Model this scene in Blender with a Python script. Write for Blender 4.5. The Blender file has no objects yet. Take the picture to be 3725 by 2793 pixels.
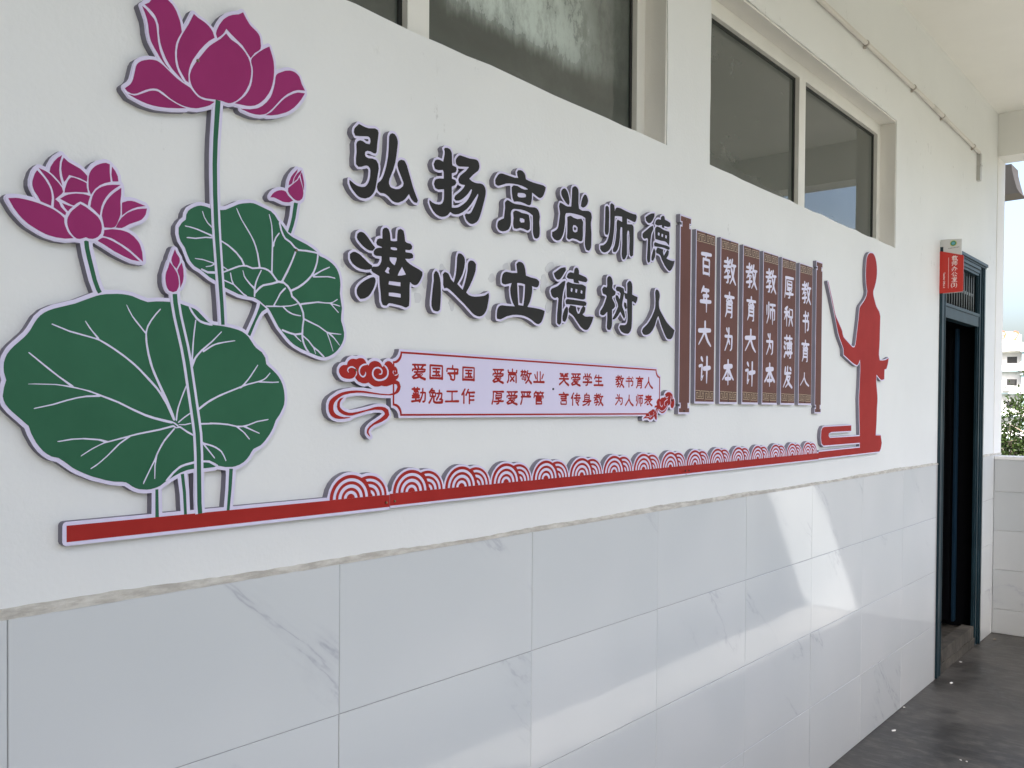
import bpy, bmesh, math, random
from mathutils import Vector, Matrix
from mathutils.geometry import tessellate_polygon
R = math.radians
scene = bpy.context.scene
col = scene.collection

# ------------------------------------------------------------------ camera
cd = bpy.data.cameras.new('camera'); cam = bpy.data.objects.new('camera', cd); col.objects.link(cam)
yaw, pit, rol = 0.878171556, -0.016243513, 0.006943205
fw = Vector((math.sin(yaw)*math.cos(pit), math.cos(yaw)*math.cos(pit), math.sin(pit)))
r0 = Vector((math.cos(yaw), -math.sin(yaw), 0)); u0 = r0.cross(fw)
rt = math.cos(rol)*r0 + math.sin(rol)*u0; up = -math.sin(rol)*r0 + math.cos(rol)*u0
M = Matrix((rt, up, -fw)).transposed().to_4x4(); M.translation = Vector((0, -1.3587147, 1.4993476))
cam.matrix_world = M
cd.sensor_width = 36; cd.lens = 36*3268.95/3725; cd.shift_x = 2.635/3725; cd.shift_y = 133.774/3725
cd.clip_start = .02; cd.clip_end = 3000
scene.camera = cam

# ------------------------------------------------------------------ light and exposure
SUN_EL, SUN_AZ = R(56), R(-123)          # azimuth measured from +y (north) towards +x
world = bpy.data.worlds.new('World'); scene.world = world; world.use_nodes = True
wn = world.node_tree.nodes; wl = world.node_tree.links
sky = wn.new('ShaderNodeTexSky'); sky.sky_type = 'NISHITA'; sky.sun_disc = False
sky.sun_elevation = SUN_EL; sky.sun_rotation = SUN_AZ
sky.air_density = 1.0; sky.dust_density = 6.0; sky.ozone_density = 1.0
hz = wn.new('ShaderNodeHueSaturation'); hz.inputs['Saturation'].default_value = .95      # hazy, washed-out sky
wl.new(sky.outputs[0], hz.inputs['Color']); wl.new(hz.outputs[0], wn['Background'].inputs[0]); wn['Background'].inputs[1].default_value = .13
sl = bpy.data.lights.new('sun', 'SUN'); sl.energy = 4.5; sl.angle = R(.5); sl.color = (1, .965, .92)
so = bpy.data.objects.new('sun', sl); col.objects.link(so)
sd = Vector((math.sin(SUN_AZ)*math.cos(SUN_EL), math.cos(SUN_AZ)*math.cos(SUN_EL), math.sin(SUN_EL)))
so.rotation_euler = sd.to_track_quat('Z', 'Y').to_euler(); so.location = (0, 0, 30)
vs = scene.view_settings
scene.display_settings.display_device = 'sRGB'
vs.view_transform = 'Standard'; vs.look = 'None'; vs.gamma = 1; vs.use_curve_mapping = False
vs.exposure = 1.93
scene.cycles.max_bounces = 10; scene.cycles.diffuse_bounces = 6; scene.cycles.glossy_bounces = 5
scene.cycles.use_denoising = True
scene.cycles.sample_clamp_indirect = 6
scene.cycles.caustics_reflective = False; scene.cycles.caustics_refractive = False

# ------------------------------------------------------------------ materials
def mat(name, rgb, rough=.6, spec=.5, metal=0):
    m = bpy.data.materials.new(name); m.use_nodes = True
    b = m.node_tree.nodes['Principled BSDF']
    b.inputs['Base Color'].default_value = (*rgb, 1); b.inputs['Roughness'].default_value = rough
    b.inputs['Specular IOR Level'].default_value = spec; b.inputs['Metallic'].default_value = metal
    return m
class NT:
    """short helpers for node graphs"""
    def __init__(s, m):
        s.t = m.node_tree; s.b = s.t.nodes['Principled BSDF']
        s.co = s.n('ShaderNodeTexCoord').outputs['Object']
    def n(s, t, **k):
        x = s.t.nodes.new(t)
        for a, v in k.items(): setattr(x, a, v)
        return x
    def put(s, v, sock):
        if hasattr(v, 'is_linked'): s.t.links.new(v, sock)
        else: sock.default_value = v
    def math(s, op, a, b=0., c=0., clamp=False):
        x = s.n('ShaderNodeMath', operation=op, use_clamp=clamp)
        s.put(a, x.inputs[0]); s.put(b, x.inputs[1]); s.put(c, x.inputs[2]); return x.outputs[0]
    def noise(s, vec, scale, detail=3., rough=.55, dist=0.):
        x = s.n('ShaderNodeTexNoise'); s.put(vec, x.inputs['Vector']); x.inputs['Scale'].default_value = scale
        x.inputs['Detail'].default_value = detail; x.inputs['Roughness'].default_value = rough; x.inputs['Distortion'].default_value = dist
        return x.outputs[0]
    def map(s, vec, loc=(0, 0, 0), rot=(0, 0, 0), scale=(1, 1, 1)):
        x = s.n('ShaderNodeMapping'); s.put(vec, x.inputs[0]); x.inputs[1].default_value = loc; x.inputs[2].default_value = rot; x.inputs[3].default_value = scale
        return x.outputs[0]
    def step(s, v, a, b, c=0., d=1.):
        x = s.n('ShaderNodeMapRange', interpolation_type='SMOOTHSTEP'); s.put(v, x.inputs[0])
        for i, q in enumerate((a, b, c, d)): s.put(q, x.inputs[1+i])
        return x.outputs[0]
    def mix(s, f, a, b):
        x = s.n('ShaderNodeMix', data_type='RGBA'); s.put(f, x.inputs[0])
        for i, q in ((6, a), (7, b)):
            if isinstance(q, tuple): q = (*q, 1) if len(q) == 3 else q
            s.put(q, x.inputs[i])
        return x.outputs[2]
    def bump(s, h, strength, dist=.001):
        x = s.n('ShaderNodeBump'); s.put(h, x.inputs['Height']); x.inputs['Strength'].default_value = strength; x.inputs['Distance'].default_value = dist
        s.t.links.new(x.outputs[0], s.b.inputs['Normal'])
    def base(s, c): s.put(c, s.b.inputs['Base Color'])
    def sep(s, v):
        x = s.n('ShaderNodeSeparateXYZ'); s.put(v, x.inputs[0]); return x.outputs

def paint(name, rgb, rough=.75, mott=.04, bump=.12, scuff=0., spec=.3):
    m = mat(name, rgb, rough, spec); g = NT(m)
    a = g.noise(g.co, 1.3, 4, .6); f = g.step(a, .3, .7, 1-mott, 1.)
    x = g.n('ShaderNodeMix', data_type='RGBA', blend_type='MULTIPLY'); x.inputs[0].default_value = 1
    x.inputs[6].default_value = (*rgb, 1)
    c = g.n('ShaderNodeCombineColor'); [g.put(f, c.inputs[i]) for i in range(3)]; g.put(c.outputs[0], x.inputs[7])
    out = x.outputs[2]
    if scuff:
        q = g.noise(g.map(g.co, scale=(1, 1, .45)), 22, 6, .78); w = g.noise(g.co, 1.9, 3, .6)
        k = g.math('MULTIPLY', g.step(q, .60, .66), g.step(w, .50, .60)); k = g.math('MULTIPLY', g.math('MULTIPLY', k, g.step(g.sep(g.co)[2], 1.75, 2.05)), .55*scuff)
        out = g.mix(k, out, (.30, .29, .27))
        s2 = g.noise(g.map(g.co, rot=(0, .5, 0), scale=(3, 3, .7)), 9, 4, .6); k2 = g.math('MULTIPLY', g.step(s2, .66, .8), .25*scuff)
        out = g.mix(k2, out, (.45, .44, .41))
    g.base(out)
    g.bump(g.math('ADD', g.noise(g.co, 5, 3), g.math('MULTIPLY', g.noise(g.co, 110, 3), .3)), bump, .004)
    return m
M_wall = paint('wall paint', (.775, .785, .77), .62, .05, .5, .9)
M_ceil = paint('ceiling paint', (.86, .845, .80), .85, .05, .25, .4)
M_beam = paint('beam paint', (.80, .79, .76), .8, .04, .2, .3)
M_reveal = paint('reveal plaster', (.80, .78, .74), .8, .1, .4, .6)
M_frame = paint('smeared window frame paint', (.80, .79, .74), .5, .12, .3, .8)
M_smear = paint('dried glue', (.66, .665, .665), .3, .08, .2)
M_pipe = paint('conduit plastic', (.68, .65, .6), .4, .06, .1, .5)
M_clip = mat('clip plastic', (.42, .38, .34), .5)
M_trunk = mat('trunking plastic', (.5, .49, .47), .45)

def marble(name, tile_attr=True, dim=1.):
    m = mat(name, (.68, .69, .70), .05, .68); g = NT(m)
    if tile_attr:
        at = g.n('ShaderNodeAttribute'); at.attribute_name = 'tile_rand'
        v = g.n('ShaderNodeVectorMath', operation='ADD'); g.put(g.co, v.inputs[0])
        s = g.n('ShaderNodeVectorMath', operation='SCALE'); g.put(at.outputs['Vector'], s.inputs[0]); s.inputs[3].default_value = 9
        g.put(s.outputs[0], v.inputs[1]); co = v.outputs[0]
    else: co = g.co
    # veins run from upper left to lower right
    st = g.map(g.map(co, rot=(0, R(-40), 0)), scale=(.55, 1, 2.3))
    n1 = g.noise(st, 1.05, 6, .62, .25)
    d = g.math('ABSOLUTE', g.math('SUBTRACT', n1, .5))
    thin = g.step(d, .0, .009, 1., 0.); soft = g.step(d, .0, .035, 1., 0.)
    msk = g.step(g.noise(st, 1.7, 2, .5), .53, .66); m2 = g.step(g.noise(co, 12, 4, .7), .30, .60)
    k = g.math('ADD', g.math('MULTIPLY', thin, .40), g.math('MULTIPLY', soft, .16))
    k = g.math('MULTIPLY', g.math('MULTIPLY', k, msk), m2)
    cl = g.step(g.noise(co, 1.6, 2), .35, .7)
    base = g.mix(cl, tuple(c*dim for c in (.585, .612, .618)), tuple(c*dim for c in (.628, .648, .650)))
    g.base(g.mix(k, base, (.30, .31, .37)))
    w = g.math('ADD', g.noise(g.co, 2.2, 2, .4), g.math('MULTIPLY', g.noise(g.map(g.co, scale=(1, 1, .06)), 34, 2, .5), .012)); g.bump(w, .03, .05)
    return m
M_tile = marble('polished marble tile'); M_tile_end = marble('shaded matt marble tile', dim=.78); M_tile_end.node_tree.nodes['Principled BSDF'].inputs['Roughness'].default_value = .3  # end tiles are a dimmed copy: weaker light there put into colour
M_grout = mat('grout', (.30, .30, .30), .9)
M_mortar = mat('mortar', (.5, .47, .41), .9); g = NT(M_mortar)
g.base(g.mix(g.step(g.noise(g.map(g.co, scale=(1, 1, 4)), 14, 5, .7), .38, .66), (.40, .375, .33), (.60, .58, .52))); g.bump(g.noise(g.co, 60, 4, .7), .4, .004)

def concrete(name, lo, hi, rough=.6):
    m = mat(name, lo, rough, .4); g = NT(m)
    a = g.noise(g.co, 2.2, 6, .68, .6); b = g.noise(g.map(g.co, scale=(3, 1, 1)), 9, 5, .7, .3)
    c = g.noise(g.co, 55, 4, .7)
    k = g.math('ADD', g.math('MULTIPLY', g.step(a, .42, .60), .6), g.math('MULTIPLY', g.step(b, .45, .66), .55)); k = g.math('ADD', k, g.math('MULTIPLY', g.math('SUBTRACT', c, .5), .35), clamp=True)
    g.base(g.mix(k, lo, hi)); g.put(g.step(a, .3, .7, rough-.12, rough+.15), g.b.inputs['Roughness'])
    g.bump(g.math('ADD', b, g.math('MULTIPLY', c, .5)), .25, .004)
    return m
M_floor = concrete('trowelled concrete', (.030, .0285, .026), (.095, .091, .083), .42)
g = NT(M_floor); lk = g.b.inputs['Base Color'].links[0].from_socket       # sunlit strip along the outer parapet, painted paler into the floor colour
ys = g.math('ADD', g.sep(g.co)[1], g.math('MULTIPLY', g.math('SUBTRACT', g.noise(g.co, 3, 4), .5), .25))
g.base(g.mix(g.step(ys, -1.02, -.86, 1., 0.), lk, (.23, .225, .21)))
M_step = concrete('step concrete', (.045, .042, .036), (.11, .10, .085), .8)
M_ground = concrete('yard asphalt and scrub', (.06, .065, .05), (.12, .12, .105), .9)
M_added_slab = concrete('terrace screed', (.14, .135, .12), (.2, .195, .18), .9)

M_lav = mat('lavender foam board', (.665, .625, .80), .42, .4); g = NT(M_lav)
g.base(g.mix(g.step(g.noise(g.co, 3, 3), .3, .7), (.645, .605, .78), (.685, .645, .815)))
M_edge = mat('cut foam board edge', (.235, .225, .275), .8, .15)
def vinyl(name, rgb, rough=.45, spec=.14):
    m = mat(name, rgb, rough, spec); g = NT(m)
    a = g.noise(g.co, 4, 4, .65)
    hi = tuple(min(1, c*1.08+.003) for c in rgb); lo = tuple(c*.93 for c in rgb)
    c1 = g.mix(g.step(a, .3, .7), lo, hi)
    g.base(c1); g.bump(g.noise(g.co, 18, 2), .03, .004)
    return m
M_pink = vinyl('magenta vinyl', (.29, .024, .130)); M_green = vinyl('green vinyl', (.028, .122, .064))
M_red = vinyl('red vinyl', (.34, .026, .022), .55, .07); M_black = vinyl('black vinyl', (.026, .0245, .022), .5, .14)
M_brown = vinyl('brown vinyl', (.150, .070, .058), .55, .08); M_brownd = vinyl('dark brown vinyl', (.11, .062, .045), .42); M_tan = mat('tan print', (.50, .36, .23), .45)
M_line = mat('lavender print', (.66, .63, .80), .42, .4)
M_text = mat('white lettering', (.70, .68, .82), .42, .4)
M_screw = mat('brass screw', (.23, .17, .1), .35, .5, .8); M_hole = mat('dark screw', (.012, .011, .01), .5)
M_door = mat('teal steel paint', (.030, .072, .105), .4, .3); g = NT(M_door)
g.base(g.mix(g.step(g.noise(g.co, 5, 4, .6), .35, .7), (.008, .024, .034), (.015, .038, .050)))
M_leafd = mat('shaded door leaf', (.0025, .003, .0045), .6, .08); M_leafe = mat('dark blue leaf edge', (.006, .022, .042), .5, .2)  # doorway shade is put into the leaf's near-black colour
M_bar = mat('grille bar paint', (.20, .23, .24), .4)
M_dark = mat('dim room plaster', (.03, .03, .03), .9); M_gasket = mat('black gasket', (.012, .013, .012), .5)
M_signw = mat('sign white', (.62, .62, .61), .35); M_signr = mat('sign red', (.52, .022, .012), .3); M_signt = mat('sign lettering', (.8, .74, .72), .4); M_ink = mat('sign ink', (.03, .03, .03), .5)
M_emb1 = mat('emblem ring', (.42, .47, .12), .5); M_emb2 = mat('emblem green', (.03, .22, .13), .5); M_emb3 = mat('emblem blue', (.12, .38, .48), .5)
def glass(name, stain=False):
    m = mat(name, (.045, .055, .047), .02, .5); g = NT(m); g.b.inputs['IOR'].default_value = 1.75
    d = g.noise(g.co, 6, 5, .7); dust = g.step(d, .4, .75, 0., .07)
    s = g.sep(g.co)
    streak = g.step(g.noise(g.map(g.co, rot=(0, .7, 0), scale=(1, 1, 5)), 7, 4, .7), .60, .70, 0., .06)
    k = g.math('ADD', dust, streak)
    k = g.math('ADD', k, g.math('MULTIPLY', g.step(s[2], .045, .10, 1., 0.), .1))
    base = g.mix(k, (.045, .055, .047), (.34, .36, .33))
    if stain:
        edge = g.math('ADD', s[2], g.math('MULTIPLY', g.math('SUBTRACT', g.noise(g.map(g.co, scale=(1, 1, .5)), 22, 4, .65), .5), .045))
        edge = g.math('ADD', edge, g.math('MULTIPLY', g.math('SUBTRACT', g.noise(g.map(g.co, scale=(1, 1, .06)), 60, 2), .5), .03))
        low = g.step(edge, .125, .20); right = g.step(g.math('ADD', s[0], g.math('MULTIPLY', g.noise(g.co, 5, 4), .25)), 1.50, 2.02, 1., 0.)
        left = g.step(g.math('ADD', s[0], g.math('MULTIPLY', g.noise(g.co, 9, 3), .12)), 1.08, 1.15)
        cl = g.step(g.noise(g.map(g.co, rot=(0, .6, 0), scale=(2, 1, 1)), 8, 6, .75), .36, .58, .45, 1.)
        msk = g.math('MULTIPLY', g.math('MULTIPLY', low, right), g.math('MULTIPLY', left, cl))
        base = g.mix(g.math('MULTIPLY', msk, .85), base, (.60, .68, .62))
        g.put(g.math('ADD', g.math('MULTIPLY', msk, .5), .04), g.b.inputs['Roughness'])
    g.base(base)
    return m
M_glass = glass('dusty window glass'); M_glass_s = glass('oversprayed window glass', True)
M_bld = paint('building render', (.80, .79, .77), .8, .1, .2, .6); M_bld2 = paint('building render grey', (.62, .61, .60), .8, .1, .2)
M_void = mat('open window dark', (.02, .02, .02), .6); M_teal = mat('pale blue panel', (.36, .48, .5), .5); M_ored = mat('orange red rooftop sign', (.75, .13, .06), .5)
M_bark = paint('pale bark', (.33, .28, .22), .9, .3, .5)
def leafmat(name, a, b):
    m = mat(name, a, .7, .1); g = NT(m); g.base(g.mix(g.step(g.noise(g.co, 1.2, 3), .35, .65), a, b)); return m
M_leaf = leafmat('tree leaves', (.012, .026, .007), (.042, .066, .018))

# ------------------------------------------------------------------ object helpers
def tag(o, label, cat, group=None, kind=None):
    o['label'] = label; o['category'] = cat
    if group: o['group'] = group
    if kind: o['kind'] = kind
    return o
def thing(name, label, cat, loc=(0, 0, 0), group=None, kind=None):
    o = bpy.data.objects.new(name, None); col.objects.link(o); o.location = loc; o.empty_display_size = .05
    return tag(o, label, cat, group, kind)
def wloc(o):
    v = Vector((0, 0, 0))
    while o is not None: v = v + Vector(o.location); o = o.parent
    return v
def obj(name, bm, mats, parent=None, smooth=False):
    """link a bmesh given in world coordinates as one mesh object under parent"""
    off = wloc(parent) if parent else Vector((0, 0, 0))
    if parent is not None: bmesh.ops.translate(bm, verts=bm.verts, vec=-off)
    me = bpy.data.meshes.new(name); bm.to_mesh(me); bm.free()
    for m in (mats if isinstance(mats, (list, tuple)) else [mats]): me.materials.append(m)
    if smooth:
        for p in me.polygons: p.use_smooth = True
    o = bpy.data.objects.new(name, me); col.objects.link(o)
    if parent is not None: o.parent = parent
    return o
def struct(name, bm, mats):
    o = obj(name, bm, mats); o['kind'] = 'structure'; return o
def bx(bm, x0, x1, y0, y1, z0, z1, mi=0):
    v = [bm.verts.new(p) for p in ((x0,y0,z0),(x1,y0,z0),(x1,y1,z0),(x0,y1,z0),(x0,y0,z1),(x1,y0,z1),(x1,y1,z1),(x0,y1,z1))]
    fs = [bm.faces.new([v[i] for i in q]) for q in ((0,3,2,1),(4,5,6,7),(0,1,5,4),(1,2,6,5),(2,3,7,6),(3,0,4,7))]
    for f in fs: f.material_index = mi
    return fs
def box(*a): bm = bmesh.new(); bx(bm, *a); return bm
def bevel(bm, w, seg=1):
    bmesh.ops.bevel(bm, geom=[e for e in bm.edges], offset=w, segments=seg, affect='EDGES', profile=.5); return bm
def tube(bm, pts, rad, n=10, mi=0, cap=True):
    rings = []
    for i, p in enumerate(pts):
        a = Vector(pts[max(0, i-1)]); b = Vector(pts[min(len(pts)-1, i+1)]); d = (b-a).normalized()
        s = d.orthogonal().normalized() if i == 0 else (s - d*s.dot(d)).normalized(); t = d.cross(s)
        r = rad[i] if isinstance(rad, (list, tuple)) else rad
        rings.append([bm.verts.new(Vector(p) + r*(math.cos(2*math.pi*k/n)*s + math.sin(2*math.pi*k/n)*t)) for k in range(n)])
    for A, B in zip(rings, rings[1:]):
        for k in range(n):
            f = bm.faces.new((A[k], A[(k+1) % n], B[(k+1) % n], B[k])); f.material_index = mi; f.smooth = True
    if cap: bm.faces.new(rings[0][::-1]).material_index = mi; bm.faces.new(rings[-1]).material_index = mi
def plate(bm, shapes, yf, yb, mi=0, plane=None, back=False, side=None):
    """flat cut-outs in the wall plane: shapes = [[outer, hole, ...], ...] of (x, z); front at yf, edges reach back to yb"""
    P = plane or (lambda x, y, z: (x, y, z))
    for sh in shapes:
        loops = [[Vector((x, z, 0)) for x, z in l] for l in sh]
        flat = [p for l in loops for p in l]
        vf = [bm.verts.new(P(p.x, yf, p.y)) for p in flat]; vb = [bm.verts.new(P(p.x, yb, p.y)) for p in flat]
        new = []; rim = []
        for t in tessellate_polygon(loops):
            a, b, c = (flat[i] for i in t)
            ar = (b.x-a.x)*(c.y-a.y)-(b.y-a.y)*(c.x-a.x)
            if abs(ar) < 1e-12: continue
            if ar < 0: t = (t[0], t[2], t[1])
            try: new.append(bm.faces.new([vf[i] for i in t]))
            except ValueError: pass
            if back:
                try: new.append(bm.faces.new([vb[i] for i in reversed(t)]))
                except ValueError: pass
        k = 0
        for li, l in enumerate(loops):
            n = len(l); ar = sum(l[i].x*l[(i+1) % n].y-l[(i+1) % n].x*l[i].y for i in range(n))
            fl = (ar < 0) == (li == 0)
            for i in range(n):
                a, b = k+i, k+(i+1) % n
                q = (vf[a], vb[a], vb[b], vf[b]) if not fl else (vf[b], vb[b], vb[a], vf[a])
                new.append(bm.faces.new(q)); rim.append(new[-1])
            k += n
        for f in new: f.material_index = mi
        if side is not None:
            for f in rim: f.material_index = side
    return bm
def pl(*a, **k): return plate(bmesh.new(), *a, **k)
def rect(x0, x1, z0, z1): return [(x0, z0), (x1, z0), (x1, z1), (x0, z1)]
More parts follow.
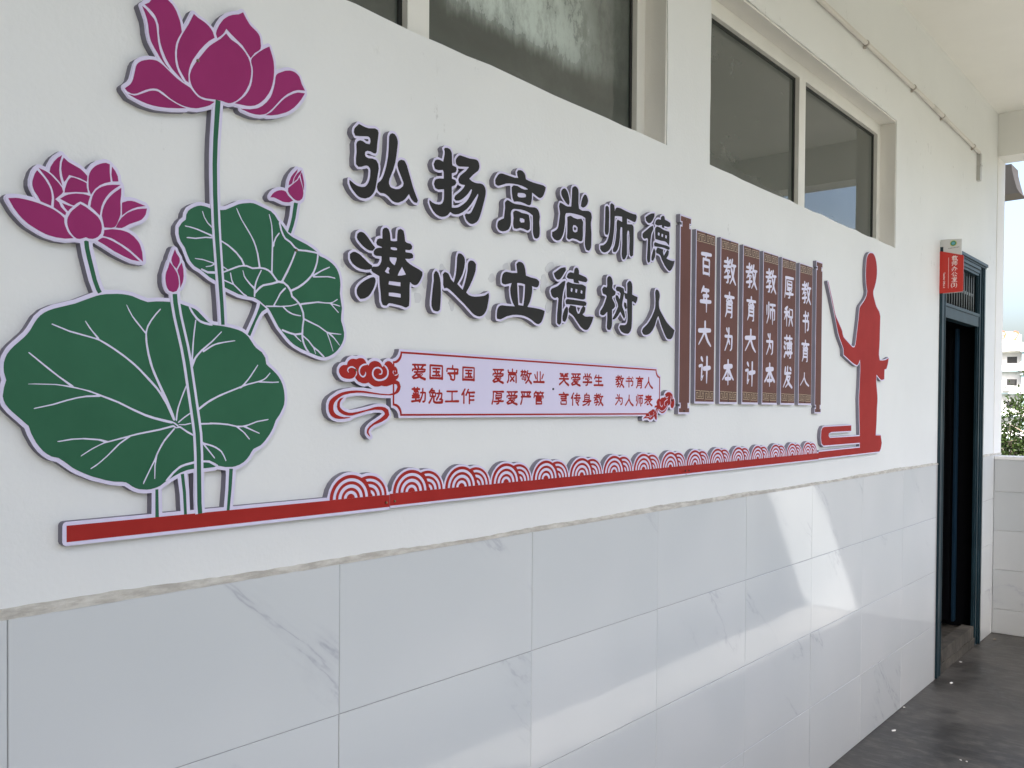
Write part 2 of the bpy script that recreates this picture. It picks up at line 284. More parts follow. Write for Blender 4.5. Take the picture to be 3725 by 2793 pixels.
DATA = {  # mural outlines traced in image pixels, unprojected to the wall, baked as wall coordinates
 'pt_0': '3568,10586 29,-12 69,-57 12,-23 7,-26 13,-116 11,-49 7,-23 21,-47 13,-21 14,-18 33,-32 -34,22 -42,42 -55,72 -24,36 -8,21 -11,43 -5,56 -11,45 -17,44',
 'pt_1': '3588,10606 37,27 18,27 23,43 19,17 23,11 23,3 23,-4 25,-22 40,-22 20,-22 17,-24 26,-55 8,-26 12,-65 -33,-64 -15,-37 -6,-29 -6,-53 3,-66 9,-40 16,-37 36,-54 20,-16 -70,48 -36,29 -28,30 -27,37 -32,66 -15,43 -11,66 -1,47 -3,22 -16,42 -12,19 -21,20 -25,17',
 'pt_2': '4008,10673 37,-18 54,-14 24,-10 22,-12 20,-17 17,-20 15,-42 -52,-43 -41,-46 -44,-57 -59,-92 -22,-48 -14,-44 -5,-40 2,-64 -23,8 -49,67 -12,21 -6,19 -9,40 -3,23 1,52 10,53 16,46 22,45 56,100',
 'pt_3': '4469,10843 32,-44 28,-31 16,-14 60,-31 17,-13 13,-16 8,-26 6,-56 -5,-27 -17,-19 -41,-33 -40,-55 -79,82 -111,61 -48,31 -19,-38 -15,-20 -18,-19 -33,-30 -12,34 6,28 24,53 39,59 14,15 36,31 39,23 58,24',
 'pt_4': '4306,10611 32,-25 18,-11 62,-18 40,-22 35,-28 28,-32 19,-40 10,-43 2,-22 -1,-22 -5,-41 -10,-40 -8,-23 -32,-64 -38,-53 -49,-50 -38,-26 -21,-10 -22,-6 -29,0 -23,3 -67,-5 -90,-14 -43,2 -21,6 -24,15 -21,21 -15,19 -11,22 -8,26 -3,27 2,21 13,40 20,39 24,39 91,128 28,34 33,32 72,62',
 'pt_5': '4735,10636 32,-76 13,-42 5,-45 0,-43 -5,-60 -14,-64 -15,-41 -21,-41 -40,-57 -33,-34 -33,-28 -37,-23 -39,-14 -41,-9 -117,-9 52,41 48,48 27,37 12,21 20,44 12,43 7,60 1,30 -3,29 -14,40 -1,20 10,22 17,20 52,51 53,44',
 'pt_6': '4809,10409 15,17 20,13 61,35 47,15 26,3 25,-1 20,-6 19,-10 15,-13 13,-25 10,-27 39,-54 -63,-13 -20,-6 -45,-21 -61,-41 -37,-33 -33,-33 -89,-104 -32,-33 -32,-28 -19,-11 -46,-17 -45,-8 -60,-1 -88,12 88,18 69,25 21,11 37,26 48,47 37,50 18,38 19,62 10,43 5,48',
 'pt_7': '5119,10331 -39,-64 -40,-52 -43,-46 -47,-39 -41,-26 -85,-41 -63,-22 -63,-14 62,46 109,125 34,33 38,30 56,36 39,19 20,5',
 'pt_8': '3429,9913 43,41 14,25 10,27 21,97 7,18 16,21 20,17 21,12 44,19 29,7 29,3 21,-4 21,-8 21,-10 72,-45 40,-23 47,-20 70,-22 48,-41 23,-15 27,-7 27,-3 99,10 -44,-40 -42,-23 -63,-28 -22,-7 -47,-8 -50,-1 -26,2 -46,9 -58,19 -59,31 -25,9 -25,5 -30,-5 -28,-10 -39,-20 -67,-45 -23,-9 -25,-5 -32,8',
 'pt_9': '3456,9875 48,2 25,10 96,58 25,10 25,6 25,0 95,-37 46,-15 46,-11 53,-6 -72,-19 -90,-20 -69,-10 -50,-3 -48,1 -45,6 -44,9',
 'pl_0': '2591,8921 47,11 22,2 44,-1 44,-4 46,-7 73,-17 27,-9 25,-12 24,-14 29,-24 1,-32 5,-21 17,-40 12,-17 32,-27 -60,-12 -64,0 -51,7 -25,6 -46,18 -68,35 -38,28 -29,30 -31,39',
 'pl_1': '2783,9154 36,-32 18,-20 30,-46 10,-25 6,-30 2,-30 -6,-52 -71,19 -20,33 -21,28 -9,20 -6,20 -1,21 3,21 14,45',
 'pl_2': '2795,9173 44,-12 21,-9 20,-12 51,-46 25,-30 9,-29 -12,-19 -45,-45 28,-19 13,-30 37,-34 -6,-21 -37,21 -45,23 4,56 -1,21 -8,42 -10,27 -24,43',
 'pl_3': '2958,9300 -16,-52 -5,-59 5,-49 17,-61 -29,33 -28,27 -32,22 7,37 25,45 24,30',
 'pl_4': '2969,9284 32,-24 86,-32 29,-20 24,-23 0,-21 -3,-22 -50,16 -79,8 -22,-39 -14,-19 -13,43 -7,49 4,44',
 'pl_5': '3020,9151 22,3 23,-4 44,-10 26,-9 2,-33 9,-35 -88,-12 -83,-20 4,30 14,46 11,24',
 'pl_6': '3235,9294 23,11 23,7 29,-5 0,-63 7,-68 -44,-18 -38,-23 -37,-36 -30,-47 -15,34 -3,26 0,52 3,26 6,20 9,20 13,20 17,19 18,14',
 'pl_7': '3328,9292 26,-28 18,-34 5,-39 -44,-9 -9,50',
 'pl_8': '2943,8981 36,29 24,13 26,9 29,8 51,6 22,-1 31,-5 -13,-43 -5,-30 -28,13 -26,7 -25,-16 -23,-22 -21,3',
 'pl_9': '2959,8952 41,-10 35,-3 -21,-20 -14,-20 -21,21',
 'pl_10': '3395,9168 -45,-37 -32,-30 -14,-16 -24,-34 -20,-36 -14,-38 -12,-68 -36,30 -34,24 5,38 10,39 11,25 15,24 21,21 24,17 40,19 42,11',
 'pl_11': '3400,9147 -1,-52 -6,-54 2,-53 -2,-46 -7,-24 -17,-45 -9,-20 -14,-15 -24,-9 -53,-5 -19,87 6,41 13,40 19,38 25,35 31,34',
 'pl_12': '3406,9035 46,22 27,5 28,-1 88,-19 -64,-19 -43,-21 -37,-25 -45,-40',
 'pl_13': '3607,9025 -11,-49 -14,-23 -18,-21 -23,-15 -74,-35 -42,-29 -21,-12 -23,-3 -24,0 20,42 26,39 33,34 17,14 38,22 37,17 39,11',
 'pl_14': '3090,8969 41,-16 71,-44 18,-14 13,-18 10,-20 5,-21 2,-22 -7,-39 -23,-29 -18,-12 -20,-9 -29,-2 -22,7 -26,-12 -20,-7 -20,-1 -20,10 -16,15 -15,19 -10,21 -7,21 -3,21 1,21 5,20 18,36 15,20',
 'pl_15': '3269,8805 58,15 20,2 42,2 27,-2 28,-5 19,-6 36,-20 32,-30 13,-17 10,-21 14,-45 6,-71 -93,68 -22,15 -46,24 -70,31 -24,8 -61,6 9,24',
 'pl_16': '3256,8746 28,-1 48,-14 62,-26 79,-45 75,-56 -65,4 -59,18 -78,29 -81,41 -47,20 18,17',
 'bl_0': '3844,8739 13,-30 26,-33 3,-20 -3,-20 -26,-51 -30,28 -14,34 5,25',
 'bl_1': '3799,8631 33,-37 30,-44 10,-27 5,-28 2,-28 -4,-28 -17,-34 -31,-11 -34,8 -14,19 -9,23 -5,27 -2,27 2,25 5,24 17,41',
 'bl_2': '3903,8639 14,-51 3,-56 -3,-25 -5,-24 -21,-46 -2,52 -5,39 -11,23 -7,23 17,34',
 'br_0': '4749,9320 26,37 17,16 20,13 25,12 27,7 25,2 23,-5 27,-32 54,-35 -43,-23 -46,-6 -23,0 -74,18 -21,3',
 'br_1': '5061,9559 36,-88 6,-26 2,-26 -4,-25 -9,-23 -28,-23 -21,-5 -22,2 -26,11 -42,31 -14,19 0,31 17,17 86,74',
 'br_2': '5041,9627 -5,-24 -38,-61 -16,-53 -17,-14 -21,-11 6,32 21,49 24,33',
 'br_3': '5083,9629 -9,-36 -16,-17 -22,-40 -38,-34 9,37 9,18 25,34',
 'br_4': '5088,9609 14,-47 9,-40 2,-21 -2,-50 -39,128',
 'fp_tall': '3596,9821 -84,15 -54,16 -10,8 -4,12 -13,8 -18,18 -4,19 5,12 39,36 14,27 11,30 18,90 9,21 11,15 35,31 60,29 39,11 33,3 14,-2 -50,65 -26,43 -20,63 -3,54 -12,48 -15,39 -19,39 -2,12 3,12 13,10 7,17 39,30 36,63 28,24 23,12 29,5 29,-5 12,-6 25,-21 39,-22 24,-24 21,-32 24,-52 15,-54 28,49 42,90 8,10 9,4 15,-1 36,-17 69,-20 38,-21 31,-31 32,73 37,56 30,30 21,17 39,24 63,28 45,31 15,1 14,-10 27,-39 31,-34 66,-37 30,-23 12,-17 10,-30 5,-55 57,38 15,-1 12,-10 30,-68 16,-51 8,-85 30,20 64,35 62,17 45,-1 27,-9 26,-16 12,-12 19,-36 6,-18 36,-52 2,-14 -3,-12 5,-12 -1,-12 -38,-63 -41,-54 -62,-61 -36,-30 -36,-22 -100,-49 -89,-27 -30,-7 -18,3 -39,-14 -39,-7 -60,0 -12,-3 -90,13 -9,5 -5,7 -1,23 -12,-3 -39,2 -45,-17 -63,2 -54,-5 -7,-17 -47,-43 -48,-25 -75,-31 -45,-10 -42,-3 -12,-12 -15,-5 -144,-34 -93,-12',
 'fp_left': '3511,8584 -36,3 -120,41 -95,47 -46,19 -15,15 -15,-5 -39,0 -12,3 -21,-10 -24,-8 -27,0 -12,3 -12,-6 -51,-9 -90,0 -42,6 -41,13 -31,13 -72,37 -27,20 -50,50 -26,33 -35,60 0,20 6,9 9,5 66,12 81,-2 42,-5 -27,39 -12,24 -7,27 3,48 13,45 15,29 30,31 15,1 45,-13 6,27 26,48 23,30 35,31 12,4 12,-2 14,-15 31,-22 78,-29 48,-31 3,0 20,37 14,18 29,25 48,26 21,7 18,0 23,-4 16,-15 15,-7 20,-20 11,-15 17,-33 8,-51 11,-9 4,-15 8,-15 -4,-83 27,12 18,3 54,0 75,-16 14,-9 20,-27 0,-18 -9,-42 -17,-30 -26,-26 -21,-14 -72,-34 -34,-25 25,-9 36,-20 41,-37 25,-42 10,-30 6,-27 1,-27 3,-12 -1,-30 -3,-9 -7,-7 -9,-3 -15,2 -12,-5',
 'fp_budl': '3814,8375 -33,11 -12,12 -15,25 -11,39 0,66 4,18 20,51 11,38 12,13 5,24 25,66 10,15 17,5 9,-3 10,-11 11,-24 26,-36 5,-27 16,-15 14,-48 3,-78 -10,-43 -23,-47 -7,-5 -12,-3 -11,-22 -10,-10 -30,-11',
 'fp_budr': '4866,9287 -69,17 -30,-3 -23,2 -9,6 -5,9 3,18 23,33 20,19 48,28 39,11 36,0 18,-4 2,21 8,12 -2,27 7,29 23,49 19,25 57,58 15,1 12,-8 18,11 18,-2 9,-10 2,-15 17,-45 12,-63 0,-51 -8,-15 -1,-42 -3,-18 -12,-27 -28,-26 -12,-7 -24,-5 -24,0 -9,3 -9,-8 -45,-24 -39,-7',
 'stem_tall': '4255,10032 -25,-328 -7,-207 3,-236 10,-251 21,-290 30,-372 11,-181 -32,-2 -12,180 -48,536 -9,126 -11,253 -4,238 6,209 21,327',
 'stem_tall_b': '4277,10030 -24,-327 -5,-103 -3,-103 3,-235 4,-124 14,-252 43,-536 11,-182 -76,-5 -13,181 -47,535 -9,127 -7,129 -7,249 -2,114 2,105 5,105 21,328',
 'stem_left': '3151,8716 7,-64 16,-71 40,-157 24,-63 14,-24 -27,-15 -16,27 -25,66 -42,159 -16,72 -8,67',
 'stem_left_b': '3173,8719 7,-63 55,-225 23,-61 13,-21 -65,-39 -17,29 -27,69 -42,160 -17,75 -7,67',
 'stem_bud': '3863,8383 6,-69 20,-109 62,-244 25,-124 75,-467 17,-116 9,-173 7,-404 7,-85 -38,-3 -7,86 -6,404 -10,172 -16,114 -75,465 -25,123 -62,244 -21,111 -6,71',
 'stem_bud_b': '3885,8385 6,-68 20,-107 62,-244 25,-125 76,-467 17,-118 9,-175 7,-403 6,-84 -83,-7 -6,87 -7,404 -9,171 -16,112 -76,465 -24,122 -62,244 -21,113 -6,72',
 'stem_budr': '5050,9326 -27,-145 -23,-76 -26,-68 -31,11 24,68 20,74 22,142',
 'stem_budr_b': '5072,9323 -27,-147 -24,-78 -26,-69 -73,27 23,67 20,72 22,141',
 'stem_a': '3707,6816 5,-227 -30,-1 0,228',
 'stem_a_b': '3730,6816 4,-227 -74,-1 0,228',
 'stem_b': '3929,6928 18,-149 9,-190 -25,-1 -11,188 -19,149',
 'stem_b_b': '3951,6931 18,-150 10,-191 -71,-3 -10,188 -19,147',
 'stem_c': '4384,6946 -13,-175 -20,-187 -27,2 16,187 9,175',
 'stem_c_b': '4406,6945 -12,-176 -20,-187 -73,7 17,186 8,175',
 'stem_leaf': '4653,8381 63,-41 -46,-30 -25,-33 -35,-62 -58,-128 -25,14 87,174 30,72',
 'leaf_small': '4077,9132 33,0 30,-3 33,-9 32,1 71,8 32,8 125,68 39,14 74,18 35,3 31,-4 148,-34 42,-28 32,-39 42,-35 59,-60 31,-19 34,-15 148,-41 62,-24 58,-29 29,-33 64,-14 42,-16 40,-20 32,-22 27,-27 18,-30 13,-32 8,-37 4,-37 -6,-86 5,-37 20,-101 -9,-77 0,-47 22,-55 15,-56 -1,-34 -7,-33 -18,-36 -24,-33 -22,-24 -23,-22 -27,-19 -33,-18 -35,-15 -37,-9 -31,-1 -62,11 -180,54 -60,25 -29,16 -33,23 -32,27 -96,95 -86,130 -19,23 -41,24 -52,34 -50,21 -120,9 -39,6 -106,34 -38,14 -75,42 -56,23 -83,51 -54,22 -24,20 -20,23 -23,46 -22,53 -35,44 -12,29 -7,31 0,48 28,45 35,31 4,40 18,35 23,20 26,17 30,15',
 'leaf_small_v': '5340,7943 -59,48 -31,18 -4,-1 0,-5 12,-32 -3,-4 -3,1 -26,55 -59,59 -50,34 -3,-3 0,-10 15,-47 26,-43 30,-32 -5,-1 -23,7 -17,18 -18,28 -18,38 -8,32 -4,32 -55,-8 -3,-4 13,-13 43,-33 3,-4 -3,-3 -38,23 -42,33 -75,14 -50,15 -7,6 -1,5 8,6 80,-22 60,-8 65,11 4,5 5,63 10,52 -6,60 -25,55 -19,23 -27,24 -52,33 -12,40 -13,21 -23,26 -37,24 -53,1 -72,-25 -83,-21 -25,-16 -28,-25 -32,-36 -2,-24 -8,-3 -6,6 1,60 -52,44 -38,40 -12,18 -12,50 4,0 4,-5 13,-40 20,-25 46,-41 30,-19 12,43 17,40 38,70 3,3 5,-3 1,-5 -29,-55 -23,-55 -10,-45 0,-20 3,-3 35,37 38,24 87,24 50,18 -1,5 -55,57 -26,16 -30,10 -23,3 -35,0 -75,-13 -55,13 -42,-2 -40,-11 -135,-61 -18,-6 -5,1 -1,5 4,5 36,15 5,5 -51,22 -3,3 3,6 29,-11 31,-17 75,35 32,13 38,9 2,3 -20,38 -45,46 -72,49 -53,25 -37,14 -3,5 5,7 80,-31 48,-28 36,-25 53,-50 28,-50 18,1 52,-12 15,0 43,8 11,5 -20,113 -18,55 -15,35 -26,46 -103,136 -30,53 -14,33 5,0 6,-8 46,-81 75,-93 46,-66 20,-43 23,-65 22,-112 4,-4 45,-1 35,-10 23,-12 4,4 7,250 -5,128 -5,37 -22,75 1,6 5,-1 16,-42 13,-55 5,-48 3,-92 6,2 19,43 34,42 6,4 6,-6 -36,-50 -18,-43 -3,-27 -12,-15 -5,-223 22,-27 36,-36 30,0 9,8 77,135 33,65 34,82 5,5 8,-2 2,-5 -4,-15 -49,-111 -36,-71 -51,-88 2,-4 51,-31 29,-34 73,36 57,38 45,37 42,41 29,42 25,58 13,42 8,63 -4,3 -28,3 -110,0 -70,-5 -50,23 -41,36 -59,27 -23,28 -22,40 -18,62 1,13 5,1 12,-11 17,-60 18,-33 19,-25 61,-29 43,-37 37,-17 40,0 53,5 112,-3 6,-1 11,-10 5,-10 0,-18 -8,-55 -20,-60 -28,-57 114,63 63,27 7,3 5,-3 -2,-6 -100,-49 -71,-45 -2,-5 165,19 65,-5 10,-5 -2,-7 -38,4 -57,0 -153,-20 -10,0 -5,9 -5,1 -47,-50 -54,-44 -51,-33 -70,-36 -4,-6 9,-32 43,-28 42,-36 10,5 37,8 155,27 85,-2 53,5 35,10 47,29 10,2 -3,-8 -22,-15 -40,-22 3,-4 50,-5 42,-9 0,-5 -10,-1 -67,10 -16,-1 3,-6 73,-59 -3,-6 -8,3 -87,70 -12,4 -143,-5 -175,-35 -6,-4 30,-65 5,-47 5,-5 164,-55 87,-46 45,-8 128,-4 2,-2 -5,-4 -37,-2 -83,1 40,-31 45,-45 21,-24 -3,-5 -72,67 -66,40 0,-5 24,-52 37,-98 3,-10 -4,-2 -44,105 -33,67 -88,46 -165,52 -3,-8 -10,-62 -2,-68 65,-43 52,-52 56,-32 60,-46 13,-12 0,-5|5047,8303 -42,4 -45,13 -28,13 -47,36 -138,-12 -30,0 -9,6 4,4 75,6 3,10 36,55 29,54 42,43 18,12 5,-4 0,-8 -55,-53 -63,-106 60,1 93,13 35,8 57,19 4,-4 -3,-5 -26,-10 -52,-16 -53,-8 -10,-3 0,-3 33,-25 50,-20 45,-8 50,-4 3,-5 -3,-4|4505,8430 -18,3 -7,5 -95,73 -103,29 -4,3 -1,5 8,3 88,-25 -11,27 -11,53 1,7 5,1 4,-6 11,-52 19,-35 94,-71 31,-14 1,-6|4140,8581 -58,21 -3,9 6,5 57,-16 73,7 6,-1 4,-8 -5,-9 -15,-4|4125,8632 -3,4 3,3 42,11 19,11 6,8 -90,16 -75,2 -5,4 1,2 69,2 115,-19 4,-5 -1,-6 -28,-17 -10,-5|3952,8846 -2,2 0,5 15,4 62,3 93,22 61,6 -29,11 -112,28 -70,10 -25,0 -12,4 2,4 47,0 63,-8 137,-31 9,-3 3,-5 -4,-10 6,-7 -4,-4 -70,-5 -90,-22|4177,8963 -42,34 -28,39 -18,47 1,6 5,-1 17,-45 30,-40 44,-32 0,-8',
 'leaf_big': '3157,8280 55,24 29,10 42,10 87,11 44,2 39,-2 38,-5 68,-22 57,-13 70,12 63,5 68,2 72,-5 102,-23 34,-10 27,-16 94,-81 46,-20 91,-4 72,-7 77,-14 41,-13 32,-18 30,-23 55,-70 23,-22 57,-33 36,-47 10,-55 26,-22 29,-19 51,-42 23,-23 25,-35 20,-39 13,-43 7,-44 2,-44 -6,-43 -12,-31 -33,-57 -44,-55 -29,-68 -18,-30 -19,-28 -44,-51 -23,-22 -26,-20 -71,-28 -22,-28 -20,-31 -26,-28 -30,-24 -40,-20 -42,-12 -31,-4 -64,2 -79,16 -26,-11 -110,-6 -70,3 -67,-9 -62,-19 -56,-25 -67,-35 -53,-36 -40,-14 -42,-8 -31,-1 -61,7 -29,11 -28,15 -24,19 -26,16 -30,6 -63,5 -65,15 -99,32 -69,30 -56,29 -26,16 -61,49 -39,27 -49,12 -31,19 -28,23 -25,30 -23,32 -17,32 -16,33 -18,55 -107,99 -25,26 -21,28 -12,28 -6,30 8,58 15,54 -15,53 -2,34 2,34 8,30 12,29 21,31 25,29 65,63 22,25 20,27 33,62 18,28 21,25 27,22 30,18 39,17 150,50',
 'leaf_big_v': '3578,6866 4,18 89,170 17,42 39,73 28,41 27,31 55,58 8,2 2,-7 -3,-5 -84,-93 -45,-72 -18,-38 -15,-80 -4,-105 -5,-1 -1,4 0,100 4,27 -1,4 -2,-1 -38,-68 -49,-97 -3,-4|3768,6876 0,5 9,13 51,54 55,41 20,10 45,13 77,15 9,-3 2,-8 -8,-8 -88,-16 -32,-10 -28,-15 -42,-34 -40,-43|4215,6976 -57,31 -28,5 -40,1 -5,5 0,6 13,6 60,-3 52,-25 28,-17 2,-4 -2,-2|3168,7003 -2,6 54,34 25,20 50,42 85,83 61,43 -168,-37 -38,-15 -60,-30 -80,-48 -2,3 4,5 51,33 35,20 79,37 3,5 -42,13 -113,11 -70,-1 -105,-14 -11,1 1,5 98,16 100,3 117,-11 60,-17 240,57 178,31 112,27 8,-1 20,-15 12,2 2,3 -39,27 -18,-3 -67,15 -88,23 -60,20 -93,40 -129,63 -135,50 -10,-4 -103,-3 -60,-10 -70,-18 -100,-31 -137,-30 -3,3 2,3 8,3 123,29 97,31 78,20 70,13 74,4 -7,5 -67,23 -53,13 -125,22 -52,6 -186,1 1,3 47,3 145,0 98,-11 -158,119 -127,105 -4,6 1,3 8,-2 204,-161 97,-65 9,-11 117,-26 165,-58 65,-25 95,-46 110,-47 78,-25 150,-34 30,-15 24,-18 3,-12 8,5 7,-1 63,-40 62,-32 6,-5 -1,-8 -10,-1 -60,31 -62,41 -38,-3 -22,11 -120,-27 -158,-26 -75,-15 -87,-57 -93,-87 -59,-49 -36,-26|4315,7014 -4,2 -20,40 -25,38 -41,28 -25,12 -42,15 -33,8 -3,-3 83,-99 6,-11 -3,-3 -5,2 -116,131 -4,7 1,5 9,3 12,-11 83,-24 37,-17 29,-18 23,-20 22,-35 17,-38 2,-7|4543,7191 -57,60 -73,51 -75,15 -80,8 -63,3 -125,-3 -5,4 0,7 5,4 85,0 13,3 75,-3 87,-8 90,-19 55,0 55,10 90,29 118,17 2,-5 -10,-6 -105,-16 -111,-36 19,-10 111,-47 5,-5 -4,-4 -162,61 -39,-2 2,-5 56,-43 44,-50 2,-7|3923,7323 -40,2 -3,4 3,3 55,1 42,9 13,-1 -2,-5 -6,-3 -47,-10|3875,7343 0,6 5,6 47,36 56,36 5,2 5,-2 -4,-8 -59,-38 -45,-35|3858,7358 -5,11 4,30 7,45 11,37 42,108 25,55 8,12 5,-7 -50,-118 -23,-65 -10,-50 -5,-50 -4,-7|3838,7361 -8,8 -59,122 -50,78 -34,45 -137,139 -45,40 -69,53 -96,63 -105,58 -42,13 -178,38 -127,45 -4,3 1,5 5,1 118,-41 200,-43 3,1 -2,5 -54,65 -29,47 2,5 2,-1 49,-66 50,-53 3,-10 66,-32 67,-40 55,-35 78,-56 47,-40 95,-90 54,-57 36,-45 1,5 -71,150 -28,75 -18,70 -12,68 -5,42 0,48 -83,92 -26,35 -26,43 -19,42 2,3 3,-3 44,-77 103,-116 3,1 14,45 28,47 44,58 35,37 6,1 -1,-8 -37,-43 -37,-50 -28,-50 -10,-35 -3,-22 5,-70 16,-83 30,-102 35,-80 88,-174 53,-121 15,-45 -6,-8|4055,7446 -6,8 4,6 57,42 55,33 88,42 212,79 23,19 51,54 86,114 6,-2 -2,-7 -61,-86 -34,-42 -33,-35 4,-1 135,33 43,15 27,17 43,43 5,-2 -1,-5 -38,-42 -24,-16 -22,-10 -3,-4 115,-1 58,4 5,-3 -3,-6 -65,-5 -127,0 -20,2 -105,-26 -50,-17 -18,-13 -15,0 -135,-50 -77,-32 -85,-45 -83,-59|3993,7786 -5,3 -3,7 10,28 -3,10 0,25 10,135 12,112 13,78 3,5 4,0 2,-5 -19,-153 -10,-152 1,-21 26,38 48,50 98,79 88,84 6,-3 -5,-7 -86,-86 -78,-67 5,0 73,46 52,20 98,20 60,10 9,-1 1,-2 -5,-4 -113,-23 -72,-20 -43,-23 -65,-43 -8,0 -3,5 1,6 -2,0 -39,-41 -21,-29 -30,-76|4160,8151 -50,7 -37,10 -38,25 -45,53 -20,35 -1,8 6,1 10,-4 32,-47 33,-34 25,-17 33,-10 57,-8 18,-7 4,-7 -4,-5',
 'lotus_board': '2983,6445 -18,12 -6,18 1,120 5,15 11,10 14,4 660,0 2,164 -2,3 -55,-2 -57,9 -50,20 -58,40 -110,15 -147,43 -123,57 -35,22 -95,72 -45,12 -22,12 -33,23 -35,35 -30,41 -38,73 -19,53 -118,111 -32,42 -14,31 -7,28 5,77 14,48 -14,55 0,65 13,50 30,56 23,28 91,91 21,29 53,92 49,49 76,41 157,52 141,67 -33,82 -48,185 -15,86 -40,1 -70,-15 -75,0 -72,13 -45,17 -80,40 -33,25 -45,45 -25,31 -37,60 -6,15 2,17 15,18 46,13 78,3 55,-4 -28,48 -8,27 0,43 18,62 18,31 26,27 21,3 40,-8 5,17 25,49 20,25 45,41 13,4 15,-3 17,-17 30,-22 83,-31 37,-24 32,48 38,32 63,28 25,1 25,-5 51,-43 14,-18 16,-32 7,-45 15,-18 8,-32 0,-65 41,8 43,0 87,-19 13,-8 18,-24 5,-25 -12,-52 -24,-36 -32,-29 -85,-42 -18,-13 45,-23 17,-12 38,-42 19,-36 15,-50 5,-65 -3,-20 -11,-13 -12,-5 -18,2 -17,-5 -73,6 -62,19 -75,28 -88,45 -39,16 -11,9 -11,-4 2,-30 13,-58 42,-167 23,-60 12,-23 102,11 70,0 45,-6 122,-34 80,13 100,5 -1,26 -25,13 -16,22 -12,28 -6,32 0,63 34,107 13,18 7,30 26,65 14,15 21,3 19,-11 16,-33 25,-32 6,-25 16,-20 14,-52 3,-80 -7,-33 -23,-55 -11,-10 -13,-5 -6,-10 5,-15 2,-45 142,-36 32,-20 92,-79 38,-16 34,-1 -10,155 -15,155 -65,27 -79,50 -60,26 -40,36 -15,19 -42,95 -40,55 -19,64 3,60 31,51 31,29 5,35 25,48 46,35 48,24 32,9 89,-3 -7,237 0,168 5,140 17,242 -74,-36 -62,-24 -78,-11 -10,-9 -15,-6 -120,-29 -90,-15 -60,-6 -70,3 -37,5 -105,27 -48,51 -5,20 5,16 41,39 14,25 29,120 20,38 36,32 33,19 42,16 59,10 -37,48 -26,40 -9,20 -15,55 -3,50 -9,40 -41,100 6,18 15,12 17,22 26,20 37,63 20,21 38,21 42,3 30,-8 27,-22 36,-20 29,-28 21,-30 26,-55 11,-38 61,126 12,12 22,3 40,-19 58,-15 40,-19 37,-28 26,56 36,55 41,41 57,38 63,28 38,28 12,3 17,-1 14,-10 30,-42 26,-29 75,-43 27,-23 15,-28 11,-61 45,29 20,0 16,-10 35,-78 14,-45 7,-73 83,47 45,14 62,3 28,-7 26,-14 26,-25 23,-52 36,-53 5,-45 -38,-67 -28,-38 -20,-26 -60,-60 -32,-26 -46,-30 -115,-52 -100,-28 -25,1 -40,-14 -60,-8 -52,0 -85,11 -18,12 -7,22 -30,-3 -13,3 -50,-18 -46,1 -30,-410 -3,-135 9,-302 38,8 123,67 47,17 67,16 63,3 142,-31 40,-13 37,-25 43,-48 33,-25 32,-33 12,29 20,72 14,93 -53,-11 -43,0 -87,19 -40,-4 -13,5 -9,11 -4,12 2,15 24,37 25,25 20,13 27,14 30,9 18,3 41,-1 11,70 26,58 28,37 46,49 20,7 20,-7 20,7 19,-6 9,-10 9,-25 21,-72 6,-38 -3,-55 -7,-15 0,-32 -10,-35 -11,-19 -34,-29 -26,-145 -45,-139 147,-41 68,-26 60,-31 30,-31 75,-20 70,-32 35,-23 36,-37 22,-40 20,-67 3,-75 -5,-50 25,-138 -10,-120 23,-57 14,-50 0,-50 -9,-40 -21,-43 -27,-37 -50,-50 -41,-27 -53,-25 -50,-14 -52,0 -65,13 -168,51 -85,37 -45,30 -32,26 -105,105 -90,135 -39,-24 -44,-70 -66,-142 41,-51 75,-50 39,-52 10,-50 93,-72 32,-33 27,-37 23,-45 15,-48 7,-67 0,-35 -5,-38 -18,-47 -34,-58 -41,-51 -40,-86 -28,-41 -40,-48 -60,-52 -70,-29 -41,-58 -51,-48 -53,-28 -46,-14 -13,-175 -15,-135 1009,-1 22,71 37,58 46,43 30,19 38,17 32,11 43,8 65,0 50,-9 62,-24 60,13 60,0 48,-9 32,-11 38,-19 34,-24 32,-33 20,-27 18,-40 10,-43 18,-2 0,-178;3741,6625 158,0 -7,135 -19,134 -81,-41 -56,-38;3984,6625 35,0 -5,120 0,175 -4,13 -50,-10 16,-130;4119,6625 178,0 15,165 5,103 -2,41 -80,14 -25,-9 -99,-6 3,-260;4510,8135 75,148 27,65 8,32 -50,17 -95,5 -52,8 -113,38 16,-265 114,-20 45,-14',
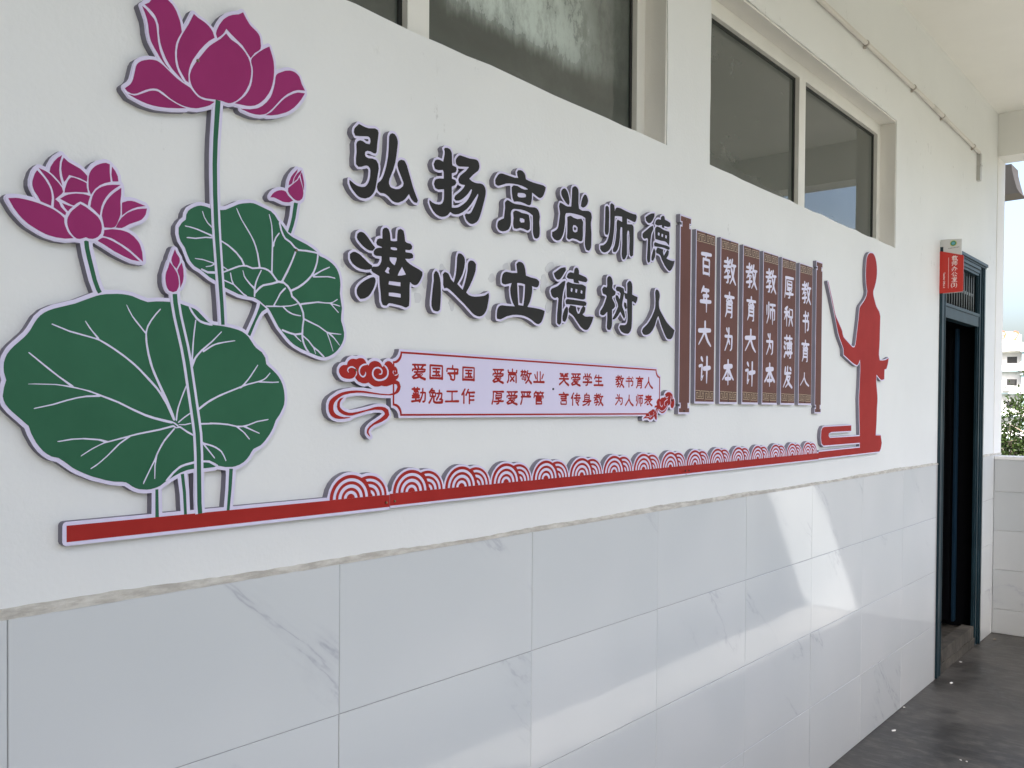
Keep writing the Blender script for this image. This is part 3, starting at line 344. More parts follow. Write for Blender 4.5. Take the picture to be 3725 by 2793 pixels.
 'wave_mid': '6196,6459 -2,168 16,3 14,58 19,37 41,52 47,35 58,28 62,14 90,-3 55,-16 30,-15 55,13 70,1 70,-18 60,-32 47,-44 31,-50 15,-43 13,45 14,29 25,36 30,30 40,28 33,16 37,14 45,9 93,-3 47,-14 38,-16 55,12 70,1 62,-15 60,-30 50,-44 23,-33 14,-27 11,-35 27,68 26,37 49,46 35,22 40,17 60,13 73,1 62,-14 45,-19 55,12 75,0 70,-19 43,-23 37,-29 41,-52 13,-28 11,-35 11,38 14,30 23,34 32,35 35,26 40,21 30,11 53,11 92,-2 48,-14 37,-16 55,12 70,1 70,-18 60,-32 45,-42 21,-30 27,-62 11,38 19,38 21,29 34,34 37,26 38,19 75,19 95,-2 40,-11 45,-19 55,12 70,1 62,-15 45,-21 25,-17 37,-33 31,-46 20,-55 13,43 17,32 36,48 53,42 58,28 60,13 73,1 45,-9 60,-25 55,13 72,0 43,-8 37,-14 60,-36 35,-35 20,-29 25,-64 14,45 14,29 25,36 30,30 39,28 33,16 63,20 20,3 92,-3 48,-14 37,-16 55,12 70,1 63,-15 60,-30 49,-44 24,-33 13,-27 11,-35 16,45 26,45 46,49 30,22 45,23 45,14 30,5 72,1 63,-14 45,-19 55,12 70,1 75,-20 60,-35 42,-42 32,-55 12,-42 -1,-181',
 'wave_far': '12312,6459 -3,208 20,49 33,46 55,47 57,28 70,17 90,-3 48,-14 37,-16 55,12 70,1 70,-18 60,-32 44,-42 21,-30 27,-62 20,58 31,47 47,44 65,36 73,18 72,1 62,-14 46,-19 54,12 76,0 70,-19 33,-16 41,-31 43,-52 19,-37 9,-31 13,43 16,32 43,55 30,24 47,28 46,16 42,8 92,-2 56,-16 30,-15 54,13 71,1 70,-18 60,-32 46,-44 29,-45 17,-48 14,45 14,29 25,36 30,30 39,28 33,16 38,14 42,8 95,-2 47,-14 38,-16 55,12 70,1 63,-15 60,-30 49,-44 23,-33 14,-27 11,-35 17,48 34,54 52,49 34,22 40,17 60,13 73,1 63,-14 45,-19 52,12 75,0 73,-19 61,-36 25,-23 32,-43 15,-30 12,-35 11,38 13,30 23,34 33,35 34,26 38,20 65,21 97,2 40,-8 60,-24 56,12 70,1 70,-18 60,-32 44,-42 21,-30 27,-62 19,55 22,37 44,47 35,25 40,20 45,14 30,5 73,1 62,-14 45,-19 55,12 70,1 75,-20 58,-33 47,-47 31,-56 14,-50 73,-1 0,-168',
 'teacher_board': '17718,6469 0,184 2388,11 -3,54 -2118,0 -72,21 -65,36 -40,123 6,87 15,72 75,73 114,18 1398,12 150,0 18,-7 10,-18 3,-117 -7,-17 -15,-9 -1179,-7 -111,-22 -5,-14 47,-32 1767,2 -81,792 6,93 30,159 21,294 3,135 -6,57 -17,66 -55,-53 -84,-46 -72,0 -132,19 -132,27 -527,146 -12,18 -7,69 -20,60 -46,46 -165,141 -50,50 -54,66 -142,243 -279,453 -194,285 -3,21 6,12 17,12 30,0 15,-9 240,-348 145,-237 41,-51 69,-60 162,-108 108,-81 54,-51 45,-72 35,-42 52,-23 186,-56 294,-100 69,-3 54,6 16,11 38,48 24,72 144,474 43,195 18,51 59,63 213,121 117,83 51,54 30,81 3,12 -51,102 -23,63 -16,78 -9,102 0,120 9,87 25,129 24,63 56,66 54,39 72,32 69,16 111,13 75,-3 45,-11 72,-29 78,-63 48,-63 16,-33 25,-60 19,-90 1,-102 -20,-87 -40,-93 -40,-69 -57,-81 -83,-93 0,-54 38,-57 48,-57 99,-102 75,-51 159,-72 51,-54 41,-63 -16,-585 -12,-108 -27,-156 0,-42 26,-60 33,-46 21,-1 279,12 108,18 213,51 24,-4 13,-21 -2,-15 -22,-54 -40,-84 -96,-117 -21,-11 -122,-25 -6,-183 -5,-27 -12,-15 -161,-24 -78,0 -69,14 -240,88 -8,-27 -6,-57 6,-48 92,-306 10,-57 -3,-99 -27,-162 -12,-279 -45,-294 62,-5 270,-3 18,-7 91,-201 -36,-81 -37,-63 -90,-68 -33,-7',
 'teacher': '17713,6627 2422,10 -5,108 -2147,0 -56,17 -55,28 -37,113 17,143 64,60 110,15 1541,13 4,-117 -1174,-5 -130,-25 -21,-48 70,-47 1809,-1 -85,828 5,78 28,156 26,389 -6,111 -27,124 -81,-90 -83,-47 -48,2 -137,19 -134,27 -521,142 -7,73 -22,65 -235,211 -84,99 -411,678 -202,301 21,3 226,-327 159,-257 43,-54 51,-47 290,-205 51,-46 38,-63 45,-56 57,-26 497,-161 70,-1 70,9 56,69 16,46 156,513 41,186 18,50 43,46 214,123 122,86 59,63 40,107 -56,111 -21,57 -22,134 -3,157 9,89 23,124 23,58 44,54 58,42 64,28 68,16 133,13 66,-7 81,-32 69,-53 54,-71 36,-83 17,-88 0,-91 -18,-80 -32,-76 -30,-56 -73,-106 -88,-99 3,-74 41,-61 148,-161 52,-41 191,-90 43,-46 37,-54 -17,-544 -15,-139 -24,-144 -1,-61 28,-66 43,-62 201,5 197,20 249,56 -64,-140 -93,-113 -146,-27 -9,-226 -147,-20 -74,-2 -65,13 -64,20 -206,80 -15,-61 -8,-61 10,-61 91,-301 10,-62 -3,-71 -25,-142 -16,-305 -48,-330 362,-7 82,-180 -68,-129 -86,-63 -3762,-12',
 't_hong': '5795,9508 -26,6 -26,12 -47,35 -22,22 -16,24 -8,18 0,26 5,1 50,-24 30,-10 24,-4 44,0 34,8 20,12 17,17 15,22 12,28 9,36 4,54 -5,24 -22,18 -24,1 -28,-9 -38,-17 -36,-8 -30,19 -1,54 8,64 -4,74 13,31 27,15 11,3 32,0 38,-14 48,3 10,26 -1,18 -3,14 -4,4 -14,8 -16,1 -104,-22 -50,-8 -19,29 6,34 14,18 43,43 74,-12 52,0 78,18 30,-5 8,-4 11,-24 -18,-118 -7,-74 -12,-18 -12,-3 -20,0 -34,8 -42,-3 -26,-16 -6,-24 9,-18 7,-5 34,-5 44,7 42,-3 12,-4 26,-30 7,-44 -43,-208 -16,-32 -17,-24 -25,-25 -24,-18 -50,-20|6247,9544 -36,6 -20,10 -38,27 -42,16 -26,3 -38,-4 -22,8 -10,6 -11,17 -5,22 11,38 35,27 24,29 20,40 18,46 18,56 21,94 8,82 4,114 12,28 9,8 22,11 30,-1 27,-22 13,-26 5,-20 0,-20 -20,-134 -15,-66 -26,-74 -49,-100 -8,-28 0,-24 19,-25 22,-8 52,-2 44,10 22,12 33,27 9,28 0,8 -71,118 -14,38 0,20 7,20 18,18 20,10 12,3 34,0 13,-9 25,-32 85,-198 20,-40 54,-90 -13,-28 -28,-1 -14,2 -35,23 -18,18 -19,28 -53,-60 -35,-27 -54,-26 -18,-4',
 'tb_hong': '5787,9484 -26,6 -32,15 -47,34 -28,28 -28,48 0,46 11,14 18,4 68,-30 30,-8 44,-2 28,7 28,20 22,37 10,40 4,44 -3,14 -17,8 -64,-25 -50,-9 -18,8 -29,24 -3,68 8,66 -4,76 14,36 16,14 -20,-2 -12,4 -25,32 -5,24 10,42 58,65 14,7 86,-12 42,0 76,18 20,0 32,-8 12,-10 18,-42 -29,-202 -15,-22 -14,-9 -42,-3 -48,8 -16,-3 -13,-11 19,-6 44,6 52,-3 22,-9 28,-30 11,-30 3,-38 -20,-94 21,24 17,34 32,88 16,62 14,100 6,136 8,28 21,26 29,15 42,1 16,-6 32,-30 14,-28 5,-24 -2,-50 -18,-118 45,18 48,-1 16,-8 36,-43 86,-200 74,-130 1,-22 -15,-32 -18,-12 -54,3 -30,16 -36,34 -38,-39 -50,-35 -46,-20 -52,-7 -46,8 -60,37 -38,15 -64,-1 -44,22 -30,-43 -56,-49 -56,-23;6223,9703 38,2 22,6 43,28 7,18 -63,104 -15,36 -16,-42 -44,-88 -12,-36 8,-20;5861,10071 24,2 2,14 -4,8 -58,-10',
 't_yang': '6882,9510 -50,14 -40,25 -32,33 -17,22 -12,24 0,22 3,5 44,-19 44,-6 46,2 32,8 26,18 14,22 7,22 4,38 -1,70 -84,-20 -28,2 -21,6 -21,40 15,38 7,9 14,10 50,16 56,9 6,2 1,4 0,62 -15,23 -68,-17 -34,2 -19,4 -18,42 23,45 28,16 22,4 26,0 40,-7 6,1 21,83 0,26 -10,28 15,15 38,8 40,-6 20,-24 7,-13 6,-114 3,-11 6,-3 54,-7 9,-25 -15,-30 -20,-10 -40,-13 -3,-7 3,-51 54,-6 17,-25 -19,-30 -50,-24 -3,-6 2,-220 13,0 44,8 42,12 30,14 54,34 48,37 31,33 27,38 20,36 14,38 -4,5 -13,-1 -42,-50 -29,-29 -54,-43 -32,-20 -40,-18 -32,-6 -16,-1 -20,14 -1,9 14,28 89,67 43,41 22,32 -3,3 -46,-3 -42,6 -17,34 10,22 23,31 90,68 47,51 -9,1 -130,-23 -26,-2 -18,4 -21,10 -6,16 -2,24 10,22 30,32 21,13 14,2 146,-2 88,10 30,0 20,-8 16,-17 9,-26 0,-24 -9,-24 -14,-19 -80,-58 -62,-57 38,-18 56,-8 40,2 40,7 42,0 30,-12 16,-17 10,-22 3,-20 -2,-34 -21,-72 -46,-126 -26,-60 -18,-36 -11,-16 -29,-26 -40,-22 -32,-10 -30,0 -29,8 -31,19 -11,13 -19,38 6,9 18,14 36,1 22,8 20,14 10,12 36,54 42,76 30,66 -4,25 -117,-143 -67,-63 -68,-47 -60,-30 -58,-14 -42,2 -34,13 -34,-36 -22,-15 -24,-12 -48,-12',
 'tb_yang': '6874,9486 -52,14 -45,28 -38,38 -33,56 1,40 15,16 18,2 36,-16 32,-8 54,0 28,8 16,10 10,14 6,20 4,68 -56,-12 -58,8 -18,14 -23,44 0,16 9,26 24,35 46,22 70,15 -2,38 -48,-13 -22,-1 -44,6 -17,12 -18,40 -3,20 28,57 42,25 26,4 56,-4 14,62 0,14 -12,30 1,12 25,27 20,9 46,4 38,-7 12,-8 29,-45 7,-112 6,-2 6,2 -6,48 14,30 35,38 29,17 20,3 144,-2 124,10 32,-12 24,-24 11,-32 1,-38 -8,-24 -26,-34 -111,-86 55,-10 94,12 44,-7 22,-10 22,-23 15,-30 3,-24 -5,-56 -38,-120 -51,-126 -34,-60 -34,-32 -46,-26 -36,-11 -42,0 -34,10 -36,23 -27,38 -13,34 -50,-26 -48,-15 -62,-5 -36,9 -50,-40 -50,-22 -32,-7;7320,9636 18,2 24,15 46,68;7096,9664 42,8 38,14 90,60 -54,-31 -42,-14 -42,-4 -32,19;7094,9768 8,18 12,13 71,51 41,38 -46,8 -14,10 -28,-40 -42,-22;7146,9958 13,30 22,32 88,68 -103,-12 3,-26 -19,-38 -28,-17 -30,-11 2,-16 36,-2',
 't_gao': '7881,9511 -26,8 -16,16 -12,18 3,28 9,24 15,16 48,26 41,16 21,124 -4,60 21,23 22,14 22,0 70,-16 46,-4 120,10 160,2 92,12 32,-2 32,-14 18,-20 12,-23 9,-38 -10,-58 0,-22 10,-56 0,-70 -9,-30 -10,-14 -32,-20 -30,-3 -24,6 -19,37 -8,24 -2,26 2,86 -4,82 -3,7 -60,20 -34,6 -56,6 -74,0 -110,-12 -22,-4 -26,-12 -18,-18 -9,-21 -2,-22 4,-44 -2,-54 -7,-30 -12,-24 -12,-16 -22,-20 -44,-20 -46,-11|8127,9576 -11,25 -6,28 10,68 -11,60 17,18 17,11 22,4 44,0 60,-10 94,4 40,-6 10,-31 13,-60 -2,-68 -16,-16 -27,-13 -16,0 -58,10 -68,0 -62,-22;8252,9667 9,-1 56,11 3,8 1,26 -40,9 -46,-5 -4,-34|8123,9887 -25,34 -8,30 -8,48 -2,48 22,20 9,7 18,4 60,4 62,-14 58,-4 32,4 40,11 1,2 -41,11 -70,8 -80,0 -90,-8 -66,-10 -56,-12 -118,-47 -26,-7 -18,2 -26,10 -5,41 12,24 26,34 17,19 23,15 23,7 32,4 214,-4 62,10 3,5 -15,24 -9,34 27,29 36,8 40,-2 37,-19 17,-22 10,-41 10,-4 50,-6 78,-4 198,4 50,-13 -1,-18 -7,-24 -30,-58 -26,-31 -30,-17 -18,-5 -28,2 -126,37 -1,-66 -7,-38 -14,-42 -21,-12 -15,-5 -26,0 -54,8 -76,4 -60,-6;8202,9957 23,-1 36,4 44,9 32,10 7,4 2,26 -25,9 -38,0 -86,-14 -5,-5 -6,-28',
 'tb_gao': '7873,9487 -34,12 -32,36 -6,18 4,32 12,34 21,22 83,42 18,110 -4,44 3,24 29,31 30,17 34,0 52,-12 -11,22 -13,58 -2,82 -70,-14 -118,-46 -28,-7 -32,2 -37,15 -9,26 -1,42 26,46 39,45 30,18 56,11 216,-4 28,4 -10,40 5,18 35,36 46,12 50,-2 44,-22 25,-28 11,-36 120,-10 200,4 48,-11 16,-11 6,-28 -16,-54 -32,-56 -38,-38 -34,-15 -38,-3 -110,30 -2,-56 -17,-58 83,2 38,-15 30,-31 21,-48 3,-34 -10,-66 10,-58 0,-78 -11,-38 -19,-24 -18,-13 -32,-13 -54,5 -20,15 -28,68 -4,184 -22,9 18,-81 -2,-80 -10,-16 -30,-23 -20,-8 -26,-1 -62,10 -56,0 -62,-21 -60,-3 -20,12 -14,44 -18,-44 -15,-20 -29,-25 -40,-19 -32,-9 -26,-5',
 't_shang': '9638,9525 -37,5 -24,34 -10,26 -2,32 14,156 0,88 -5,62 -4,8 -68,15 -124,0 -104,-4 -42,-4 -80,-15 -13,-18 -10,-26 2,-60 -2,-24 -17,-94 -22,-58 -29,-44 -23,-20 -28,-17 -30,-8 -22,-2 -42,6 -20,10 -31,25 1,49 43,17 43,24 28,25 14,29 31,152 -2,26 -20,68 16,42 7,5 32,0 94,-18 34,0 73,11 4,8 8,78 6,138 4,14 11,12 22,14 24,9 24,0 28,-11 13,-10 5,-10 6,-14 5,-26 -2,-134 13,-64 52,-11 24,-2 136,20 54,-13 16,-30 7,-32 -20,-68 0,-36 14,-102 -2,-156 -9,-34 -12,-17 -30,-26|9212,9605 -16,4 -21,13 8,106 0,98 -4,38 2,20 31,16 42,11 62,-14 78,-4 90,20 39,-35 2,-12 -6,-54 2,-112 -11,-62 -22,-13 -22,-6 -16,0 -62,12 -84,2 -26,-5 -54,-23;9335,9716 23,1 40,19 5,22 1,30 -40,19 -52,-3 -17,-28 0,-16 6,-28 5,-7|9198,10037 -52,22 -41,27 -41,37 -15,21 -3,24 5,20 18,22 19,12 24,9 22,-1 24,-12 12,-9 22,-29 20,-46 11,-54 -3,-18 -16,-23|9502,10061 -26,8 -4,5 9,48 20,50 26,38 30,28 35,-6 20,-20 14,-24 5,-24 -11,-32 -20,-26 -34,-27 -36,-16 -14,-3',
 'tb_shang': '9630,9501 -34,3 -12,7 -28,39 -14,32 -2,44 14,156 0,80 -4,52 -28,8 -7,0 29,-30 6,-14 -6,-70 2,-110 -12,-70 -22,-19 -42,-15 -26,0 -62,12 -72,2 -24,-4 -62,-24 -36,5 -28,14 -10,21 8,112 -4,146 0,-82 -18,-98 -25,-66 -43,-57 -28,-21 -30,-14 -54,-8 -50,8 -24,12 -37,30 -5,16 0,52 5,14 93,45 20,17 12,24 30,150 -22,84 1,16 18,42 11,12 14,6 40,0 46,-8 -65,56 -18,28 -5,32 7,28 27,34 30,19 24,7 32,-1 32,-15 26,-24 17,-24 19,-44 10,-40 6,138 11,36 25,24 44,19 36,1 28,-8 30,-24 15,-32 5,-28 -2,-132 4,-24 11,52 22,54 27,40 36,34 24,6 34,-8 32,-28 18,-30 5,-24 -5,-38 -32,-48 -42,-32 70,8 62,-15 10,-9 18,-34 8,-44 -20,-70 14,-130 0,-138 -5,-42 -15,-36 -42,-41 -14,-5;9336,9742 14,0 24,10 3,22 -19,8 -32,-2 -6,-10 4,-24',
 't_shi': '10469,9520 -21,35 -6,20 -2,20 14,144 -2,152 -2,56 -3,5 -34,0 -5,-7 -10,-38 -6,-102 -12,-66 -15,-52 -22,-44 -30,-32 -20,-13 -22,-8 -38,-1 -13,30 35,48 12,22 23,74 22,132 -1,107 11,23 15,15 110,-14 -1,65 -3,5 -96,-6 -84,-15 -11,-146 -14,-96 -13,-60 -24,-81 -16,-31 -33,-44 -33,-26 -28,-16 -48,-18 -24,-5 -32,0 -30,7 -20,13 -19,19 3,40 74,16 46,26 18,13 25,27 31,54 25,76 10,70 4,66 -4,228 7,9 28,21 44,-11 18,-8 13,-51 0,-28 3,-9 8,33 19,24 19,11 16,4 42,4 58,-2 96,-12 112,-8 100,-2 66,4 6,-4 17,-25 -15,-40 -14,-26 -22,-15 -32,-2 -114,14 -58,3 2,-72 16,-1 114,14 26,-15 14,-14 3,-46 0,-182 -9,-164 -10,-8 -40,-21 -38,21 -11,92 6,88 0,52 -12,82 -5,13 -34,1 -15,-40 -4,-26 5,-269 -9,-5 -7,-18 -13,-20 -27,-26 -22,-7|10043,9794 -11,17 -8,28 0,42 6,78 4,190 4,16 23,13 18,5 34,-14 13,-60 2,-72 -4,-52 -2,-130 -3,-16 -12,-22 -18,-22',
 'tb_shi': '10459,9496 -14,11 -19,36 -11,46 14,154 -4,166 -11,-124 -25,-106 -13,-32 -19,-28 -48,-42 -32,-12 -56,1 -10,9 -14,32 0,24 -48,-50 -50,-31 -50,-18 -64,-5 -46,12 -44,42 0,52 8,17 20,8 52,9 34,15 46,36 32,49 -50,2 -12,6 -16,26 -10,30 8,274 6,68 22,20 38,16 14,-1 38,-15 0,20 5,12 45,36 20,1 62,-20 12,-11 8,-22 26,13 60,9 66,-2 208,-20 168,2 18,-12 24,-34 1,-14 -5,-16 -21,-46 -17,-22 -28,-16 -58,0 38,-30 8,-16 2,-234 -6,-142 -6,-34 -20,-15 -50,-23 -24,7 -39,27 -13,98 6,140 -10,70 -10,-38 4,-274 -32,-48 -34,-34 -30,-10;10209,9651 29,36 19,50 20,92 10,72 -2,104 16,34 16,20 -32,-6 -8,-128 -19,-120 -21,-86;10593,10045 82,12 -82,8',
 't_de': '11724,9514 -28,10 -48,24 -65,43 -65,61 -36,47 -16,12 -42,11 -59,1 -12,24 -2,10 38,52 11,3 158,-7 -11,-38 8,-20 18,-28 5,-2 35,40 59,54 10,3 32,-6 4,-3 0,-8 -4,-28 -8,-22 -10,-15 -43,-41 -1,-4 40,-9 70,-6 68,0 60,9 0,-6 -16,-38 -16,-30 -30,-38 -24,-25 -38,-26 -16,-4|11134,9555 -21,30 -8,26 0,34 11,108 10,140 -26,11 -62,-22 -34,6 -25,15 0,44 11,10 172,106 44,22 52,20 4,-6 12,-40 -37,-50 -16,-28 -12,-36 -10,-50 -4,-38 4,-162 -11,-110 -5,-10|11246,9602 -19,5 0,48 26,62 28,54 13,17 41,-35 -5,-66 -6,-20 -12,-20 -38,-41 -6,-4|11308,9815 -15,32 10,16 19,15 106,-6 226,2 28,-2 48,-6 4,-3 7,-22 -1,-4 -12,-9 -26,-10 -112,12 -74,0|11714,9888 -56,29 -30,9 -50,2 -88,-6 -154,2 -5,9 -8,48 -2,92 33,28 16,8 26,5 70,-6 102,-18 146,-1 14,-20 5,-60 -3,-64 -10,-50 -2,-7;11635,9977 17,0 7,42 -45,5 -3,-3 -2,-38 3,-3;11539,9981 5,2 8,40 -46,6 -7,-34 1,-9;11435,9985 7,2 11,38 -5,3 -46,6 -5,-27 1,-14|11516,10118 -3,3 -3,28 -2,3 -108,-24 -36,2 -38,6 -5,5 6,22 13,26 15,12 23,12 34,11 20,2 43,-5 8,44 49,28 26,1 22,-7 18,-41 80,-8 70,-15 6,-4 3,-44 -3,-5 -54,-16 -30,-4 -92,0 -3,-3 6,-28|11134,10122 -24,6 -40,18 -13,35 -2,10 2,4 87,47 52,23 36,11 66,11 1,-36 -3,-8 -18,-29 -37,-43 -33,-28 -24,-13 -22,-6',
 'tb_de': '11716,9490 -80,36 -50,31 -89,80 -38,48 -41,12 -60,1 -10,-41 -15,-24 -51,-53 -38,-3 -30,6 -12,-26 -46,-22 -26,-6 -19,12 -23,36 -8,30 0,42 20,228 -38,-15 -36,-5 -30,7 -28,14 -14,19 0,56 6,12 16,14 208,124 -54,-6 -28,7 -46,20 -12,15 -14,46 1,16 9,13 90,50 58,26 102,23 20,-3 9,-9 4,-12 0,-44 -6,-18 -55,-70 -22,-23 -30,-19 42,15 18,-1 13,-12 13,-40 6,12 24,22 -22,9 -8,19 8,34 19,36 27,19 36,16 42,7 26,-2 4,24 10,13 56,32 38,1 30,-9 11,-11 11,-28 102,-15 40,-8 16,-9 7,-14 3,-54 -3,-12 -9,-10 -78,-22 -84,-2 0,-10 114,-1 18,-15 13,-22 4,-112 -12,-76 13,-16 9,-38 -5,-13 -18,-13 -8,-58 -11,-22 -21,-26 120,-6 70,10 18,-10 5,-18 -38,-86 -61,-71 -50,-30;11224,9713 34,70 22,28 -12,30 2,20 25,30 25,12 -10,12 -8,32 -4,102 -43,-60 -15,-32 -10,-36 -10,-68;11578,9759 42,42 -34,2 -12,-32',
 't_qian': '6101,8493 -20,6 -19,37 -7,76 -15,96 -4,70 -83,27 -16,12 -8,21 -20,-11 -52,-8 -66,2 -52,14 -44,24 -22,22 -13,25 0,40 21,16 18,10 24,3 20,-3 28,-8 24,-12 102,-63 42,-17 2,-4 0,-14 12,8 44,5 26,8 18,15 16,26 8,24 0,36 -6,3 -58,-6 -20,4 -18,9 -1,28 17,21 24,15 24,6 42,6 -2,8 -4,2 -56,8 -13,24 15,35 30,13 36,2 -1,66 6,26 17,18 30,8 28,-11 14,-23 8,-24 8,-64 32,-1 30,4 26,7 3,68 10,46 31,15 20,-3 21,-8 5,-6 12,-40 9,-58 23,-13 54,-3 24,-22 -6,-24 -5,-8 -29,-13 -54,-3 -3,-6 2,-16 3,-3 82,1 24,-17 -3,-29 -51,-17 -56,-5 -3,-2 27,-25 38,-18 44,-16 90,-25 46,-20 2,-4 0,-28 -8,-20 -26,-45 -29,-33 -19,-13 -26,-6 -26,2 -16,6 -27,19 -6,-46 -1,-136 -6,-64 -2,-4 -36,-19 -18,0 -46,11 -30,4 -98,8 -34,0 -16,-2 -32,-27;6180,8594 145,-1 3,5 -1,30 -2,2 -42,3 -58,0 -60,-5 -3,-2 0,-28 3,-3;6174,8708 147,-1 3,5 -1,32 -4,3 -148,-3 -5,-2 -8,-30 3,-3;6282,8814 13,-1 44,6 52,14 6,5 -54,70 -39,-54;6142,8818 29,2 -11,24 17,26 -30,14 -39,-52;6236,8910 6,2 21,44 4,12 2,21 -18,1 -77,-6 -2,-6 2,-26 27,-25;6210,9062 25,-1 36,6 2,3 0,14 -8,4 -24,3 -50,-5 -5,-4 1,-16|5791,8529 -27,23 -10,12 -6,16 -2,26 2,12 12,24 26,28 21,17 56,35 64,30 34,8 20,-8 6,-22 0,-10 -12,-40 -18,-38 -34,-50 -30,-29 -44,-23 -26,-7|5913,9013 -32,6 -30,12 -40,22 -42,32 -14,14 -10,19 7,36 29,22 26,4 22,-4 18,-8 38,-29 54,-54 40,-33 -10,-14 -22,-21',
 'tb_qian': '6093,8469 -20,5 -11,8 -24,44 -7,80 -16,98 -2,56 -6,2 6,-22 -1,-24 -13,-46 -41,-74 -39,-44 -60,-36 -60,-12 -22,4 -33,28 -15,22 -8,28 2,38 15,32 34,36 59,41 66,35 46,14 -28,20 -52,-8 -78,2 -38,9 -52,24 -42,36 -16,29 -1,60 21,22 32,20 30,4 30,-3 62,-24 98,-61 50,-24 52,10 20,24 10,28 -46,-2 -34,10 -19,12 -5,20 -44,0 -48,16 -48,26 -44,33 -20,21 -14,28 11,54 29,24 20,10 30,4 28,-6 48,-28 84,-79 1,21 18,42 41,20 22,2 -2,46 5,28 29,34 52,11 38,-17 20,-32 9,-28 7,-46 4,0 36,6 4,66 7,32 8,14 47,23 30,-5 29,-12 10,-10 16,-48 9,-52 62,-6 32,-26 6,-10 -6,-42 -12,-20 32,-26 -2,-46 -14,-19 -50,-15 46,-18 90,-26 52,-23 13,-17 -1,-44 -37,-70 -39,-44 -24,-14 -28,-6 -36,2 -16,6 -5,-166 -4,-44 -11,-16 -52,-24 -26,0 -74,16 -120,8 -12,-3 -34,-26',
 't_xin': '6831,8498 -32,7 -16,21 -13,26 0,44 18,144 14,74 -2,56 2,16 13,23 18,18 20,-8 17,-13 24,-46 12,-54 4,-108 -4,-96 -10,-82 -20,-16 -15,-6|7493,8500 -46,10 -36,18 -132,89 -182,106 -50,26 -40,14 -20,-2 -22,-7 -5,4 -14,32 0,66 -8,46 31,29 30,-4 24,-8 14,-16 26,-39 40,-28 7,0 18,44 14,48 12,80 6,102 17,46 24,5 24,-2 31,-15 18,-18 10,-22 2,-32 -12,-62 -25,-65 -35,-59 -48,-60 2,-6 79,-50 6,0 39,90 24,72 14,60 4,62 5,19 12,17 18,13 22,4 20,0 20,-4 35,-27 -4,-66 -16,-44 -30,-60 -50,-82 -56,-76 1,-4 30,-18 20,-7 38,-6 50,0 80,10 74,15 24,8 50,29 6,-1 7,-24 0,-16 -8,-42 -22,-82 -8,-20 -18,-30 -27,-29 -34,-21 -44,-11',
 'tb_xin': '6823,8473 -30,6 -14,8 -19,27 -15,34 0,54 32,218 -2,54 5,26 35,46 10,5 16,0 26,-11 23,-18 27,-52 -4,34 4,14 38,34 22,4 30,-5 30,-11 21,-22 19,-31 18,-15 18,46 10,48 13,152 18,50 15,13 28,5 34,-2 40,-19 23,-23 13,-28 4,-48 7,22 17,22 24,16 28,6 50,-4 26,-15 26,-27 0,-68 -20,-62 -48,-92 -75,-112 59,-14 38,0 80,10 90,19 66,35 16,-4 13,-16 7,-26 0,-30 -15,-66 -23,-76 -31,-50 -35,-32 -30,-17 -46,-11 -42,0 -56,12 -54,28 -118,81 -182,106 -74,35 -54,-7 -14,11 -8,16 0,-124 -14,-124 -24,-22 -26,-13;7238,8806 3,0 26,62 24,72 14,58 4,60 -11,-56 -25,-66 -38,-64 -33,-42',
 't_li': '8574,8494 -38,12 -64,29 -64,20 -66,14 -76,6 -74,-2 -74,-8 -108,-24 -98,-39 -24,-7 -55,3 -4,22 0,42 9,40 11,22 17,17 12,8 22,8 28,4 78,0 145,7 -34,36 -11,18 -20,40 -13,44 -6,44 2,26 24,60 -117,-31 -32,2 -26,8 -5,15 -2,28 11,44 9,16 19,19 18,10 20,6 20,2 92,-2 92,11 1,8 -17,94 20,19 18,12 20,4 30,0 32,-10 17,-13 14,-18 16,-40 13,-68 94,-11 102,-4 24,-6 35,-19 2,-18 -6,-28 -21,-24 -22,-9 -34,0 -58,7 7,-22 0,-18 -4,-32 -10,-44 -14,-40 -20,-42 -41,-56 4,-3 120,0 104,-4 46,-4 62,-11 -5,-26 -18,-46 -16,-32 -20,-30 -17,-16 -36,-20;8255,8690 53,-1 5,7 16,88 8,72 4,74 -5,15 -56,6 -40,0 -44,-4 -4,-3 13,-158 12,-92 3,-3',
 'tb_li': '8566,8470 -40,12 -62,28 -64,20 -64,14 -74,6 -90,-4 -90,-14 -68,-17 -120,-44 -48,-1 -30,8 -8,12 -4,24 3,70 19,52 26,27 40,18 32,5 170,4 -32,62 -9,28 -11,66 6,50 -66,-15 -28,-1 -48,12 -13,12 -6,60 11,46 12,23 26,25 44,20 116,0 66,8 -12,74 6,22 48,38 26,6 38,0 42,-14 33,-30 24,-54 11,-53 192,-15 57,-28 11,-18 -2,-40 -10,-26 -22,-24 -32,-15 -68,1 -2,-36 -13,-58 -21,-56 -28,-52 182,-4 76,-8 42,-10 10,-12 2,-14 -26,-78 -39,-68 -23,-22 -40,-22;8264,8714 26,0 16,92 8,116 -40,4 -56,-4 22,-206',
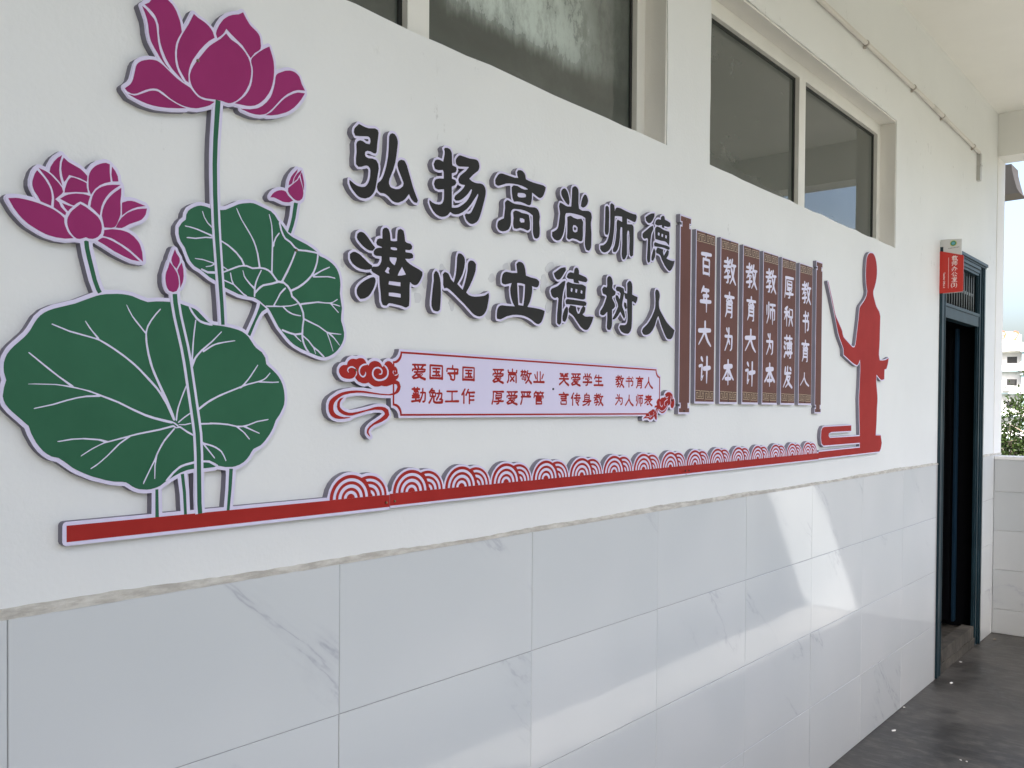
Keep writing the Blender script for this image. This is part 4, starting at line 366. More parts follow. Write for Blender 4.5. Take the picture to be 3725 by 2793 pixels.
 't_deb': '9581,8492 -44,12 -52,24 -42,30 -110,89 -38,20 -62,20 -13,40 3,8 38,48 110,-5 10,-5 3,-22 10,-28 22,-28 13,-9 31,11 42,66 39,34 -192,-1 -180,-8 -7,9 -6,30 12,14 15,10 22,5 358,4 26,-5 24,-11 2,-3 -2,-6 -13,-28 -48,-10 37,-16 -2,-24 -9,-28 -13,-14 -38,-28 44,-17 24,-4 42,2 60,8 76,0 3,-3 -33,-64 -16,-24 -29,-38 -31,-31 -18,-13 -20,-9|9021,8516 -38,19 -3,6 0,90 27,210 -22,17 -46,-16 -18,0 -26,6 -19,11 -13,13 -19,43 6,18 15,18 112,39 30,16 74,51 22,10 44,13 2,-9 -8,-40 -41,-104 -12,-62 -8,-72 -2,-120 -11,-114 -6,-19 -16,-14|9143,8562 -44,9 -5,26 0,30 12,36 28,54 21,23 17,15 7,2 28,-10 3,-44 -5,-28 -8,-36 -12,-30 -31,-40|9189,8874 -5,5 -6,32 0,70 -6,64 31,28 100,-11 98,2 96,7 32,-1 62,-15 6,-4 0,-26 -9,-56 -5,-68 -2,-5 -20,-10 -20,-6 -40,-2 -172,2;9288,8951 4,0 3,4 12,41 -36,8 -3,-3 -6,-38;9392,8951 4,0 3,4 12,39 -41,9 -9,-44;9512,8951 5,2 6,36 -12,5 -26,3 -7,-38|8983,9074 -28,9 -22,16 -17,24 -10,20 2,4 105,60 44,22 46,13 38,6 8,-1 10,-34 -76,-85 -26,-26 -20,-14 -30,-12|9335,9076 -16,42 -102,-6 -32,10 -9,7 26,44 29,18 28,9 71,-3 12,46 13,17 24,14 24,-1 13,-4 8,-8 15,-22 3,-20 -2,-18 3,-5 120,-16 40,-9 24,-21 5,-9 -23,-27 -14,-4 -72,-2 -94,5 1,-6 19,-26 -2,-5',
 'tb_deb': '9573,8468 -46,13 -54,25 -154,120 -32,17 -56,18 -24,-66 -48,-55 -18,-3 -50,8 -8,-18 -22,-20 -34,-16 -16,2 -49,26 -7,16 0,100 24,192 -34,-10 -28,0 -48,16 -29,28 -20,40 -1,20 10,26 22,26 118,42 70,46 -26,-9 -32,-3 -48,18 -21,16 -29,50 -2,18 10,15 156,87 50,14 60,5 16,-15 11,-38 -1,-16 -108,-120 32,13 42,9 16,-6 10,-17 11,11 -28,16 -7,22 15,34 21,29 32,20 32,10 58,-1 11,32 19,25 28,17 28,4 30,-7 12,-9 25,-34 7,-33 142,-22 36,-31 12,-24 -12,-24 -28,-27 -34,-5 28,-12 10,-18 0,-34 -10,-58 -5,-68 -9,-16 34,-17 8,-21 -16,-44 -11,-12 -2,-34 -7,-26 -23,-30 25,-4 84,10 88,0 18,-10 6,-18 -25,-54 -30,-48 -29,-39 -38,-37 -20,-15 -26,-10;9103,8713 12,20 35,36 -9,12 -12,44 5,16 27,26 -8,40 -2,80 -25,-64 -9,-40 -12,-96;9433,8715 10,2 32,54 -68,0 8,-32',
 't_shu': '10542,8509 -42,6 -52,16 -28,24 -23,29 25,34 94,5 28,4 22,9 18,13 10,14 8,23 4,26 1,60 -16,110 -1,96 -4,4 -46,9 -26,72 -45,-135 -4,-36 10,-28 41,-52 26,-64 0,-6 -20,-30 -6,-1 -32,26 -62,64 -64,-64 -54,-38 -36,-18 -38,-2 -5,3 77,91 63,91 -5,24 -8,18 -39,46 -10,16 -2,36 3,9 24,2 24,-3 18,-14 32,-33 22,79 -8,10 -28,16 -64,3 -22,29 22,30 70,7 44,-5 54,-10 8,-4 14,-50 72,-7 4,11 3,24 0,42 -6,60 31,30 20,14 36,0 24,-16 12,-16 6,-18 5,-32 -3,-98 64,-13 76,-9 2,-2 -2,-14 -10,-34 -18,-24 -20,-21 -66,21 -22,-2 -3,-2 1,-252 -8,-92 -6,-26 -12,-26 -22,-27 -36,-24 -32,-8|10116,8530 -25,34 12,124 -3,84 -58,-41 -24,-12 -24,-6 -24,2 -36,11 -3,4 0,22 6,18 38,32 37,42 44,70 28,58 -14,20 -80,12 -17,52 16,20 23,18 10,3 28,-1 24,-3 10,2 10,27 -3,46 2,46 13,20 8,6 16,10 24,4 24,-6 20,-14 16,-22 8,-22 5,-28 -12,-54 2,-4 25,-23 58,-21 -2,-20 -9,-20 -23,-14 -46,-20 -3,-4 0,-22 63,-64 11,-36 -33,-31 -43,-19 2,-186 -5,-36 -8,-20 -30,-35|10550,8843 -29,31 -10,18 2,26 9,21 44,-10 20,-61 -1,-4 -5,-5 -24,-16',
 'tb_shu': '10534,8485 -42,5 -58,20 -51,48 -9,14 -2,16 16,30 22,24 116,8 28,9 12,9 12,26 4,24 0,50 -10,55 -16,-7 -14,2 24,-62 1,-16 -4,-12 -27,-39 -14,-5 -18,4 -84,75 -48,-47 -54,-38 -40,-21 -36,-3 -3,-60 -9,-32 -26,-34 -26,-20 -72,-2 -38,44 -2,32 10,74 0,66 -48,-26 -32,-8 -32,2 -30,9 -16,7 -10,10 -2,42 8,23 70,69 42,64 28,54 -70,10 -12,7 -24,59 2,22 17,24 33,27 16,4 52,1 1,100 18,30 27,19 46,8 30,-8 28,-21 19,-26 12,-38 2,-30 -7,-42 20,-14 12,-4 4,20 34,41 84,7 46,-5 64,-13 15,-14 12,-38 31,-4 2,46 -6,64 4,14 37,38 25,16 56,0 36,-26 13,-18 7,-22 6,-36 -2,-82 122,-17 17,-13 2,-22 -11,-46 -22,-33 -26,-26 -22,-5 -60,20 -1,-264 -10,-84 -18,-40 -29,-34 -40,-26 -38,-10;10242,8742 38,46 58,82 -8,22 -46,56 -8,34 -32,-14 57,-58 11,-26 5,-28 -5,-12 -20,-20 -52,-32;10389,9016 7,20 -16,10 -56,-2 38,-8',
 't_ren': '11719,8504 -28,8 -26,16 -44,42 -35,39 -79,102 -70,111 -22,-16 -20,-23 -55,-102 -36,-46 -37,-37 -50,-36 -28,-14 -42,-14 -40,-8 -42,-2 -30,4 -18,8 -32,33 10,20 20,25 110,64 62,52 69,71 60,80 22,44 10,36 2,70 -12,122 11,26 12,19 16,4 24,0 20,-7 23,-16 16,-24 6,-18 2,-18 -2,-18 -18,-58 -2,-16 2,-46 5,-22 10,-24 28,-35 146,-120 48,-34 88,-44 138,-55 -37,-72 -22,-30 -20,-18 -19,-11 -34,-10',
 'tb_ren': '11711,8480 -30,9 -28,16 -53,50 -103,126 -66,103 -19,-21 -51,-96 -36,-47 -56,-54 -68,-40 -88,-25 -72,0 -44,18 -35,38 -1,24 29,44 25,20 96,55 61,51 63,64 59,80 19,38 12,50 -2,80 -10,66 1,30 23,51 14,12 24,5 46,-4 37,-22 20,-26 13,-30 2,-28 -20,-80 0,-50 12,-38 34,-40 133,-108 47,-33 82,-41 138,-54 15,-14 3,-16 -5,-14 -37,-68 -38,-47 -34,-21 -36,-12',
 'cloud': '5921,7188 -19,14 -20,22 4,32 5,9 19,19 43,29 108,53 38,25 21,19 -5,12 -10,11 -22,14 -20,4 -82,2 -104,-16 -180,-40 -36,-3 -38,3 -34,9 -30,12 -24,15 -15,17 -12,32 7,40 16,22 18,15 40,11 -29,-26 -12,-16 -6,-14 0,-34 10,-14 21,-16 30,-14 48,-13 46,0 62,8 112,20 108,26 44,6 48,0 50,-8 40,-22 15,-53 -29,-35 -70,-33 -100,-29 -42,-24 -23,-21 -8,-14 -2,-16 21,-36 2,-4|5531,7364 -36,5 -20,7 -18,8 -22,15 -21,33 -6,30 0,36 14,36 21,21 26,18 60,30 42,14 48,10 60,8 62,4 94,-2 220,-24 116,-4 54,11 26,10 16,14 21,38 -9,24 -22,7 -36,-4 -80,-22 -34,0 -36,6 -36,-10 -38,-2 -24,2 -38,15 -32,22 -40,-11 -24,0 -20,2 -36,11 -17,8 -29,25 -8,24 -22,-19 -18,-7 -30,-4 -32,0 -30,5 -20,6 -16,9 -13,13 -16,28 0,24 11,19 12,12 28,14 46,3 8,24 7,10 19,17 18,8 22,4 42,-4 30,12 26,2 24,-2 17,-9 16,-14 16,-26 25,-18 4,2 8,16 14,13 18,10 32,8 24,0 28,-6 20,-10 15,-15 19,-26 24,16 16,32 32,15 24,0 26,-12 15,-15 13,-20 32,-8 16,-20 5,-8 3,-30 16,-14 -1,-20 -3,-10 -15,-18 -23,-12 26,-7 24,-13 20,-44 -8,-32 -15,-22 -21,-16 -42,-16 -50,-7 -116,2 -242,18 -84,0 -86,-8 -84,-18 -24,-10 -38,-22 -30,-24 -16,-18 -11,-25 0,-38 6,-18 15,-19 20,-13 38,-14 50,-9 66,0 15,-3 -3,-2 -72,-11',
 'cloud_v': '6030,7736 -23,3 -22,7 -23,17 -7,9 -10,17 -3,12 0,19 8,23 18,20 17,9 15,4 27,2 19,-5 15,-7 17,-19 3,-13 -3,-20 -11,-10 -16,-4 -19,4 5,5 23,5 6,6 1,12 -3,9 -7,9 -14,8 -12,3 -24,1 -21,-7 -13,-10 -6,-8 -7,-17 2,-21 4,-10 11,-14 24,-15 26,-5 18,0 24,3 22,6 17,8 20,14 10,12 6,18 0,24 -8,19 -15,17 -17,13 -1,6 3,4 5,1 4,-1 20,-14 9,-9 15,-24 3,-12 0,-29 -8,-22 -16,-20 -15,-11 -21,-10 -33,-9|5823,7767 -8,2 -20,11 -17,19 -7,27 1,18 5,15 6,9 13,13 25,15 21,6 36,3 4,-5 -4,-7 -40,-8 -23,-10 -13,-11 -13,-18 -3,-15 0,-14 3,-10 13,-16 16,-9 12,-1 14,8 10,16 4,17 4,0 3,-17 -3,-17 -17,-16 -13,-5|5731,7772 -4,3 -1,3 14,21 2,18 -3,14 -9,11 -17,10 -18,5 -18,0 -18,-5 -16,-12 -4,-11 11,-18 -3,-3 -13,11 -6,10 4,15 8,12 25,13 24,2 17,-4 24,-13 13,-16 7,-18 -2,-27 -10,-16|6246,7798 -3,3 4,4 21,4 26,15 4,-1 -7,-9 -15,-12 -21,-5|6232,7810 -14,16 3,17 5,6 5,-5 -5,-16 9,-15|6255,7832 -8,12 2,6 3,0 3,-4 3,-12',
 'cloudr': '11228,7314 -14,4 -32,17 -20,5 -80,-2 -42,-7 46,30 33,10 -8,22 2,18 43,-8 54,32 50,13 38,19 16,1 37,-9 12,-24 27,-19 17,-23 11,-42 -7,-34 -3,-3 -34,9 -21,30 -17,15 -27,-29 -11,-8 -32,-13|11410,7392 -3,3 1,6 38,82 -38,9 -58,0 -3,3 23,24 52,6 1,4 -17,38 17,28 13,12 20,10 30,11 30,-21 18,17 16,9 18,5 48,2 34,12 3,5 -8,26 29,20 56,19 42,0 44,-9 45,-26 8,-36 -3,-39 36,15 15,-22 6,-18 0,-28 -8,-36 -12,-16 -27,-23 -48,5 -19,40 3,34 -34,-33 -24,-6 -30,-3 -11,-30 -14,-16 -32,-30 -43,-25 -40,-10 -38,2 -40,14 -54,39 -35,-70',
 'cloudr_v': '11242,7340 -27,11 -24,6 -30,0 -36,-4 -5,1 -1,3 6,3 40,5 27,0 27,-8 29,-12 0,-5|11260,7358 -35,9 -11,6 -13,15 -12,20 5,1 17,-22 11,-10 38,-12 4,1 12,16 7,3 1,-3 -16,-22|11308,7372 -1,4 24,23 -17,25 1,4 3,0 21,-31 -27,-24|11536,7434 -24,6 -50,22 -5,6 4,5 12,-3 45,-21 19,-4 32,0 25,4 33,12 21,11 24,16 21,21 26,43 3,2 3,-2 -1,-6 -26,-47 -9,-11 -30,-22 -36,-18 -27,-9 -26,-5|11552,7497 -33,15 -16,16 -8,24 -2,24 2,4 4,0 3,-6 3,-27 5,-12 6,-8 9,-6 27,-14 21,24 5,1 0,-4 -12,-19 -9,-10|11645,7514 -30,24 3,15 8,20 7,9 24,14 51,21 5,-1 3,-4 -3,-5 -65,-28 -8,-5 -5,-7 -11,-26 25,-22 1,-5|11809,7547 -3,3 6,24 -11,15 -5,15 4,8 15,18 1,12 -5,22 2,5 3,0 4,-5 5,-22 0,-14 -7,-12 -11,-13 10,-17 5,-13 -8,-24|11687,7631 -13,3 -14,8 -7,15 -3,13 1,4 3,1 4,-3 9,-24 23,-8 14,1 22,16 6,0 0,-5 -18,-15 -13,-6',
 'banner_line': '6224,7495 21,-2 19,-6 18,-9 16,-13 13,-16 10,-19 6,-19 2,-21 5065,0 2,21 6,19 10,19 13,16 16,13 18,9 20,6 20,2 0,447 -20,2 -20,6 -18,10 -16,13 -13,16 -10,18 -6,20 -2,20 -5065,0 -2,-20 -6,-20 -10,-18 -13,-16 -16,-13 -18,-10 -19,-6 -21,-2;6244,7515 21,-2 19,-6 18,-9 16,-13 13,-16 10,-19 6,-19 2,-21 5025,0 2,21 6,19 10,19 13,16 16,13 18,9 20,6 20,2 0,407 -20,2 -20,6 -18,10 -16,13 -13,16 -10,18 -6,20 -2,20 -5025,0 -2,-20 -6,-20 -10,-18 -13,-16 -16,-13 -18,-10 -19,-6 -21,-2',
 'banner_board': '5917,7157 -28,16 -33,36 -2,38 6,27 23,28 24,18 30,19 121,60 20,15 -9,4 -25,5 -60,0 -82,-12 -195,-43 -13,-15 -12,-6 -105,-14 -70,3 -50,14 -45,28 -15,21 -12,25 -6,30 0,53 10,29 9,16 26,27 85,49 80,24 115,16 125,0 128,-11 -37,15 -23,15 -45,-9 -53,7 -50,20 -30,25 -40,-9 -50,-3 -40,6 -27,9 -18,11 -17,16 -21,34 -3,13 3,42 16,26 15,15 32,16 35,4 22,32 16,13 32,16 20,4 48,-2 27,9 53,2 41,-17 31,-36 25,18 30,12 20,4 38,0 39,-11 38,-28 17,23 41,20 30,4 30,-8 17,1 43,18 25,25 18,40 1,18 6,4 5100,-1 5,-3 7,-36 23,-35 31,-22 42,-12 2,-310 27,13 65,6 0,16 5,13 40,30 70,22 48,0 60,-14 41,-26 13,-18 7,-35 18,-5 12,-10 15,-22 10,-30 0,-43 -10,-37 -14,-22 -42,-35 -23,-2 -47,8 -14,11 -19,29 -37,-8 -10,-19 -19,-25 -34,-30 -52,-28 -30,-9 -48,-1 -20,3 -31,10 -39,25 -20,-37 4,-40 -10,-40 -11,-13 -18,-6 -47,12 -25,27 -20,-16 -20,-9 -33,-10 -30,-4 -15,2 -52,23 -18,3 -60,-3 -62,-9 -18,13 -5,20 8,19 26,16 -6,1 -4720,0 -6,4 -4,25 -9,22 -20,25 -31,21 -40,10 -3,93 -110,0 -282,20 -80,-2 -105,-17 -9,-20 -37,-35 -5,-20 7,-10 21,-14 35,-12 25,-5 30,0 75,10 108,20 102,24 43,6 62,0 50,-9 48,-24 13,-16 14,-50 1,-20 -5,-15 -19,-22 -19,-18 -33,-18 -67,-26 -65,-17 -53,-30 -8,-9 -2,-7 21,-33 1,-22 -15,-18',
 'b0_0': '6675,7759 -54,16 -23,10 -31,-9 -50,-9 -7,1 -5,4 -3,8 -10,3 -4,9 5,7 33,19 19,14 -1,2 -15,-1 -7,2 -4,6 1,8 10,5 29,0 5,8 -52,2 -6,-14 -6,-2 -6,1 -4,6 0,7 7,17 14,3 16,1 2,2 -12,24 -17,1 -6,3 -2,6 2,7 6,3 35,2 75,0 75,3 7,-2 5,-7 0,-6 -3,-5 -6,-3 -26,-1 -5,-9 -14,-13 3,-2 30,-1 16,-5 -6,-25 -6,-8 -7,-3 -6,1 -11,-7 -55,0 -29,-2 -1,-2 3,-2 15,0 45,3 16,-7 1,-3 -11,-13 -12,-8 0,-3 52,-12 11,-5 3,-9 -2,-10 -7,-6;6523,7793 29,3 16,3 3,3 -19,12;6610,7814 20,1 2,2 0,6 -7,4;6582,7856 69,6 9,-2 3,2 -3,3 -75,0 -4,-3;6666,7865 6,2 1,3 -5,0;6552,7885 21,0 -8,26 -26,-2 1,-4 9,-10;6597,7885 16,0 5,10 13,10 3,5 -46,1 -1,-5 8,-14',
 'b0_1': '6936,7770 -8,4 -82,3 -80,-2 -10,-4 -8,3 -5,14 3,42 0,94 2,7 8,3 174,-1 16,-4 4,-15 0,-114 3,-15 -7,-13;6768,7801 111,0 47,2 3,25 1,84 -164,0 -1,-100|6846,7804 -8,3 -45,-2 -6,2 -5,5 1,7 6,5 36,1 10,1 2,4 -1,16 -35,1 -5,4 -2,6 4,7 6,2 34,1 0,14 -45,1 -6,5 1,10 10,4 102,2 7,-3 3,-4 1,-8 -5,-7 -47,1 -2,-3 0,-9 2,-3 32,3 9,-4 3,-8 -3,-9 -9,-3 -9,1 -2,-2 18,-17 6,1 8,-4 3,-6 -2,-9 -9,-5 -46,2;6859,7827 12,-1 3,2 -8,8 -1,10 -1,1 -5,-2',
 'b0_2': '7102,7766 -38,11 -3,9 4,12 -8,13 -9,11 -4,10 -21,3 -5,5 -2,7 5,8 6,3 92,5 2,2 0,20 -97,2 -2,-2 -2,-18 -3,-7 -12,-1 -5,9 7,35 19,3 60,0 3,7 2,23 8,5 5,-1 5,-4 2,-8 -2,-9 2,-9 3,-4 63,0 15,-4 3,-4 -2,-18 -4,-15 4,-9 -2,-12 -3,-4 -11,-4 -34,-1 -1,-37 -2,-11 -6,-10 -15,-11;7108,7787 6,0 7,6 -1,42 -28,1 -21,-2 1,-4 15,-13 4,-7 -6,-15;7143,7865 22,2 4,18 -27,0',
 'b0_3': '7443,7768 -7,4 -38,2 -121,0 -11,-4 -7,1 -7,14 3,44 0,93 3,7 5,2 176,-1 16,-4 2,-13 0,-114 3,-8 0,-9 -6,-11;7276,7800 118,-1 40,3 2,7 3,102 -164,-1 -2,-59 1,-48|7353,7803 -6,2 -46,-1 -6,2 -3,4 0,7 6,6 45,1 3,6 -1,15 -32,0 -6,2 -4,7 2,6 5,4 35,1 1,13 -42,1 -7,4 -1,11 9,4 104,2 6,-2 5,-9 -5,-10 -8,-2 -39,2 -2,-2 0,-8 2,-3 33,1 8,-3 2,-11 -4,-6 -16,-3 -2,-2 17,-15 13,-3 4,-6 -1,-8 -3,-4 -6,-2 -46,1;7368,7826 14,0 -8,10 -1,10 -7,-2',
 'b1_0': '7942,7752 -48,15 -27,11 -37,-10 -42,-8 -8,1 -7,12 -11,3 -3,7 3,9 53,33 -2,3 -13,-2 -8,2 -4,11 3,5 7,3 29,2 5,6 -2,3 -48,0 -6,-15 -8,-2 -6,3 -2,11 7,18 18,4 10,0 3,2 -11,24 -14,0 -10,5 -1,7 3,6 8,3 63,0 94,4 24,0 6,-2 6,-11 -6,-8 -7,-3 -22,-1 -20,-22 3,-2 27,1 18,-5 -1,-14 -5,-16 -6,-6 -12,0 -11,-8 -23,-1 18,-11 -23,-24 6,-3 46,-10 10,-5 5,-9 -3,-10 -7,-6;7794,7786 7,0 27,4 9,2 4,3 -20,11;7879,7807 20,2 2,3 0,6 -7,2;7841,7825 53,3 3,2 -42,1 -13,-2 -2,-2;7851,7849 61,6 17,-2 3,4 -3,2 -75,-1 -3,-3;7935,7860 6,0 0,4 -5,0;7822,7878 20,0 0,6 -6,19 -27,0 3,-6 8,-9;7868,7879 14,0 4,9 13,10 5,7 -47,0 1,-8',
 'b1_1': '8023,7763 -6,6 -2,6 3,7 19,24 2,12 0,47 5,9 8,3 -17,6 -7,28 1,6 3,6 8,2 6,-3 3,-6 3,-18 53,1 3,6 0,27 3,5 5,2 6,0 5,-5 0,-26 4,-9 51,0 2,2 1,15 5,8 9,3 8,-5 1,-14 -6,-25 -24,-6 15,-5 3,-18 2,-76 -3,-8 -5,-4 -6,-1 -7,4 -3,6 1,81 -77,1 -10,-3 27,-22 30,21 6,1 5,-4 1,-5 -1,-7 -24,-20 22,-17 6,-8 -3,-11 -6,-3 -11,2 -25,22 -27,-22 -9,-2 -6,2 -4,7 3,11 26,19 -23,21 -1,5 5,10 -15,1 -4,-2 -2,-39 -6,-24 -16,-24 -5,-3',
 'b1_2': '8470,7759 -16,10 -36,34 -41,-36 -7,-4 -9,2 -5,11 3,6 36,29 10,11 -21,39 -4,3 -2,-1 1,-36 -2,-12 -18,-18 -9,-2 -6,2 -4,7 0,6 -2,3 -34,-2 -11,2 -3,8 0,17 14,-1 1,-11 26,1 0,11 -26,-1 -1,12 -4,6 26,1 20,-5 -1,-32 2,-2 8,4 3,4 0,33 -2,3 -60,-2 -4,-1 -5,-9 -7,-4 -8,0 -6,6 0,10 15,18 8,15 -2,3 -16,1 -4,5 2,9 6,4 15,1 3,12 6,4 8,-3 5,-13 4,-1 19,2 6,13 11,1 4,-5 2,-7 18,-1 7,-8 1,-6 -5,-6 -9,-4 -9,2 -2,-3 -4,-13 16,-3 13,19 12,29 8,6 8,-3 3,-6 -8,-21 2,-4 24,0 36,5 10,-3 4,-9 -4,-9 -6,-3 -16,0 -3,-3 -19,-51 11,-14 33,-22 8,-10 -2,-11 -3,-4;8421,7848 2,0 4,10 5,20 -22,1 -11,-3 10,-8;8308,7879 20,0 10,2 -3,15 -22,0 0,-6',
 'b1_3': '8523,7778 -7,2 -5,7 0,8 6,7 8,2 51,0 4,3 1,109 7,7 7,-2 4,-6 0,-86 3,-24 31,-1 4,3 3,48 -2,61 2,6 9,4 6,-4 3,-6 -2,-55 4,-54 63,2 9,-4 5,-7 -2,-12 -5,-5 -6,-2 -103,1|8565,7823 -9,5 -24,48 -1,6 6,6 6,0 4,-3 28,-47 -2,-10|8679,7826 -7,6 0,11 30,50 4,4 8,-1 5,-7 -2,-7 -27,-51 -3,-4',
 'b2_0': '6601,7525 -13,11 -35,-1 -58,-8 -12,4 -4,9 5,9 20,4 27,1 4,3 1,3 0,7 -2,2 -36,0 -5,3 -3,4 0,7 8,7 -8,7 0,6 8,6 12,2 -5,9 0,12 14,-1 1,-5 15,1 2,2 -2,2 -16,1 0,9 -7,7 0,9 -16,-1 -7,3 -4,7 4,8 7,3 17,1 3,9 7,4 8,-2 6,-11 21,0 6,11 7,2 7,-4 4,-8 18,1 10,-8 0,-6 -6,-8 -7,-2 -14,2 -2,-4 1,-7 6,-2 2,-7 -1,-24 12,-3 5,-6 0,-6 -5,-8 5,-7 0,-8 -6,-6 -6,-2 -33,1 -3,-3 3,-7 45,6 3,2 18,30 8,23 -2,2 -21,0 -5,5 0,6 6,6 24,3 2,32 6,7 9,0 4,-6 0,-33 18,1 18,-4 1,-34 -3,-44 -2,-12 -5,-11 -13,-9 -15,-3 -9,2 -6,6 1,8 3,4 8,4 13,0 4,5 5,66 -3,2 -9,0 -10,-3 -9,-30 -30,-57 -6,-7;6572,7626 3,0 -1,5 -15,0 -2,-2 2,-2',
 'b2_1': '6741,7515 -7,6 -1,6 2,6 31,36 10,17 -2,2 -12,0 -11,3 -2,31 -10,8 -2,8 5,8 38,38 7,3 8,-5 2,-6 -4,-9 17,-1 18,-5 -2,-18 19,-6 2,-14 -2,-30 -4,-3 -13,-2 -3,-4 0,-36 12,-5 25,-1 62,3 0,12 -20,-5 -7,4 -3,6 4,10 5,4 12,2 3,3 5,26 1,10 -2,2 -19,-2 -12,-27 -29,-38 -10,-3 -8,8 1,11 29,34 7,14 -26,2 -5,5 0,8 5,5 6,1 23,1 3,23 3,7 10,2 6,-5 0,-25 21,-1 15,-4 2,-21 -7,-42 14,-7 3,-8 0,-15 -5,-21 -16,-3 -26,-2 -60,0 -24,5 -21,12 -2,51 -2,3 -12,-25 -31,-42 -7,-5;6766,7602 15,2 4,18 -2,2 -17,0 -1,10 -2,0 -8,-9 10,-2;6829,7602 2,2 -2,20 -22,-1 -4,-12 0,-6 13,2;6772,7643 20,-1 6,2 -23,1;6803,7647 7,0 1,5 -4,0',
 'b2_2': '6993,7531 -8,3 -4,7 2,6 10,7 63,0 25,2 2,2 1,84 -70,0 -6,2 -4,5 0,5 5,6 8,2 87,0 70,3 6,-2 3,-4 0,-10 -3,-4 -6,-2 -70,-1 -3,-30 2,-48 4,-8 64,4 27,0 5,-4 3,-6 0,-9 -5,-5 -9,-3 -132,0',
 'b2_3': '7369,7514 -5,3 -3,6 1,109 -23,0 -11,-21 -7,-6 -12,2 -4,7 1,8 22,30 18,31 11,5 6,-4 2,-7 -11,-19 2,-2 45,0 51,4 9,-2 5,-8 -2,-10 -3,-4 -8,-3 -70,1 -1,-17 2,-3 32,0 30,3 7,-4 4,-8 -4,-9 -7,-3 -54,1 -8,-1 -2,-4 1,-17 36,0 25,3 9,-4 3,-5 1,-6 -4,-6 -7,-3 -48,1 -14,-2 -1,-29 -5,-6|7278,7517 -7,6 -2,7 3,45 0,48 -2,1 -9,-13 -6,-3 -11,2 -4,9 3,8 46,58 10,6 8,-5 1,-9 -21,-30 5,-9 1,-111 -3,-7 -6,-4',
 'b3_0': '7755,7511 -8,6 -2,7 21,57 3,35 0,33 -4,12 3,8 9,3 87,0 75,5 17,0 10,-7 3,-6 -2,-6 -5,-5 -6,-2 -104,2 -5,-3 4,-2 64,0 14,-4 2,-13 -2,-36 -3,-6 -11,-2 1,-3 10,-6 -14,-13 44,0 5,-3 3,-6 0,-6 -5,-6 -6,-2 -68,0 -6,-20 -36,-11 -7,1 -5,5 -2,6 2,5 9,6 24,1 0,4 -72,0 -7,2 -3,4 -1,8 8,6 69,2 5,4 0,4 -2,1 -43,0 -5,4 -2,7 4,8 -2,13 0,30 14,-2 3,-4 15,-2 66,2 4,3 -3,3 -84,-2 -1,13 -7,4 0,3 -29,1 -2,-4 -4,-63 -6,-30 -12,-36 -5,-6;7880,7571 26,-1 2,2 1,8 -7,3 -23,-8 -2,-1;7827,7602 89,0 -2,5 -8,2 -75,0 -3,-1',
 'b3_1': '8198,7504 -54,17 -24,10 -30,-9 -51,-10 -9,2 -6,11 -10,3 -4,10 7,8 36,20 14,11 -2,2 -14,-2 -6,3 -5,6 2,7 9,5 30,1 5,8 -3,2 -51,-1 -1,-7 -5,-7 -5,-2 -6,2 -3,4 0,9 6,16 15,4 15,0 3,2 -12,24 -21,1 -5,7 2,7 11,5 90,0 81,5 12,0 7,-3 4,-8 -3,-9 -8,-4 -24,-1 -20,-21 3,-2 30,0 17,-5 -1,-12 -6,-17 -7,-6 -12,0 -10,-8 -23,-1 17,-10 -13,-15 -10,-8 3,-3 53,-11 7,-5 5,-9 -3,-9 -8,-7;8045,7538 41,5 9,4 -21,12;8135,7560 18,1 2,2 0,6 -6,2;8096,7577 53,2 2,2 -41,1 -17,-2 -1,-2;8104,7601 70,5 9,-2 4,4 -80,1 -3,-2;8073,7629 22,0 0,8 -6,16 -28,0 1,-3 10,-12;8120,7629 17,0 4,9 12,10 5,7 -48,0 0,-3 8,-14',
 'b3_2': '8275,7511 -8,4 -3,9 22,44 5,19 -1,9 -11,5 -3,4 0,8 5,7 16,3 2,2 -15,28 -11,8 0,7 3,6 8,3 100,0 48,3 30,0 9,-6 2,-6 -1,-7 -5,-5 -11,-3 -16,-25 19,-1 8,-3 5,-10 0,-6 -5,-6 -11,-3 -103,1 -38,-1 -3,-7 -7,-35 -15,-36 -7,-9;8322,7623 4,0 2,3 2,17 -2,10 -4,3 -16,-2 1,-7 11,-12;8351,7623 29,0 7,2 3,18 -3,12 -37,0 -2,-12;8410,7625 4,1 3,9 13,14 1,4 -21,2 -2,-12',
 'b3_3': '8569,7514 -6,4 -2,8 0,57 4,30 -25,1 -1,-10 -3,-8 -6,-3 -8,3 -3,8 4,24 2,3 7,1 -8,4 -3,5 -1,8 4,6 37,28 6,3 6,-1 3,-3 2,-11 37,3 11,-9 6,3 16,15 6,3 9,-4 1,-11 2,0 47,3 8,-4 3,-5 -2,-9 -6,-4 -13,-2 0,-9 -4,-4 22,-9 0,-12 -5,-20 -8,-5 -6,1 -6,6 0,15 -20,0 7,-6 2,-20 -2,-11 -13,-5 16,-6 4,-27 -4,-17 -14,-3 -90,-2;8592,7539 76,-1 2,1 0,9 -4,3 -81,0 -2,-3 1,-7;8536,7634 56,0 -16,18 -22,-1;8602,7634 9,0 1,16 -3,0 -1,-7;8634,7634 50,1 -5,9 -10,8 -25,-1 -12,-13',
